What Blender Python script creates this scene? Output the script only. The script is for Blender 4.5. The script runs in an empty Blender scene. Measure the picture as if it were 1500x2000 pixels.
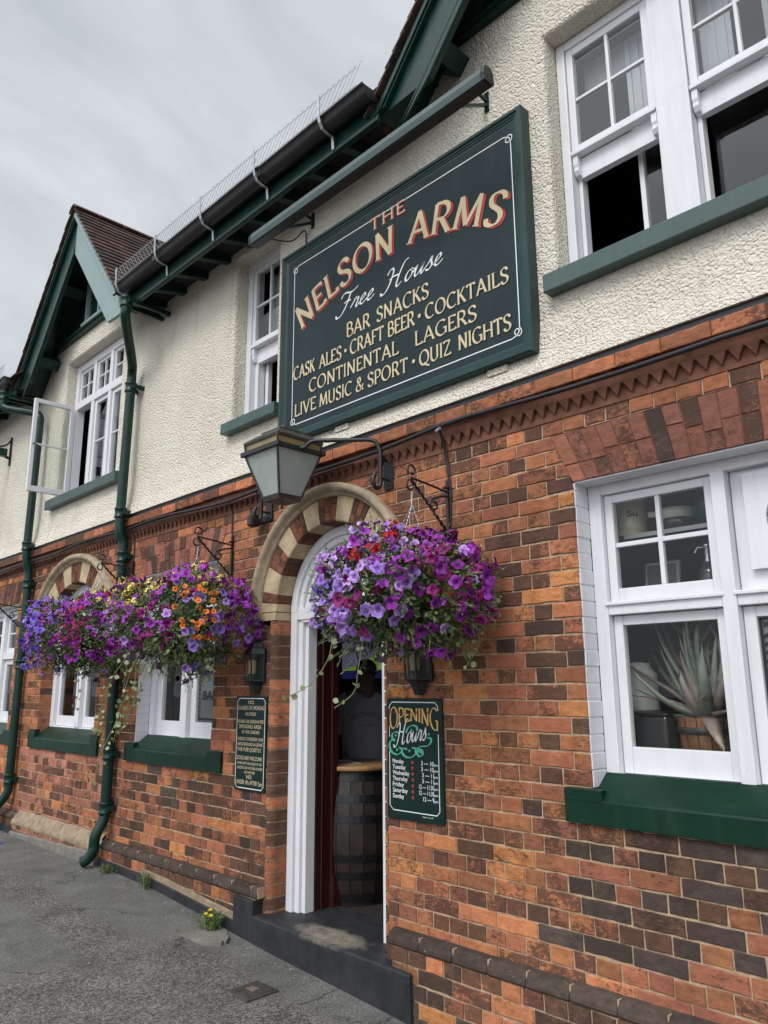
import bpy, math, random
import numpy as np
from mathutils import Vector, Matrix
R = math.radians
S = bpy.context.scene
COL = S.collection

# ------------------------------------------------------------------ camera
cam = bpy.data.cameras.new('camera')
camo = bpy.data.objects.new('camera', cam); COL.objects.link(camo); S.camera = camo
cam.sensor_fit = 'HORIZONTAL'; cam.sensor_width = 36.0; cam.lens = 36 * 1493.9 / 1500
cam.clip_start = 0.05; cam.clip_end = 500
CP = Vector((3.65, -3.143, 1.65))
_p, _t, _r = 0.79817, 0.22324, -0.00696
_F = Vector((-math.sin(_p) * math.cos(_t), math.cos(_p) * math.cos(_t), math.sin(_t)))
_R0 = Vector((math.cos(_p), math.sin(_p), 0)); _U0 = _R0.cross(_F)
_R = math.cos(_r) * _R0 + math.sin(_r) * _U0; _U = -math.sin(_r) * _R0 + math.cos(_r) * _U0
m = Matrix((( _R.x, _U.x, -_F.x, CP.x), (_R.y, _U.y, -_F.y, CP.y), (_R.z, _U.z, -_F.z, CP.z), (0, 0, 0, 1)))
camo.matrix_world = m

# ------------------------------------------------------------------ world, sun, exposure
SUN_DIR = Vector((0.22, -0.95, 1.05)).normalized()
w = bpy.data.worlds.new('World'); S.world = w; w.use_nodes = True
nt = w.node_tree; nt.nodes.clear()
def N(nt, t, **k):
    n = nt.nodes.new(t)
    for a, b in k.items():
        if a in n.inputs: n.inputs[a].default_value = b
        else: setattr(n, a, b)
    return n
L = lambda nt, a, b: nt.links.new(a, b)
out = N(nt, 'ShaderNodeOutputWorld')
sky = N(nt, 'ShaderNodeTexSky', sky_type='NISHITA', sun_disc=False)
sky.sun_elevation = math.asin(SUN_DIR.z); sky.sun_rotation = math.atan2(SUN_DIR.x, SUN_DIR.y)
bg1 = N(nt, 'ShaderNodeBackground', Strength=0.06); L(nt, sky.outputs[0], bg1.inputs[0])
tc = N(nt, 'ShaderNodeTexCoord')
mp = N(nt, 'ShaderNodeMapping'); mp.inputs['Scale'].default_value = (1.0, 1.0, 2.2)
L(nt, tc.outputs['Generated'], mp.inputs[0])
n1 = N(nt, 'ShaderNodeTexNoise', Scale=1.7, Detail=6.0, Roughness=0.55, Distortion=0.6); L(nt, mp.outputs[0], n1.inputs[0])
cr = N(nt, 'ShaderNodeValToRGB'); L(nt, n1.outputs[0], cr.inputs[0])
cr.color_ramp.elements[0].position = 0.36; cr.color_ramp.elements[0].color = (0.47, 0.52, 0.58, 1)
cr.color_ramp.elements[1].position = 0.68; cr.color_ramp.elements[1].color = (0.86, 0.88, 0.92, 1)
# the cloud layer is brighter towards the veiled sun and the zenith
dt = N(nt, 'ShaderNodeVectorMath', operation='DOT_PRODUCT'); L(nt, tc.outputs['Generated'], dt.inputs[0]); dt.inputs[1].default_value = SUN_DIR
mr = N(nt, 'ShaderNodeMapRange', interpolation_type='SMOOTHSTEP'); L(nt, dt.outputs['Value'], mr.inputs[0])
mr.inputs[1].default_value = 0.3; mr.inputs[2].default_value = 0.95; mr.inputs[3].default_value = 0.96; mr.inputs[4].default_value = 2.5
bg2 = N(nt, 'ShaderNodeBackground'); L(nt, cr.outputs[0], bg2.inputs[0]); L(nt, mr.outputs[0], bg2.inputs[1])
mx = N(nt, 'ShaderNodeMixShader'); mx.inputs[0].default_value = 0.93
L(nt, bg1.outputs[0], mx.inputs[1]); L(nt, bg2.outputs[0], mx.inputs[2]); L(nt, mx.outputs[0], out.inputs[0])

sl = bpy.data.lights.new('sun', 'SUN'); sl.energy = 1.5; sl.angle = R(22); sl.color = (1.0, 0.97, 0.93)
so = bpy.data.objects.new('sun', sl); COL.objects.link(so); so.location = (4, -8, 12)
so.rotation_euler = SUN_DIR.to_track_quat('Z', 'Y').to_euler()
S.view_settings.view_transform = 'Standard'; S.view_settings.look = 'None'
S.view_settings.exposure = 0.15; S.view_settings.gamma = 1.0
S.render.resolution_x = 768; S.render.resolution_y = 1024
S.cycles.use_denoising = True
S.cycles.max_bounces = 8; S.cycles.transparent_max_bounces = 16

# ------------------------------------------------------------------ materials
def mat(name, col, rough=0.5, spec=0.5, metal=0.0, var=0.0, vscale=8.0, bump=0.0, bscale=40.0, bdist=0.004, attr=None, col2=None, emit=None, coat=0.0, wear=None):
    m = bpy.data.materials.new(name); m.use_nodes = True
    nt = m.node_tree; b = nt.nodes['Principled BSDF']
    b.inputs['Roughness'].default_value = rough; b.inputs['Metallic'].default_value = metal
    b.inputs['Specular IOR Level'].default_value = spec
    if coat: b.inputs['Coat Weight'].default_value = coat; b.inputs['Coat Roughness'].default_value = 0.15
    tc = N(nt, 'ShaderNodeTexCoord')
    src = None
    if attr:
        a = N(nt, 'ShaderNodeAttribute', attribute_name=attr); src = a.outputs['Color']
    if var or col2:
        n = N(nt, 'ShaderNodeTexNoise', Scale=vscale, Detail=6.0, Roughness=0.6); L(nt, tc.outputs['Object'], n.inputs[0])
        r = N(nt, 'ShaderNodeMapRange'); L(nt, n.outputs[0], r.inputs[0]); r.inputs[1].default_value = 0.3; r.inputs[2].default_value = 0.7
        mix = N(nt, 'ShaderNodeMix', data_type='RGBA')
        L(nt, r.outputs[0], mix.inputs['Factor'])
        if src is None:
            mix.inputs['A'].default_value = (*[c * (1 - var) for c in col], 1)
            mix.inputs['B'].default_value = (*(col2 if col2 else [min(1, c * (1 + var)) for c in col]), 1)
            src = mix.outputs['Result']
        else:
            mix.blend_type = 'MULTIPLY'; mix.inputs['Factor'].default_value = 1
            nt.links.remove(mix.inputs['Factor'].links[0])
            c2 = N(nt, 'ShaderNodeMapRange'); L(nt, n.outputs[0], c2.inputs[0]); c2.inputs[1].default_value = 0.3; c2.inputs[2].default_value = 0.7
            c2.inputs[3].default_value = 1 - var; c2.inputs[4].default_value = 1 + var
            L(nt, src, mix.inputs['A']); L(nt, c2.outputs[0], mix.inputs['B']); src = mix.outputs['Result']
    if wear:
        if src is None: q = N(nt, 'ShaderNodeRGB'); q.outputs[0].default_value = (*col, 1); src = q.outputs[0]
        mpw = N(nt, 'ShaderNodeMapping'); mpw.inputs['Scale'].default_value = (14.0, 14.0, 1.2); L(nt, tc.outputs['Object'], mpw.inputs[0])
        n5 = N(nt, 'ShaderNodeTexNoise', Scale=1.0, Detail=6.0, Roughness=0.7); L(nt, mpw.outputs[0], n5.inputs[0])
        r5 = N(nt, 'ShaderNodeMapRange'); L(nt, n5.outputs[0], r5.inputs[0]); r5.inputs[1].default_value = 0.5; r5.inputs[2].default_value = 0.8; r5.inputs[4].default_value = wear[1]
        m5 = N(nt, 'ShaderNodeMix', data_type='RGBA'); L(nt, r5.outputs[0], m5.inputs['Factor']); L(nt, src, m5.inputs['A']); m5.inputs['B'].default_value = (*wear[0], 1)
        n6 = N(nt, 'ShaderNodeTexNoise', Scale=55.0, Detail=4.0, Roughness=0.7); L(nt, tc.outputs['Object'], n6.inputs[0])
        r6 = N(nt, 'ShaderNodeMapRange'); L(nt, n6.outputs[0], r6.inputs[0]); r6.inputs[1].default_value = 0.69; r6.inputs[2].default_value = 0.72; r6.inputs[4].default_value = 0.7
        m6 = N(nt, 'ShaderNodeMix', data_type='RGBA'); L(nt, r6.outputs[0], m6.inputs['Factor']); L(nt, m5.outputs['Result'], m6.inputs['A']); m6.inputs['B'].default_value = (*wear[2], 1); src = m6.outputs['Result']
    if src is not None: L(nt, src, b.inputs['Base Color'])
    else: b.inputs['Base Color'].default_value = (*col, 1)
    if bump:
        n = N(nt, 'ShaderNodeTexNoise', Scale=bscale, Detail=5.0, Roughness=0.6); L(nt, tc.outputs['Object'], n.inputs[0])
        bp = N(nt, 'ShaderNodeBump', Strength=bump, Distance=bdist); L(nt, n.outputs[0], bp.inputs['Height']); L(nt, bp.outputs[0], b.inputs['Normal'])
    if emit:
        b.inputs['Emission Color'].default_value = (*emit[0], 1); b.inputs['Emission Strength'].default_value = emit[1]
    return m

def brick_material():
    m = mat('brick', (1, 1, 1), 0.9, 0.12)
    nt = m.node_tree; b = nt.nodes['Principled BSDF']
    a = N(nt, 'ShaderNodeAttribute', attribute_name='Col')
    tc = N(nt, 'ShaderNodeTexCoord')
    mp = N(nt, 'ShaderNodeMapping'); mp.inputs['Scale'].default_value = (1.0, 1.0, 1.8); L(nt, tc.outputs['Object'], mp.inputs[0])
    n = N(nt, 'ShaderNodeTexNoise', Scale=16.0, Detail=8.0, Roughness=0.7); L(nt, mp.outputs[0], n.inputs[0])
    r = N(nt, 'ShaderNodeMapRange'); L(nt, n.outputs[0], r.inputs[0])
    r.inputs[1].default_value = 0.3; r.inputs[2].default_value = 0.7; r.inputs[3].default_value = 0.62; r.inputs[4].default_value = 1.3
    mul = N(nt, 'ShaderNodeMix', data_type='RGBA', blend_type='MULTIPLY'); mul.inputs['Factor'].default_value = 1
    L(nt, a.outputs['Color'], mul.inputs['A']); L(nt, r.outputs[0], mul.inputs['B'])
    # burnt skin left in patches on the faces
    n2 = N(nt, 'ShaderNodeTexNoise', Scale=38.0, Detail=9.0, Roughness=0.75, Distortion=0.8); L(nt, mp.outputs[0], n2.inputs[0])
    n2b = N(nt, 'ShaderNodeTexNoise', Scale=11.0, Detail=3.0); L(nt, tc.outputs['Object'], n2b.inputs[0])
    ad0 = N(nt, 'ShaderNodeMath', operation='MULTIPLY_ADD'); L(nt, a.outputs['Alpha'], ad0.inputs[0]); ad0.inputs[1].default_value = 0.42; L(nt, n2.outputs[0], ad0.inputs[2])
    ad = N(nt, 'ShaderNodeMath', operation='MULTIPLY_ADD'); L(nt, n2b.outputs[0], ad.inputs[0]); ad.inputs[1].default_value = 0.5; L(nt, ad0.outputs[0], ad.inputs[2])
    r2 = N(nt, 'ShaderNodeMapRange'); L(nt, ad.outputs[0], r2.inputs[0]); r2.inputs[1].default_value = 0.93; r2.inputs[2].default_value = 1.04; r2.inputs[4].default_value = 0.8
    dk = N(nt, 'ShaderNodeMix', data_type='RGBA'); L(nt, r2.outputs[0], dk.inputs['Factor']); L(nt, mul.outputs['Result'], dk.inputs['A']); dk.inputs['B'].default_value = (0.05, 0.036, 0.03, 1)
    # lime and paint flecks
    n3 = N(nt, 'ShaderNodeTexNoise', Scale=70.0, Detail=3.0, Roughness=0.6); L(nt, tc.outputs['Object'], n3.inputs[0])
    r3 = N(nt, 'ShaderNodeMapRange'); L(nt, n3.outputs[0], r3.inputs[0]); r3.inputs[1].default_value = 0.705; r3.inputs[2].default_value = 0.74; r3.inputs[4].default_value = 0.6
    fl = N(nt, 'ShaderNodeMix', data_type='RGBA'); L(nt, r3.outputs[0], fl.inputs['Factor']); L(nt, dk.outputs['Result'], fl.inputs['A']); fl.inputs['B'].default_value = (0.5, 0.45, 0.38, 1)
    ng = N(nt, 'ShaderNodeTexNoise', Scale=1.3, Detail=5.0, Roughness=0.65); L(nt, tc.outputs['Object'], ng.inputs[0])
    rg = N(nt, 'ShaderNodeMapRange'); L(nt, ng.outputs[0], rg.inputs[0]); rg.inputs[1].default_value = 0.36; rg.inputs[2].default_value = 0.62; rg.inputs[3].default_value = 0.86; rg.inputs[4].default_value = 1.16
    gm = N(nt, 'ShaderNodeMix', data_type='RGBA', blend_type='MULTIPLY'); gm.inputs['Factor'].default_value = 1; L(nt, fl.outputs['Result'], gm.inputs['A']); L(nt, rg.outputs[0], gm.inputs['B'])
    L(nt, gm.outputs['Result'], b.inputs['Base Color'])
    bp = N(nt, 'ShaderNodeBump', Strength=0.75, Distance=0.006); L(nt, n.outputs[0], bp.inputs['Height'])
    bp2 = N(nt, 'ShaderNodeBump', Strength=0.5, Distance=0.003); L(nt, n2.outputs[0], bp2.inputs['Height']); L(nt, bp.outputs[0], bp2.inputs['Normal'])
    L(nt, bp2.outputs[0], b.inputs['Normal'])
    return m

def roughcast_material():
    m = mat('cream_roughcast', (0.8, 0.8, 0.8), 0.9, 0.2)
    nt = m.node_tree; b = nt.nodes['Principled BSDF']; tc = N(nt, 'ShaderNodeTexCoord')
    n = N(nt, 'ShaderNodeTexNoise', Scale=1.6, Detail=5.0, Roughness=0.6); L(nt, tc.outputs['Object'], n.inputs[0])
    cr = N(nt, 'ShaderNodeValToRGB'); L(nt, n.outputs[0], cr.inputs[0])
    cr.color_ramp.elements[0].position = 0.3; cr.color_ramp.elements[0].color = (0.80, 0.735, 0.60, 1)
    cr.color_ramp.elements[1].position = 0.7; cr.color_ramp.elements[1].color = (0.90, 0.845, 0.72, 1)
    mps = N(nt, 'ShaderNodeMapping'); mps.inputs['Scale'].default_value = (9.0, 1.0, 0.7); L(nt, tc.outputs['Object'], mps.inputs[0])
    ns_ = N(nt, 'ShaderNodeTexNoise', Scale=1.0, Detail=5.0, Roughness=0.6); L(nt, mps.outputs[0], ns_.inputs[0])
    rs_ = N(nt, 'ShaderNodeMapRange'); L(nt, ns_.outputs[0], rs_.inputs[0]); rs_.inputs[1].default_value = 0.56; rs_.inputs[2].default_value = 0.75; rs_.inputs[3].default_value = 1.0; rs_.inputs[4].default_value = 0.86
    ms_ = N(nt, 'ShaderNodeMix', data_type='RGBA', blend_type='MULTIPLY'); ms_.inputs['Factor'].default_value = 1; L(nt, cr.outputs[0], ms_.inputs['A']); L(nt, rs_.outputs[0], ms_.inputs['B'])
    L(nt, ms_.outputs['Result'], b.inputs['Base Color'])
    n1 = N(nt, 'ShaderNodeTexNoise', Scale=80.0, Detail=5.0, Roughness=0.6); L(nt, tc.outputs['Object'], n1.inputs[0])
    v = N(nt, 'ShaderNodeTexVoronoi', Scale=70.0); v.feature = 'SMOOTH_F1'; v.inputs['Smoothness'].default_value = 0.6
    nd = N(nt, 'ShaderNodeTexNoise', Scale=20.0, Detail=2.0); L(nt, tc.outputs['Object'], nd.inputs[0])
    vm = N(nt, 'ShaderNodeVectorMath', operation='MULTIPLY_ADD'); L(nt, nd.outputs['Color'], vm.inputs[0]); vm.inputs[1].default_value = (0.03, 0.03, 0.03); L(nt, tc.outputs['Object'], vm.inputs[2])
    L(nt, vm.outputs[0], v.inputs['Vector'])
    s = N(nt, 'ShaderNodeMath', operation='MULTIPLY_ADD'); L(nt, v.outputs['Distance'], s.inputs[0]); s.inputs[1].default_value = -0.9; L(nt, n1.outputs[0], s.inputs[2])
    bp = N(nt, 'ShaderNodeBump', Strength=1.0, Distance=0.023); L(nt, s.outputs[0], bp.inputs['Height']); L(nt, bp.outputs[0], b.inputs['Normal'])
    return m

def asphalt_material():
    m = mat('asphalt', (0.06, 0.06, 0.06), 0.9, 0.3)
    nt = m.node_tree; b = nt.nodes['Principled BSDF']; tc = N(nt, 'ShaderNodeTexCoord')
    O = tc.outputs['Object']
    sp = N(nt, 'ShaderNodeSeparateXYZ'); L(nt, O, sp.inputs[0])
    nd = N(nt, 'ShaderNodeTexNoise', Scale=2.2, Detail=5.0, Roughness=0.6); L(nt, O, nd.inputs[0])
    def math2(op, a, bb):
        n = N(nt, 'ShaderNodeMath', operation=op)
        for i, q in enumerate((a, bb)):
            if isinstance(q, (int, float)): n.inputs[i].default_value = q
            else: L(nt, q, n.inputs[i])
        return n.outputs[0]
    def rng(v, a, c, d0=0.0, d1=1.0):
        r = N(nt, 'ShaderNodeMapRange'); L(nt, v, r.inputs[0]); r.inputs[1].default_value = a; r.inputs[2].default_value = c; r.inputs[3].default_value = d0; r.inputs[4].default_value = d1
        return r.outputs[0]
    wob = math2('MULTIPLY', math2('SUBTRACT', nd.outputs[0], 0.5), 0.34)
    y2 = math2('ADD', sp.outputs['Y'], wob); x2 = math2('ADD', sp.outputs['X'], wob)
    # re-laid trench strip of coarse chippings along the wall, opening out to the right
    band = math2('MULTIPLY', rng(y2, -1.02, -0.93), rng(y2, -0.58, -0.67))
    right = math2('MULTIPLY', rng(x2, -1.25, -0.95), rng(y2, -0.30, -0.40))
    coarse = math2('MAXIMUM', band, right)
    c1 = N(nt, 'ShaderNodeTexNoise', Scale=150.0, Detail=3.0, Roughness=0.7); L(nt, O, c1.inputs[0])
    v = N(nt, 'ShaderNodeTexVoronoi', Scale=125.0); L(nt, O, v.inputs['Vector'])
    big = N(nt, 'ShaderNodeTexNoise', Scale=3.5, Detail=6.0, Roughness=0.65); L(nt, O, big.inputs[0])
    fine = N(nt, 'ShaderNodeValToRGB'); L(nt, c1.outputs[0], fine.inputs[0])
    fine.color_ramp.elements[0].position = 0.40; fine.color_ramp.elements[0].color = (0.07, 0.069, 0.064, 1)
    fine.color_ramp.elements[1].position = 0.64; fine.color_ramp.elements[1].color = (0.20, 0.197, 0.182, 1)
    chips = N(nt, 'ShaderNodeMix', data_type='RGBA'); L(nt, rng(v.outputs['Color'], 0.3, 1.0), chips.inputs['Factor'])
    chips.inputs['A'].default_value = (0.066, 0.061, 0.057, 1); chips.inputs['B'].default_value = (0.30, 0.275, 0.25, 1)
    mx = N(nt, 'ShaderNodeMix', data_type='RGBA'); L(nt, coarse, mx.inputs['Factor']); L(nt, fine.outputs[0], mx.inputs['A']); L(nt, chips.outputs['Result'], mx.inputs['B'])
    mu = N(nt, 'ShaderNodeMix', data_type='RGBA', blend_type='MULTIPLY'); mu.inputs['Factor'].default_value = 1
    L(nt, mx.outputs['Result'], mu.inputs['A']); L(nt, rng(big.outputs[0], 0.3, 0.7, 0.72, 1.25), mu.inputs['B'])
    # pale grit and dust scattered on the surface
    g = N(nt, 'ShaderNodeTexNoise', Scale=60.0, Detail=2.0, Roughness=0.5); L(nt, O, g.inputs[0])
    gf = math2('MULTIPLY', rng(g.outputs[0], 0.68, 0.72), rng(big.outputs[0], 0.42, 0.6))
    mg = N(nt, 'ShaderNodeMix', data_type='RGBA'); L(nt, gf, mg.inputs['Factor']); L(nt, mu.outputs['Result'], mg.inputs['A']); mg.inputs['B'].default_value = (0.36, 0.34, 0.30, 1)
    ve = N(nt, 'ShaderNodeTexVoronoi', Scale=0.75); ve.feature = 'DISTANCE_TO_EDGE'
    wv = N(nt, 'ShaderNodeVectorMath', operation='MULTIPLY_ADD'); L(nt, big.outputs['Color'], wv.inputs[0]); wv.inputs[1].default_value = (.35, .35, .35); L(nt, O, wv.inputs[2]); L(nt, wv.outputs[0], ve.inputs['Vector'])
    ck = math2('MULTIPLY', rng(ve.outputs['Distance'], .008, .002), rng(nd.outputs[0], .48, .56))
    gum = N(nt, 'ShaderNodeTexVoronoi', Scale=3.2); L(nt, O, gum.inputs['Vector']); gm = math2('MULTIPLY', rng(gum.outputs['Distance'], .055, .045), 0.35)
    m7 = N(nt, 'ShaderNodeMix', data_type='RGBA'); L(nt, math2('MULTIPLY', ck, 0.75), m7.inputs['Factor']); L(nt, mg.outputs['Result'], m7.inputs['A']); m7.inputs['B'].default_value = (0.03, 0.028, 0.026, 1)
    m8 = N(nt, 'ShaderNodeMix', data_type='RGBA'); L(nt, gm, m8.inputs['Factor']); L(nt, m7.outputs['Result'], m8.inputs['A']); m8.inputs['B'].default_value = (0.05, 0.05, 0.05, 1)
    L(nt, m8.outputs['Result'], b.inputs['Base Color'])
    h = math2('ADD', math2('MULTIPLY', v.outputs['Distance'], math2('ADD', coarse, 0.25)), math2('MULTIPLY', c1.outputs[0], 0.8))
    bp = N(nt, 'ShaderNodeBump', Strength=0.8, Distance=0.006); L(nt, h, bp.inputs['Height']); L(nt, bp.outputs[0], b.inputs['Normal'])
    return m

def glass_material(name, tint=(0.93, 0.95, 0.95), ior=1.6, rough=0.0):
    m = bpy.data.materials.new(name); m.use_nodes = True; nt = m.node_tree; nt.nodes.clear()
    o = N(nt, 'ShaderNodeOutputMaterial'); t = N(nt, 'ShaderNodeBsdfTransparent', Color=(*tint, 1)); g = N(nt, 'ShaderNodeBsdfGlossy', Roughness=rough); ge = N(nt, 'ShaderNodeNewGeometry'); mk = N(nt, 'ShaderNodeMath', operation='MULTIPLY_ADD'); mk.inputs[1].default_value = -1.0; mk.inputs[2].default_value = 1.0; L(nt, ge.outputs['Backfacing'], mk.inputs[0]); mm = N(nt, 'ShaderNodeMath', operation='MULTIPLY')
    fr = N(nt, 'ShaderNodeFresnel', IOR=ior); mx = N(nt, 'ShaderNodeMixShader')
    tc = N(nt, 'ShaderNodeTexCoord'); n = N(nt, 'ShaderNodeTexNoise', Scale=2.5, Detail=1.0); L(nt, tc.outputs['Object'], n.inputs[0])
    bp = N(nt, 'ShaderNodeBump', Strength=0.12, Distance=0.02); L(nt, n.outputs[0], bp.inputs['Height']); L(nt, bp.outputs[0], g.inputs['Normal'])
    L(nt, fr.outputs[0], mm.inputs[0]); L(nt, mk.outputs[0], mm.inputs[1]); L(nt, mm.outputs[0], mx.inputs[0]); L(nt, t.outputs[0], mx.inputs[1]); L(nt, g.outputs[0], mx.inputs[2]); L(nt, mx.outputs[0], o.inputs[0])
    return m

M = {}
M['brick'] = brick_material()
M['mortar'] = mat('mortar', (0.42, 0.30, 0.195), 0.95, 0.1, var=0.3, vscale=30, bump=0.6, bscale=160)
M['mortar_red'] = mat('red_putty_joint', (0.17, 0.08, 0.055), 0.95, 0.1, var=0.25, vscale=30)
M['render'] = roughcast_material()
M['asphalt'] = asphalt_material()
M['stone'] = mat('cream_stone', (0.44, 0.345, 0.215), 0.85, 0.2, var=0.28, vscale=9, bump=0.4, bscale=60, attr=None)
M['hood'] = mat('weathered_stone_hood', (0.33, 0.265, 0.18), 0.85, 0.2, var=0.35, vscale=11, bump=0.5, bscale=50)
M['terracotta'] = mat('red_moulded_brick', (0.155, 0.068, 0.045), 0.85, 0.2, var=0.35, vscale=14, bump=0.5, bscale=60)
M['white'] = mat('white_gloss_paint', (0.69, 0.69, 0.71), 0.38, 0.45, var=0.035, vscale=5, bump=0.15, bscale=25, bdist=0.003, wear=((.42, .40, .36), .35, (.40, .38, .34)))
M['whitebrick'] = mat('white_painted_brick', (0.66, 0.66, 0.68), 0.5, 0.4, var=0.05, vscale=9, bump=0.6, bscale=22, bdist=0.006, wear=((.38, .36, .32), .4, (.38, .36, .32)))
M['green'] = mat('dark_green_gloss', (0.006, 0.030, 0.022), 0.3, 0.3, var=0.2, vscale=4, bump=0.12, bscale=18, bdist=0.003, wear=((.05, .075, .06), .45, (.12, .14, .12)))
M['greensill'] = mat('dark_green_sill_paint', (0.004, 0.026, 0.015), 0.32, 0.25, var=0.2, vscale=5, bump=0.35, bscale=14, bdist=0.004, wear=((.04, .06, .045), .4, (.10, .12, .10)))
M['greentop'] = mat('grey_green_sill_paint', (0.04, 0.075, 0.067), 0.4, 0.5, var=0.12, vscale=6, wear=((.10, .13, .12), .4, (.16, .19, .17)))
M['greenpale'] = mat('pale_green_paint_and_sky_sheen', (0.24, 0.31, 0.30), 0.5, 0.4, var=0.06, vscale=3, wear=((.17, .21, .20), .4, (.12, .15, .14)))  # gable window paint; on the bargeboard it stands in for sky reflection
M['signgreen'] = mat('sign_board_green', (0.016, 0.030, 0.032), 0.45, 0.16, var=0.12, vscale=3, wear=((.035, .048, .048), .35, (.06, .07, .07)))
M['signframe'] = mat('sign_frame_green', (0.014, 0.040, 0.037), 0.38, 0.3, var=0.15, vscale=6, wear=((.04, .06, .055), .4, (.09, .11, .10)))
M['lightbar'] = mat('grey_green_metal', (0.035, 0.065, 0.06), 0.4, 0.5, var=0.12, vscale=5)
M['smallsign'] = mat('small_sign_green', (0.006, 0.022, 0.019), 0.45, 0.2, var=0.15, vscale=9)
M['cream'] = mat('cream_lettering', (0.60, 0.49, 0.31), 0.6, 0.3, var=0.06, vscale=20)
M['redletter'] = mat('red_lettering', (0.42, 0.045, 0.045), 0.6, 0.3, var=0.1, vscale=20)
M['whiteletter'] = mat('white_lettering', (0.75, 0.76, 0.74), 0.6, 0.3)
M['gold'] = mat('gold_lettering', (0.62, 0.38, 0.12), 0.5, 0.4, var=0.12, vscale=30)
M['teal'] = mat('teal_scroll', (0.10, 0.42, 0.27), 0.6, 0.3)
M['black'] = mat('black_iron', (0.012, 0.012, 0.014), 0.42, 0.5, var=0.3, vscale=20, bump=0.2, bscale=60)
M['gutter'] = mat('black_gutter', (0.016, 0.014, 0.015), 0.35, 0.5, var=0.2, vscale=6, wear=((.05, .048, .045), .4, (.10, .10, .09)))
M['steel'] = mat('galvanised_steel', (0.42, 0.43, 0.44), 0.4, 0.5, metal=0.7, var=0.15, vscale=30)
M['blackpaint'] = mat('black_masonry_paint', (0.022, 0.023, 0.026), 0.6, 0.4, var=0.45, vscale=8, bump=0.5, bscale=30)
def worn_step():
    m = mat('worn_black_step_paint', (0.022, 0.023, 0.026), 0.6, 0.4, var=0.45, vscale=8, bump=0.5, bscale=30); nt = m.node_tree; b = nt.nodes['Principled BSDF']
    src = b.inputs['Base Color'].links[0].from_socket; tc = N(nt, 'ShaderNodeTexCoord'); mp = N(nt, 'ShaderNodeMapping'); L(nt, tc.outputs['Object'], mp.inputs[0])
    mp.inputs['Location'].default_value = (.06 * 3.0, -.02 * 8, 0); mp.inputs['Scale'].default_value = (3.0, 8.0, 0)
    ln = N(nt, 'ShaderNodeVectorMath', operation='LENGTH'); L(nt, mp.outputs[0], ln.inputs[0]); n = N(nt, 'ShaderNodeTexNoise', Scale=13.0, Detail=7.0, Roughness=0.7); L(nt, tc.outputs['Object'], n.inputs[0])
    ad = N(nt, 'ShaderNodeMath', operation='MULTIPLY_ADD'); L(nt, n.outputs[0], ad.inputs[0]); ad.inputs[1].default_value = 1.3; L(nt, ln.outputs['Value'], ad.inputs[2])
    r = N(nt, 'ShaderNodeMapRange'); L(nt, ad.outputs[0], r.inputs[0]); r.inputs[1].default_value = 1.62; r.inputs[2].default_value = 1.28
    c = N(nt, 'ShaderNodeValToRGB'); L(nt, n.outputs[0], c.inputs[0]); c.color_ramp.elements[0].color = (.12, .105, .08, 1); c.color_ramp.elements[1].color = (.27, .245, .19, 1); c.color_ramp.elements[0].position = .35; c.color_ramp.elements[1].position = .65
    sp = N(nt, 'ShaderNodeSeparateXYZ'); L(nt, tc.outputs['Object'], sp.inputs[0]); up = N(nt, 'ShaderNodeMath', operation='GREATER_THAN'); L(nt, sp.outputs['Z'], up.inputs[0]); up.inputs[1].default_value = .215
    ml = N(nt, 'ShaderNodeMath', operation='MULTIPLY'); L(nt, up.outputs[0], ml.inputs[0]); L(nt, r.outputs[0], ml.inputs[1])
    mx = N(nt, 'ShaderNodeMix', data_type='RGBA'); L(nt, ml.outputs[0], mx.inputs['Factor']); L(nt, src, mx.inputs['A']); L(nt, c.outputs[0], mx.inputs['B']); L(nt, mx.outputs['Result'], b.inputs['Base Color'])
    return m
M['step'] = worn_step()
M['worn'] = mat('worn_concrete', (0.25, 0.225, 0.17), 0.9, 0.2, var=0.35, vscale=16, bump=0.5, bscale=80)
M['concrete'] = mat('grey_concrete', (0.185, 0.172, 0.148), 0.9, 0.2, var=0.25, vscale=12, bump=0.6, bscale=60)
M['sandcement'] = mat('sandy_cement', (0.27, 0.21, 0.14), 0.9, 0.2, var=0.3, vscale=14, bump=0.7, bscale=50)
M['tile'] = mat('clay_roof_tile', (0.10, 0.055, 0.04), 0.85, 0.2, attr='Col', var=0.35, vscale=22, bump=0.6, bscale=50)
M['ridge'] = mat('clay_ridge_tile', (0.11, 0.055, 0.042), 0.8, 0.3, var=0.3, vscale=10, bump=0.4, bscale=50)
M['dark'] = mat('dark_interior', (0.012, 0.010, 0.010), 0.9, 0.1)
M['darkwood'] = mat('dark_brown_panelling', (0.022, 0.012, 0.010), 0.6, 0.3, var=0.3, vscale=9)
M['redwood'] = mat('dark_red_gloss_wood', (0.036, 0.008, 0.007), 0.35, 0.5, var=0.2, vscale=6)
M['glass'] = glass_material('window_glass', (0.95, 0.96, 0.96), 1.75)
M['glassdark'] = glass_material('old_window_glass', (0.96, 0.97, 0.96), 1.5)
M['frosted'] = mat('frosted_lamp_glass', (0.33, 0.37, 0.34), 0.45, 0.5, var=0.1, vscale=6)
M['amber'] = mat('amber_lamp_glass', (0.27, 0.205, 0.10), 0.3, 0.5, var=0.35, vscale=7)
M['bronze'] = mat('weathered_lamp_metal', (0.055, 0.05, 0.045), 0.5, 0.5, metal=0.3, var=0.5, vscale=25)
M['etched'] = mat('etched_grey_glass', (0.13, 0.145, 0.15), 0.25, 0.5, var=0.15, vscale=6)
M['curtain'] = mat('white_net_curtain', (0.55, 0.57, 0.58), 0.9, 0.1)
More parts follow.
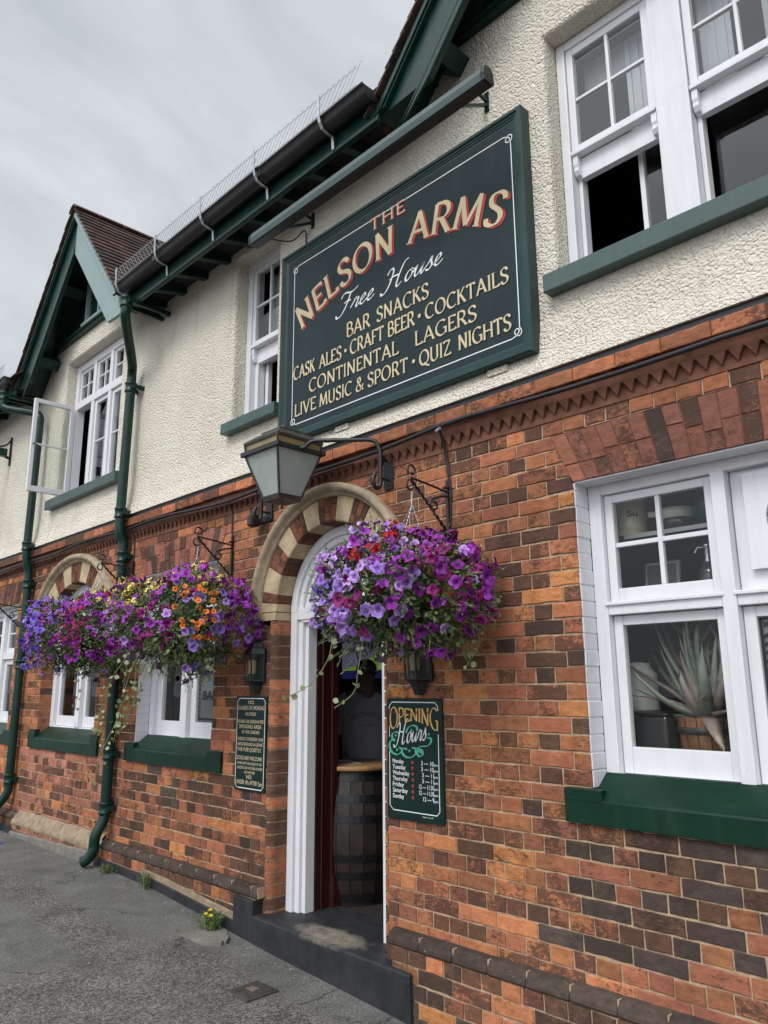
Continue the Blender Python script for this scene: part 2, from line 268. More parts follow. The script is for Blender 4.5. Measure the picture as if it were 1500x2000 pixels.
M['blind'] = mat('pale_blind', (0.42, 0.44, 0.44), 0.8, 0.2)
M['barrel'] = mat('stained_oak_stave', (0.022, 0.015, 0.012), 0.5, 0.4, var=0.4, vscale=14, bump=0.4, bscale=30)
M['hoop'] = mat('black_barrel_hoop', (0.02, 0.02, 0.022), 0.4, 0.5, metal=0.6, var=0.3, vscale=12)
M['oak'] = mat('oak_table_top', (0.30, 0.17, 0.075), 0.45, 0.4, var=0.3, vscale=10)
M['liner'] = mat('coco_liner', (0.05, 0.035, 0.02), 0.95, 0.1, var=0.4, vscale=40)
M['leaf'] = mat('leaf', (0.06, 0.1, 0.03), 0.55, 0.4, attr='Col', var=0.25, vscale=25)
M['petal'] = mat('petal', (0.3, 0.1, 0.3), 0.6, 0.3, attr='Col', var=0.12, vscale=60)
M['stem'] = mat('green_stem', (0.13, 0.17, 0.06), 0.6, 0.3)
M['ceramic'] = mat('cream_glazed_stoneware', (0.62, 0.55, 0.40), 0.25, 0.5, var=0.06, vscale=8)
M['whitepot'] = mat('white_enamel', (0.70, 0.69, 0.63), 0.3, 0.5)
M['greenglass'] = mat('green_glazed_pot', (0.01, 0.055, 0.03), 0.15, 0.6)
M['siphon'] = mat('chrome_siphon_head', (0.5, 0.5, 0.52), 0.2, 0.5, metal=0.9)
M['smoke'] = mat('dark_siphon_glass', (0.05, 0.05, 0.055), 0.1, 0.6)
M['aloe'] = mat('aloe_leaf', (0.17, 0.18, 0.14), 0.5, 0.4, attr='Col', var=0.25, vscale=20)
M['woodpot'] = mat('brown_wooden_tub', (0.20, 0.10, 0.055), 0.6, 0.3, var=0.4, vscale=18, bump=0.3)
M['skin'] = mat('skin', (0.10, 0.06, 0.045), 0.55, 0.4)
M['hair'] = mat('dark_hair', (0.012, 0.010, 0.009), 0.7, 0.3)
M['shirt'] = mat('grey_white_cotton', (0.27, 0.265, 0.30), 0.9, 0.1, var=0.08, vscale=6, bump=0.3, bscale=9, bdist=0.02)
M['denim'] = mat('blue_denim', (0.03, 0.045, 0.075), 0.9, 0.1, var=0.2, vscale=40)
M['paper'] = mat('poster_paper', (0.5, 0.5, 0.48), 0.7, 0.3, var=0.08, vscale=6)
M['ink'] = mat('dark_print', (0.02, 0.02, 0.022), 0.7, 0.3)
M['pitch'] = mat('screen_green', (0.02, 0.05, 0.01), 0.3, 0.4, emit=((0.075, 0.13, 0.02), 1.0))
M['crowd'] = mat('screen_crowd', (0.05, 0.05, 0.06), 0.3, 0.4, emit=((0.05, 0.05, 0.075), 1.0))
M['banner'] = mat('screen_banner', (0.01, 0.01, 0.03), 0.3, 0.4, emit=((0.006, 0.008, 0.035), 1.0))
M['iron'] = mat('cast_iron_cover', (0.075, 0.066, 0.06), 0.7, 0.4, metal=0.2, var=0.3, vscale=30)
M['blue'] = mat('blue_plastic', (0.05, 0.06, 0.35), 0.4, 0.5)
M['litter'] = mat('dry_litter', (0.33, 0.29, 0.22), 0.9, 0.1, var=0.3, vscale=30)
M['yellow'] = mat('yellow_flower', (0.85, 0.65, 0.03), 0.6, 0.2)
M['cable'] = mat('black_cable', (0.013, 0.013, 0.014), 0.45, 0.5)
M['mat'] = mat('dark_door_mat', (0.035, 0.032, 0.03), 0.95, 0.1, var=0.3, vscale=40, bump=0.5, bscale=120)

# ------------------------------------------------------------------ mesh helpers
class MB:
    def __init__(s): s.v = []; s.f = []; s.m = []; s.c = []; s.sm = []; s.col = (1, 1, 1); s.cuts = []
    def cut(s): s.cuts.append((len(s.v), len(s.f)))          # what follows is a piece of its own
    def add(s, vs, fs, mi=0, smooth=False, col=None):
        o = len(s.v); s.v += [tuple(p) for p in vs]; s.f += [tuple(o + i for i in f) for f in fs]
        s.m += [mi] * len(fs); s.sm += [smooth] * len(fs); s.c += [tuple(col or s.col)] * len(vs)
    def box(s, x0, x1, y0, y1, z0, z1, mi=0, col=None):
        v = [(x, y, z) for z in (z0, z1) for y in (y0, y1) for x in (x0, x1)]
        s.add(v, [(0, 2, 3, 1), (4, 5, 7, 6), (0, 1, 5, 4), (2, 6, 7, 3), (0, 4, 6, 2), (1, 3, 7, 5)], mi, False, col)
    def hexa(s, v, mi=0, col=None):      # eight corners, order as in box
        s.add(v, [(0, 2, 3, 1), (4, 5, 7, 6), (0, 1, 5, 4), (2, 6, 7, 3), (0, 4, 6, 2), (1, 3, 7, 5)], mi, False, col)
    def prism(s, poly, y0, y1, mi=0, col=None, axes='xz'):   # extrude a 2-D outline along the third axis
        n = len(poly)
        def P(p, t):
            if axes == 'xz': return (p[0], t, p[1])
            if axes == 'yz': return (t, p[0], p[1])
            return (p[0], p[1], t)
        v = [P(p, y0) for p in poly] + [P(p, y1) for p in poly]
        f = [tuple(range(n)), tuple(range(2 * n - 1, n - 1, -1))] + [(i, i + n, (i + 1) % n + n, (i + 1) % n) for i in range(n)]
        s.add(v, f, mi, False, col)
    def tube(s, pts, r, n=8, mi=0, caps=True, col=None, rs=None, smooth=True):
        pts = [Vector(p) for p in pts]; rings = []; up = None
        for i, p in enumerate(pts):
            d = (pts[min(i + 1, len(pts) - 1)] - pts[max(i - 1, 0)]).normalized()
            if up is None:
                up = d.orthogonal().normalized()
                if n == 4: up = Vector((0, 0, 1)).cross(d).normalized() if abs(d.z) < 0.9 else Vector((1, 0, 0)); up = (up - d * up.dot(d)).normalized()
            else: up = (up - d * up.dot(d)); up = up.normalized() if up.length > 1e-6 else d.orthogonal().normalized()
            b = d.cross(up); rr = rs[i] if rs else r
            rings.append([p + (up * math.cos(2 * math.pi * (k + .5 * (n == 4)) / n) + b * math.sin(2 * math.pi * (k + .5 * (n == 4)) / n)) * rr for k in range(n)])
        v = [q for g in rings for q in g]; f = []
        for i in range(len(pts) - 1):
            for k in range(n): f.append((i * n + k, i * n + (k + 1) % n, (i + 1) * n + (k + 1) % n, (i + 1) * n + k))
        s.add(v, f, mi, smooth and n > 4, col)
        if caps: s.add([q for q in rings[0]], [tuple(range(n - 1, -1, -1))], mi, False, col); s.add(rings[-1], [tuple(range(n))], mi, False, col)
    def lathe(s, prof, c, n=24, mi=0, col=None, a0=0, a1=2 * math.pi, smooth=True):
        full = abs(a1 - a0 - 2 * math.pi) < 1e-6; k = n if full else n + 1
        v = [(c[0] + r * math.cos(a0 + (a1 - a0) * j / n), c[1] + r * math.sin(a0 + (a1 - a0) * j / n), c[2] + z) for r, z in prof for j in range(k)]
        f = [(i * k + j, i * k + (j + 1) % k, (i + 1) * k + (j + 1) % k, (i + 1) * k + j) for i in range(len(prof) - 1) for j in range(n)]
        s.add(v, f, mi, smooth, col)
    def build(s, name, mats, parent=None, bevel=0.0, fix=True):
        if s.cuts:
            E_ = [c for c in s.cuts if c[0] > 0] + [(len(s.v), len(s.f))]; a, fa = 0, 0; first = None
            for (b, fb) in E_:
                if b == a: continue
                q = MB(); q.v = s.v[a:b]; q.c = s.c[a:b]; q.f = [tuple(i - a for i in f) for f in s.f[fa:fb]]; q.m = s.m[fa:fb]; q.sm = s.sm[fa:fb]
                o = q.build(name, mats, parent, bevel, fix); first = first or o; a, fa = b, fb
            return first
        me = bpy.data.meshes.new(name); off = Vector((0, 0, 0))
        if parent is not None:
            q = parent
            while q is not None: off += q.location; q = q.parent
        v = np.array(s.v, dtype=float).reshape(-1, 3) - np.array(off)
        me.from_pydata(v.tolist(), [], s.f)
        mats = mats if isinstance(mats, (list, tuple)) else [mats]
        for mm in mats: me.materials.append(mm)
        me.polygons.foreach_set('material_index', s.m); me.polygons.foreach_set('use_smooth', s.sm)
        ca = me.color_attributes.new('Col', 'FLOAT_COLOR', 'POINT')
        ca.data.foreach_set('color', np.array([c if len(c) == 4 else (*c, .3) for c in s.c], dtype=float).ravel())
        me.validate(); me.update()
        if fix:
            import bmesh
            bm = bmesh.new(); bm.from_mesh(me); bmesh.ops.recalc_face_normals(bm, faces=bm.faces[:]); bm.to_mesh(me); bm.free()
        o = bpy.data.objects.new(name, me); COL.objects.link(o)
        if parent is not None: o.parent = parent
        if bevel:
            md = o.modifiers.new('bevel', 'BEVEL'); md.width = bevel; md.segments = 2; md.limit_method = 'ANGLE'; md.angle_limit = R(40)
        return o
def tag(o, label=None, cat=None, group=None, kind=None):
    if label: o['label'] = label
    if cat: o['category'] = cat
    if group: o['group'] = group
    if kind: o['kind'] = kind
    return o
def thing(name, loc, label, cat, group=None):
    o = bpy.data.objects.new(name, None); COL.objects.link(o); o.location = loc; o.empty_display_size = 0.1
    return tag(o, label, cat, group)
def copy_tree(o, parent=None):
    c = o.copy(); COL.objects.link(c); c.parent = parent
    for ch in [q for q in bpy.data.objects if q.parent == o]: copy_tree(ch, c)
    return c
def smooth_path(pts, n=6, closed=False):
    P = [np.array(p, float) for p in pts]; outp = []
    m_ = len(P); rngi = range(m_ if closed else m_ - 1)
    for i in rngi:
        p0 = P[(i - 1) % m_] if closed or i > 0 else P[0]; p1 = P[i]; p2 = P[(i + 1) % m_]
        p3 = P[(i + 2) % m_] if closed or i + 2 < m_ else P[-1]
        for k in range(n):
            t = k / n
            outp.append(tuple(.5 * (2 * p1 + (p2 - p0) * t + (2 * p0 - 5 * p1 + 4 * p2 - p3) * t * t + (3 * p1 - p0 - 3 * p2 + p3) * t ** 3)))
    outp.append(tuple(P[0] if closed else P[-1])); return outp
rnd = random.Random(7)
def scl(c, a, b, r): k = r.uniform(a, b); return tuple(q * k for q in c)

# ------------------------------------------------------------------ ground
def gz(x, y=0.0):
    xs = [-200, -40, -5, -2.75, -2, -0.92, 0.05, 0.67, 2, 4, 30, 200]; zs = [1.0, .8, .2, .2, .185, .10, .04, 0, -.08, -.2, -.8, -1.5]
    return float(np.interp(x, xs, zs)) - 0.015 * max(0, -y)
g = MB(); xs = [-200, -60, -20] + list(np.arange(-9, 6.01, .25)) + [10, 30, 200]; ys = [-200, -60, -20, -10] + list(np.arange(-6, 0.3, .25))
for y in ys:
    for x in xs: g.v.append((x, y, gz(x, y) + 0.004 * math.sin(3 * x + 2 * y) * math.cos(4 * y - x)))
nx = len(xs); g.c = [(1, 1, 1)] * len(g.v)
for j in range(len(ys) - 1):
    for i in range(nx - 1): g.f.append((j * nx + i, j * nx + i + 1, (j + 1) * nx + i + 1, (j + 1) * nx + i)); g.m.append(0); g.sm.append(True)
gr = g.build('pavement', M['asphalt']); tag(gr, 'grey asphalt pavement with a coarser relaid strip running along the pub wall', 'pavement', kind='structure')

# ------------------------------------------------------------------ the pub
PUB = thing('pub_building', (0, 0, 0), 'red brick pub with cream roughcast upper floor, white windows and dark green trim', 'building')
PT = 0.0755; Z0 = 1.2 - 11 * PT
O_, R_, B_, D_, K_, P_ = (.46, .185, .078), (.37, .142, .072), (.28, .112, .061), (.12, .064, .044), (.078, .057, .047), (.38, .165, .105)
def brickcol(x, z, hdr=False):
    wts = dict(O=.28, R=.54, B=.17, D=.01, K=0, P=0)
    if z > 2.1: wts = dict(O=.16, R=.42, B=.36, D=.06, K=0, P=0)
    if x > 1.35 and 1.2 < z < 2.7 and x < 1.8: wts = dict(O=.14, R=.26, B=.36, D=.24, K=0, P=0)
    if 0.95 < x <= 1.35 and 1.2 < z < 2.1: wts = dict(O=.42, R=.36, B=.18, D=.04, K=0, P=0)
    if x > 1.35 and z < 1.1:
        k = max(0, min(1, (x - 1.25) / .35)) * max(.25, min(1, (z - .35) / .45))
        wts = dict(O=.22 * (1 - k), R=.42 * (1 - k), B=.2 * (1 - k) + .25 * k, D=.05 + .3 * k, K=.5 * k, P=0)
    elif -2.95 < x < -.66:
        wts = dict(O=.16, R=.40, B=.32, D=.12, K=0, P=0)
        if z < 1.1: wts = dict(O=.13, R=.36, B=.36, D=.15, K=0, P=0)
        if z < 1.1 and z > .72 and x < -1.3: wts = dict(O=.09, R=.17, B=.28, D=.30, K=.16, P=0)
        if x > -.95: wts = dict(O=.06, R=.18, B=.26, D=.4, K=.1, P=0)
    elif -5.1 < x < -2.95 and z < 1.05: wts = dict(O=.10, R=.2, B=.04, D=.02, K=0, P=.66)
    r = rnd.random() * sum(wts.values()); t = 0
    for k, c in zip('ORBDKP', (O_, R_, B_, D_, K_, P_)):
        t += wts[k]
        if r <= t: break
    j = rnd.uniform(.86, 1.12); h = rnd.uniform(-.06, .06)
    return (c[0] * j, c[1] * j * (1 + h), c[2] * j * (1 - h))
def brick_poly(mb, q, yf, dep, col, ins=.0035, ej=.0013, seg=.04, mi=0, alpha=None):
    # a brick from four corners (x,z) going round: worn arrises, wavy edges, slightly tilted face
    pts = []
    for i in range(4):
        a = np.array(q[i]); b = np.array(q[(i + 1) % 4]); d = b - a; n = max(1, int(np.linalg.norm(d) / seg))
        for k in range(n): pts.append(a + d * k / n)
    c = np.mean(pts, axis=0); n = len(pts)
    pts = [p + np.array([rnd.gauss(0, ej), rnd.gauss(0, ej)]) for p in pts]
    inner = []
    for i, p in enumerate(pts):
        t = pts[(i + 1) % n] - pts[i - 1]; nn = np.array([-t[1], t[0]]); nn = nn / (np.linalg.norm(nn) + 1e-9)
        if np.dot(nn, c - p) < 0: nn = -nn
        inner.append(p + nn * ins * rnd.uniform(.7, 1.3))
    yo = yf + rnd.uniform(-.0018, .0018); tx, tz = rnd.uniform(-.008, .008), rnd.uniform(-.02, .02)
    Y = lambda p: yo + (p[0] - c[0]) * tx + (p[1] - c[1]) * tz
    v = [(p[0], yf + dep, p[1]) for p in pts] + [(p[0], Y(p) + .0035, p[1]) for p in pts] + [(p[0], Y(p), p[1]) for p in inner]
    f = [tuple(range(2 * n, 3 * n))]
    for i in range(n):
        j = (i + 1) % n
        f += [(i, j, n + j, n + i), (n + i, n + j, 2 * n + j, 2 * n + i)]
    mb.add(v, f, mi, False, (*col[:3], rnd.choice((0, .12, .22, .3, .4, .5, .6, .75, .9)) if alpha is None else alpha))
def lay(mb, ivs, yf, dep, z0, z1, row, mort=True, colf=brickcol, phase=0.0):
    # one course in English bond over intervals (left-bottom, left-top, right-bottom, right-top)
    Lb = .234 if row % 2 == 0 else .117
    for (a0, a1, b0, b1) in ivs:
        if max(b0, b1) - min(a0, a1) < .02: continue
        if mort: mb.add([(a0, yf + .0065, z0), (b0, yf + .0065, z0), (b1, yf + .0065, z1), (a1, yf + .0065, z1)], [(0, 1, 2, 3)], 1)
        am, bm = (a0 + a1) / 2, (b0 + b1) / 2
        off = (.057 if row % 2 else 0) + phase
        k = math.ceil((am - off) / Lb); cuts = []
        x = off + k * Lb
        while x < bm: cuts.append(x + rnd.gauss(0, .004)); x += Lb
        if cuts and cuts[0] - am < .05: cuts.pop(0)
        if cuts and bm - cuts[-1] < .05: cuts.pop()
        E = [None] + cuts + [None]
        for i in range(len(E) - 1):
            l0, l1 = (a0, a1) if E[i] is None else (E[i] + .0038, E[i] + .0038)
            r0, r1 = (b0, b1) if E[i + 1] is None else (E[i + 1] - .0038, E[i + 1] - .0038)
            zj = rnd.gauss(0, .0012)
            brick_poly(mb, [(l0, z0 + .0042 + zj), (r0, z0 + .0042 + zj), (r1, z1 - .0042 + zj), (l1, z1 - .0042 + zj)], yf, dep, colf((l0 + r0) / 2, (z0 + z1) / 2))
# openings: each gives its left and right edge at height z, or None
DC, DZ = -0.105, 2.15                     # door arch centre
AC, AZ = -4.07, 2.13                     # arched window centre
def arch_open(cx, cz, sx, Rr, hw, zb):
    def f(z):
        if z < zb: return None
        if z <= cz - .06: return (cx - hw, cx + hw)
        if z < cz: return (cx - Rr * sx, cx + Rr * sx)
        if z >= cz + Rr - .01: return None
        d = math.sqrt(max(0, Rr * Rr - (z - cz) ** 2)) * sx; return (cx - d, cx + d)
    return f
def flat_open(xl, xr, zb, zt, ztop, skew=.11):
    def f(z):
        if z < zb or z >= ztop: return None
        if z < zt: return (xl, xr)
        t = (z - zt) / (ztop - zt); return (xl - skew * t, xr + skew * t)
    return f
def sill_open(xl, xr, z0, z1):
    return lambda z: (xl, xr) if z0 <= z < z1 else None
ARCHTOP = 1.2 + 22 * PT
_da = arch_open(DC, DZ, 1.0, .77, .585, -9)
OPEN = [lambda z: (-.70, .44) if z < 2.085 else _da(z), arch_open(AC, AZ, 1.2, .80, .68, 1.2),
        flat_open(1.73, 3.5, 1.2, 2.60, ARCHTOP), flat_open(-2.60, -1.40, 1.2, 2.60, ARCHTOP), flat_open(-7.2, -5.62, 1.2, 2.60, ARCHTOP),
        sill_open(1.60, 3.63, 1.049, 1.2), sill_open(-2.72, -1.235, 1.049, 1.2), sill_open(-4.90, -3.255, 1.049, 1.2), sill_open(-7.4, -5.42, 1.049, 1.2)]
XL, XR = -9.0, 4.6
def intervals(z0, z1):
    cut = []
    for o in OPEN:
        a = o(z0 + .004); b = o(z1 - .004); mm = o((z0 + z1) / 2)
        if a is None and b is None and mm is None: continue
        if a is None and b is None: a = b = mm
        elif a is None: a = b if mm is None else mm
        elif b is None: b = a if mm is None else mm
        cut.append((a[0], b[0], a[1], b[1]))
    cut.sort(); iv = []; cur = (XL, XL)
    for (l0, l1, r0, r1) in cut:
        if l0 > cur[0] or l1 > cur[1]: iv.append((cur[0], cur[1], l0, l1))
        cur = (max(cur[0], r0), max(cur[1], r1))
    iv.append((cur[0], cur[1], XR, XR)); return iv
bw = MB(); row = 0; z = Z0
while z < 2.90:
    lay(bw, intervals(z, z + PT), 0.0, .05, z, z + PT, row); z += PT; row += 1
ZT = z
# plinth courses
z = .333; row = 1
while z > -.45:
    zz = z - PT
    def pc(x, zq): return D_ if rnd.random() < .45 else brickcol(x, .5)
    ivs = [(-9, -9, -4.98, -4.98), (-2.98, -2.98, -.715, -.715), (.52, .52, XR, XR)]
    if z > .15: lay(bw, ivs, -.058, .05, zz, z, row, colf=pc)
    else: lay(bw, ivs[2:], -.058, .05, zz, z, row, colf=lambda x, q: K_ if rnd.random() < .55 else brickcol(x, .5))
    if z > .1: lay(bw, [(-4.98, -4.98, -2.98, -2.98)], -.075, .07, zz, z, row, colf=lambda x, q: scl(P_, .85, 1.1, rnd))
    z = zz; row += 1
# plinth ends
for xe, s in ((-.715, 1), (.52, -1)):
    for k in range(6):
        z1 = .333 - k * PT; bw.box(min(xe, xe - s * .05), max(xe, xe - s * .05) , -.0565, .0, z1 - PT + .005, z1 - .005, 0, D_ if k % 2 else R_)
# bullnosed door jambs, one special brick per course
for side in (-1, 1):
    xa = -.70 if side < 0 else .44
    z = .185; k = 0
    while z < 2.09:
        zt = min(z + PT, 2.10)
        prof = [(0, 0)] + [(.055 * math.sin(a), .055 * (1 - math.cos(a))) for a in np.linspace(0.0, math.pi / 2, 6)[1:]] + [(.055, .15)]
        for mi, (ins, dz) in enumerate(((0, .005), (.006, 0))):
            v = []
            for (px, py) in prof:
                for q in (z + dz, zt - dz): v.append((xa - side * (px - ins), py + ins, q))
            f = [(2 * i, 2 * i + 2, 2 * i + 3, 2 * i + 1) for i in range(len(prof) - 1)]
            bw.add(v, f, mi, True, (R_ if rnd.random() < .25 else B_ if rnd.random() < .4 else D_))
        z = zt; k += 1
for (a, b) in ((-.722, -.688), (.43, .53)): bw.box(a, b, .002, .05, .10, .372, 0, D_)
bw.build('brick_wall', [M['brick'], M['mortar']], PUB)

# moulded plinth capping bricks
pm = MB(); prof = [(-.058, .333), (-.066, .345), (-.064, .36), (-.05, .385), (-.028, .398), (.0, .405)]
for (xa, xb) in ((-2.97, -.70), (.49, XR), (-9, -5.0)):
    x = xa; pm.cut()
    while x < xb - .02:
        x2 = min(x + .218 + rnd.gauss(0, .004), xb); j = rnd.uniform(-.002, .002); c = D_; c = scl(((.075, .055, .046) if c == D_ else c), .7, 1.15, rnd)
        v = [(xx, y + j + (.004 if abs(i - 2) == 2 else 0), zq) for i, xx in enumerate((x + .002, x + .009, (x + x2) / 2, x2 - .009, x2 - .002)) for (y, zq) in prof]
        n = len(prof)
        f = [(i * n + k, (i + 1) * n + k, (i + 1) * n + k + 1, i * n + k + 1) for i in range(4) for k in range(n - 1)] + [tuple(range(n)), tuple(range(5 * n - 1, 4 * n - 1, -1))]
        pm.add(v, f, 0, False, c); pm.box(x2 - .003, x2 + .004, -.05, .0, .335, .398, 1, None)
        x = x2
pm.build('plinth_capping', [M['brick'], M['mortar']], PUB)
# repaired stretch of plinth: sandy capping, concrete footing
rp = MB()
v = []
for i, x in enumerate(np.linspace(-4.98, -2.99, 18)):
    for (y, zq) in [(-.077, .30), (-.085, .325), (-.07, .35), (-.02, .41), (0.002, .43)]: v.append((x, y + rnd.uniform(-.006, .006), zq + rnd.uniform(-.006, .006)))
rp.add(v, [(i * 5 + k, (i + 1) * 5 + k, (i + 1) * 5 + k + 1, i * 5 + k + 1) for i in range(17) for k in range(4)], 0, True)
rp.build('cement_plinth_repair', M['sandcement'], PUB)
rp = MB(); rp.hexa([(-4.98, -.10, .0), (-2.98, -.10, .0), (-4.98, .0, .0), (-2.98, .0, .0), (-4.98, -.10, .235), (-2.98, -.10, .30), (-4.98, .0, .235), (-2.98, .0, .30)])
rp.build('concrete_footing', M['concrete'], PUB, bevel=.012)
# black painted footing band and step
fb = MB()
v = []
for x in np.linspace(-2.96, -.93, 12):
    z_ = gz(x); zt = z_ + .05 + .02 * (x + 2.96) / 2
    v += [(x, -.075, -.1), (x, -.075, zt), (x, -.05, zt + .004)]
fb.add(v, [(i * 3 + k, (i + 1) * 3 + k, (i + 1) * 3 + k + 1, i * 3 + k + 1) for i in range(11) for k in (0, 1)])
fb.cut(); fb.box(-.93, -.712, -.078, .0, -.1, .325)
fb.cut(); fb.box(-9, -4.99, -.075, -.05, -.1, .27)
fb.build('black_painted_footing', M['blackpaint'], PUB, bevel=.006)
sm_ = MB(); v = []
for i, x in enumerate(np.linspace(-2.2, -.935, 10)):
    zt = gz(x) + .065 + .02 * (x + 2.96) / 2
    v += [(x, -.068, zt - .012), (x, -.068, zt + .025 + rnd.uniform(-.006, .006)), (x, -.055, zt + .03)]
sm_.add(v, [(i * 3 + k, (i + 1) * 3 + k, (i + 1) * 3 + k + 1, i * 3 + k + 1) for i in range(9) for k in (0, 1)]); sm_.build('cement_fillet', M['sandcement'], PUB)
st = MB(); st.hexa([(-.711, -.082, -.2), (.67, -.082, -.2), (-.711, .45, -.2), (.67, .45, -.2), (-.711, -.082, .245), (.67, -.082, .228), (-.711, .45, .248), (.67, .45, .238)])
sto = st.build('doorstep', M['step'], PUB, bevel=.012)

# string course: oversailing course, fascia, dogtooth band, lead-black gap
sc = MB(); x = XL
while x < XR:
    x2 = x + .225; c = scl((R_ if rnd.random() < .6 else B_), .75, 1.2, rnd)
    brick_poly(sc, [(x + .003, 3.085), (x2 - .003, 3.085), (x2 - .003, 3.155), (x + .003, 3.155)], -.055, .06, c, ins=.008)
    x = x2
sc.add([(XL, -.047, 3.088), (XR, -.047, 3.088), (XR, -.047, 3.152), (XL, -.047, 3.152)], [(0, 1, 2, 3)], 1)
sc.add([(XL, -.055, 3.0855), (XR, -.055, 3.0855), (XR, .02, 3.084), (XL, .02, 3.084)], [(0, 1, 2, 3)], 2)
sc.box(XL, XR, -.024, .04, 3.015, 3.083, 2)
sc.box(XL, XR, -.004, .04, ZT - .002, 3.014, 2)
x = XL
while x < XR:
    j = rnd.uniform(-.003, .003)
    sc.add([(x + .003, -.004, 3.016), (x + .066, -.004, 3.016), (x + .038 + j, -.004, 2.960), (x + .003, -.034, 3.016), (x + .066, -.034, 3.016), (x + .038 + j, -.016, 2.962)], [(3, 4, 5), (0, 3, 5, 2), (4, 1, 2, 5)], 2, False)
    x += .069
sc.build('string_course', [M['brick'], M['mortar_red'], M['terracotta']], PUB)
gp = MB(); gp.box(XL, XR, -.04, .03, 3.1565, 3.192); gp.build('damp_course_strip', M['black'], PUB)

# roughcast upper wall
uw = MB()
UO = [(-1.30, -.715, 3.66, 5.10), (1.72, 3.55, 3.69, 5.17), (-4.79, -3.35, 3.66, 5.29)]
CH = .02
def wally(z): return float(np.interp(z, [3.19, 3.24, 3.32, 3.5], [-.058, -.045, -.022, 0]))
xc = sorted(set([XL, XR, -5.35, -2.75, .95, 4.3] + [q for o in UO for q in (o[0] - CH, o[1] + CH)])); zc = sorted(set([3.19, 3.24, 3.32, 3.5, 5.35, 5.62] + [q for o in UO for q in (o[2] - CH, o[3] + CH)]))
for i in range(len(xc) - 1):
    for j in range(len(zc) - 1):
        xm, zm = (xc[i] + xc[i + 1]) / 2, (zc[j] + zc[j + 1]) / 2
        if any(o[0] - CH < xm < o[1] + CH and o[2] - CH < zm < o[3] + CH for o in UO): continue
        if zm > 5.35 and not (-5.35 < xm < -2.75 or .95 < xm < 4.3): continue
        a, b_ = wally(zc[j]), wally(zc[j + 1])
        uw.add([(xc[i], a, zc[j]), (xc[i + 1], a, zc[j]), (xc[i + 1], b_, zc[j + 1]), (xc[i], b_, zc[j + 1])], [(0, 1, 2, 3)])
for (a, b_, c, d) in UO:
    rings = []
    for (e, y) in ((CH, 0), (CH * .55, .004), (CH * .2, .012), (0, .028), (0, .15)):
        rings.append([(a - e, y, c - e), (b_ + e, y, c - e), (b_ + e, y, d + e), (a - e, y, d + e)])
    for q in range(len(rings) - 1):
        for k in range(4): uw.add([rings[q][k], rings[q][(k + 1) % 4], rings[q + 1][(k + 1) % 4], rings[q + 1][k]], [(0, 1, 2, 3)], 0, False)
uw.add([(XL, -.058, 3.19), (XR, -.058, 3.19), (XR, .03, 3.193), (XL, .03, 3.193)], [(0, 1, 2, 3)])
uw.build('roughcast_wall', M['render'], PUB)

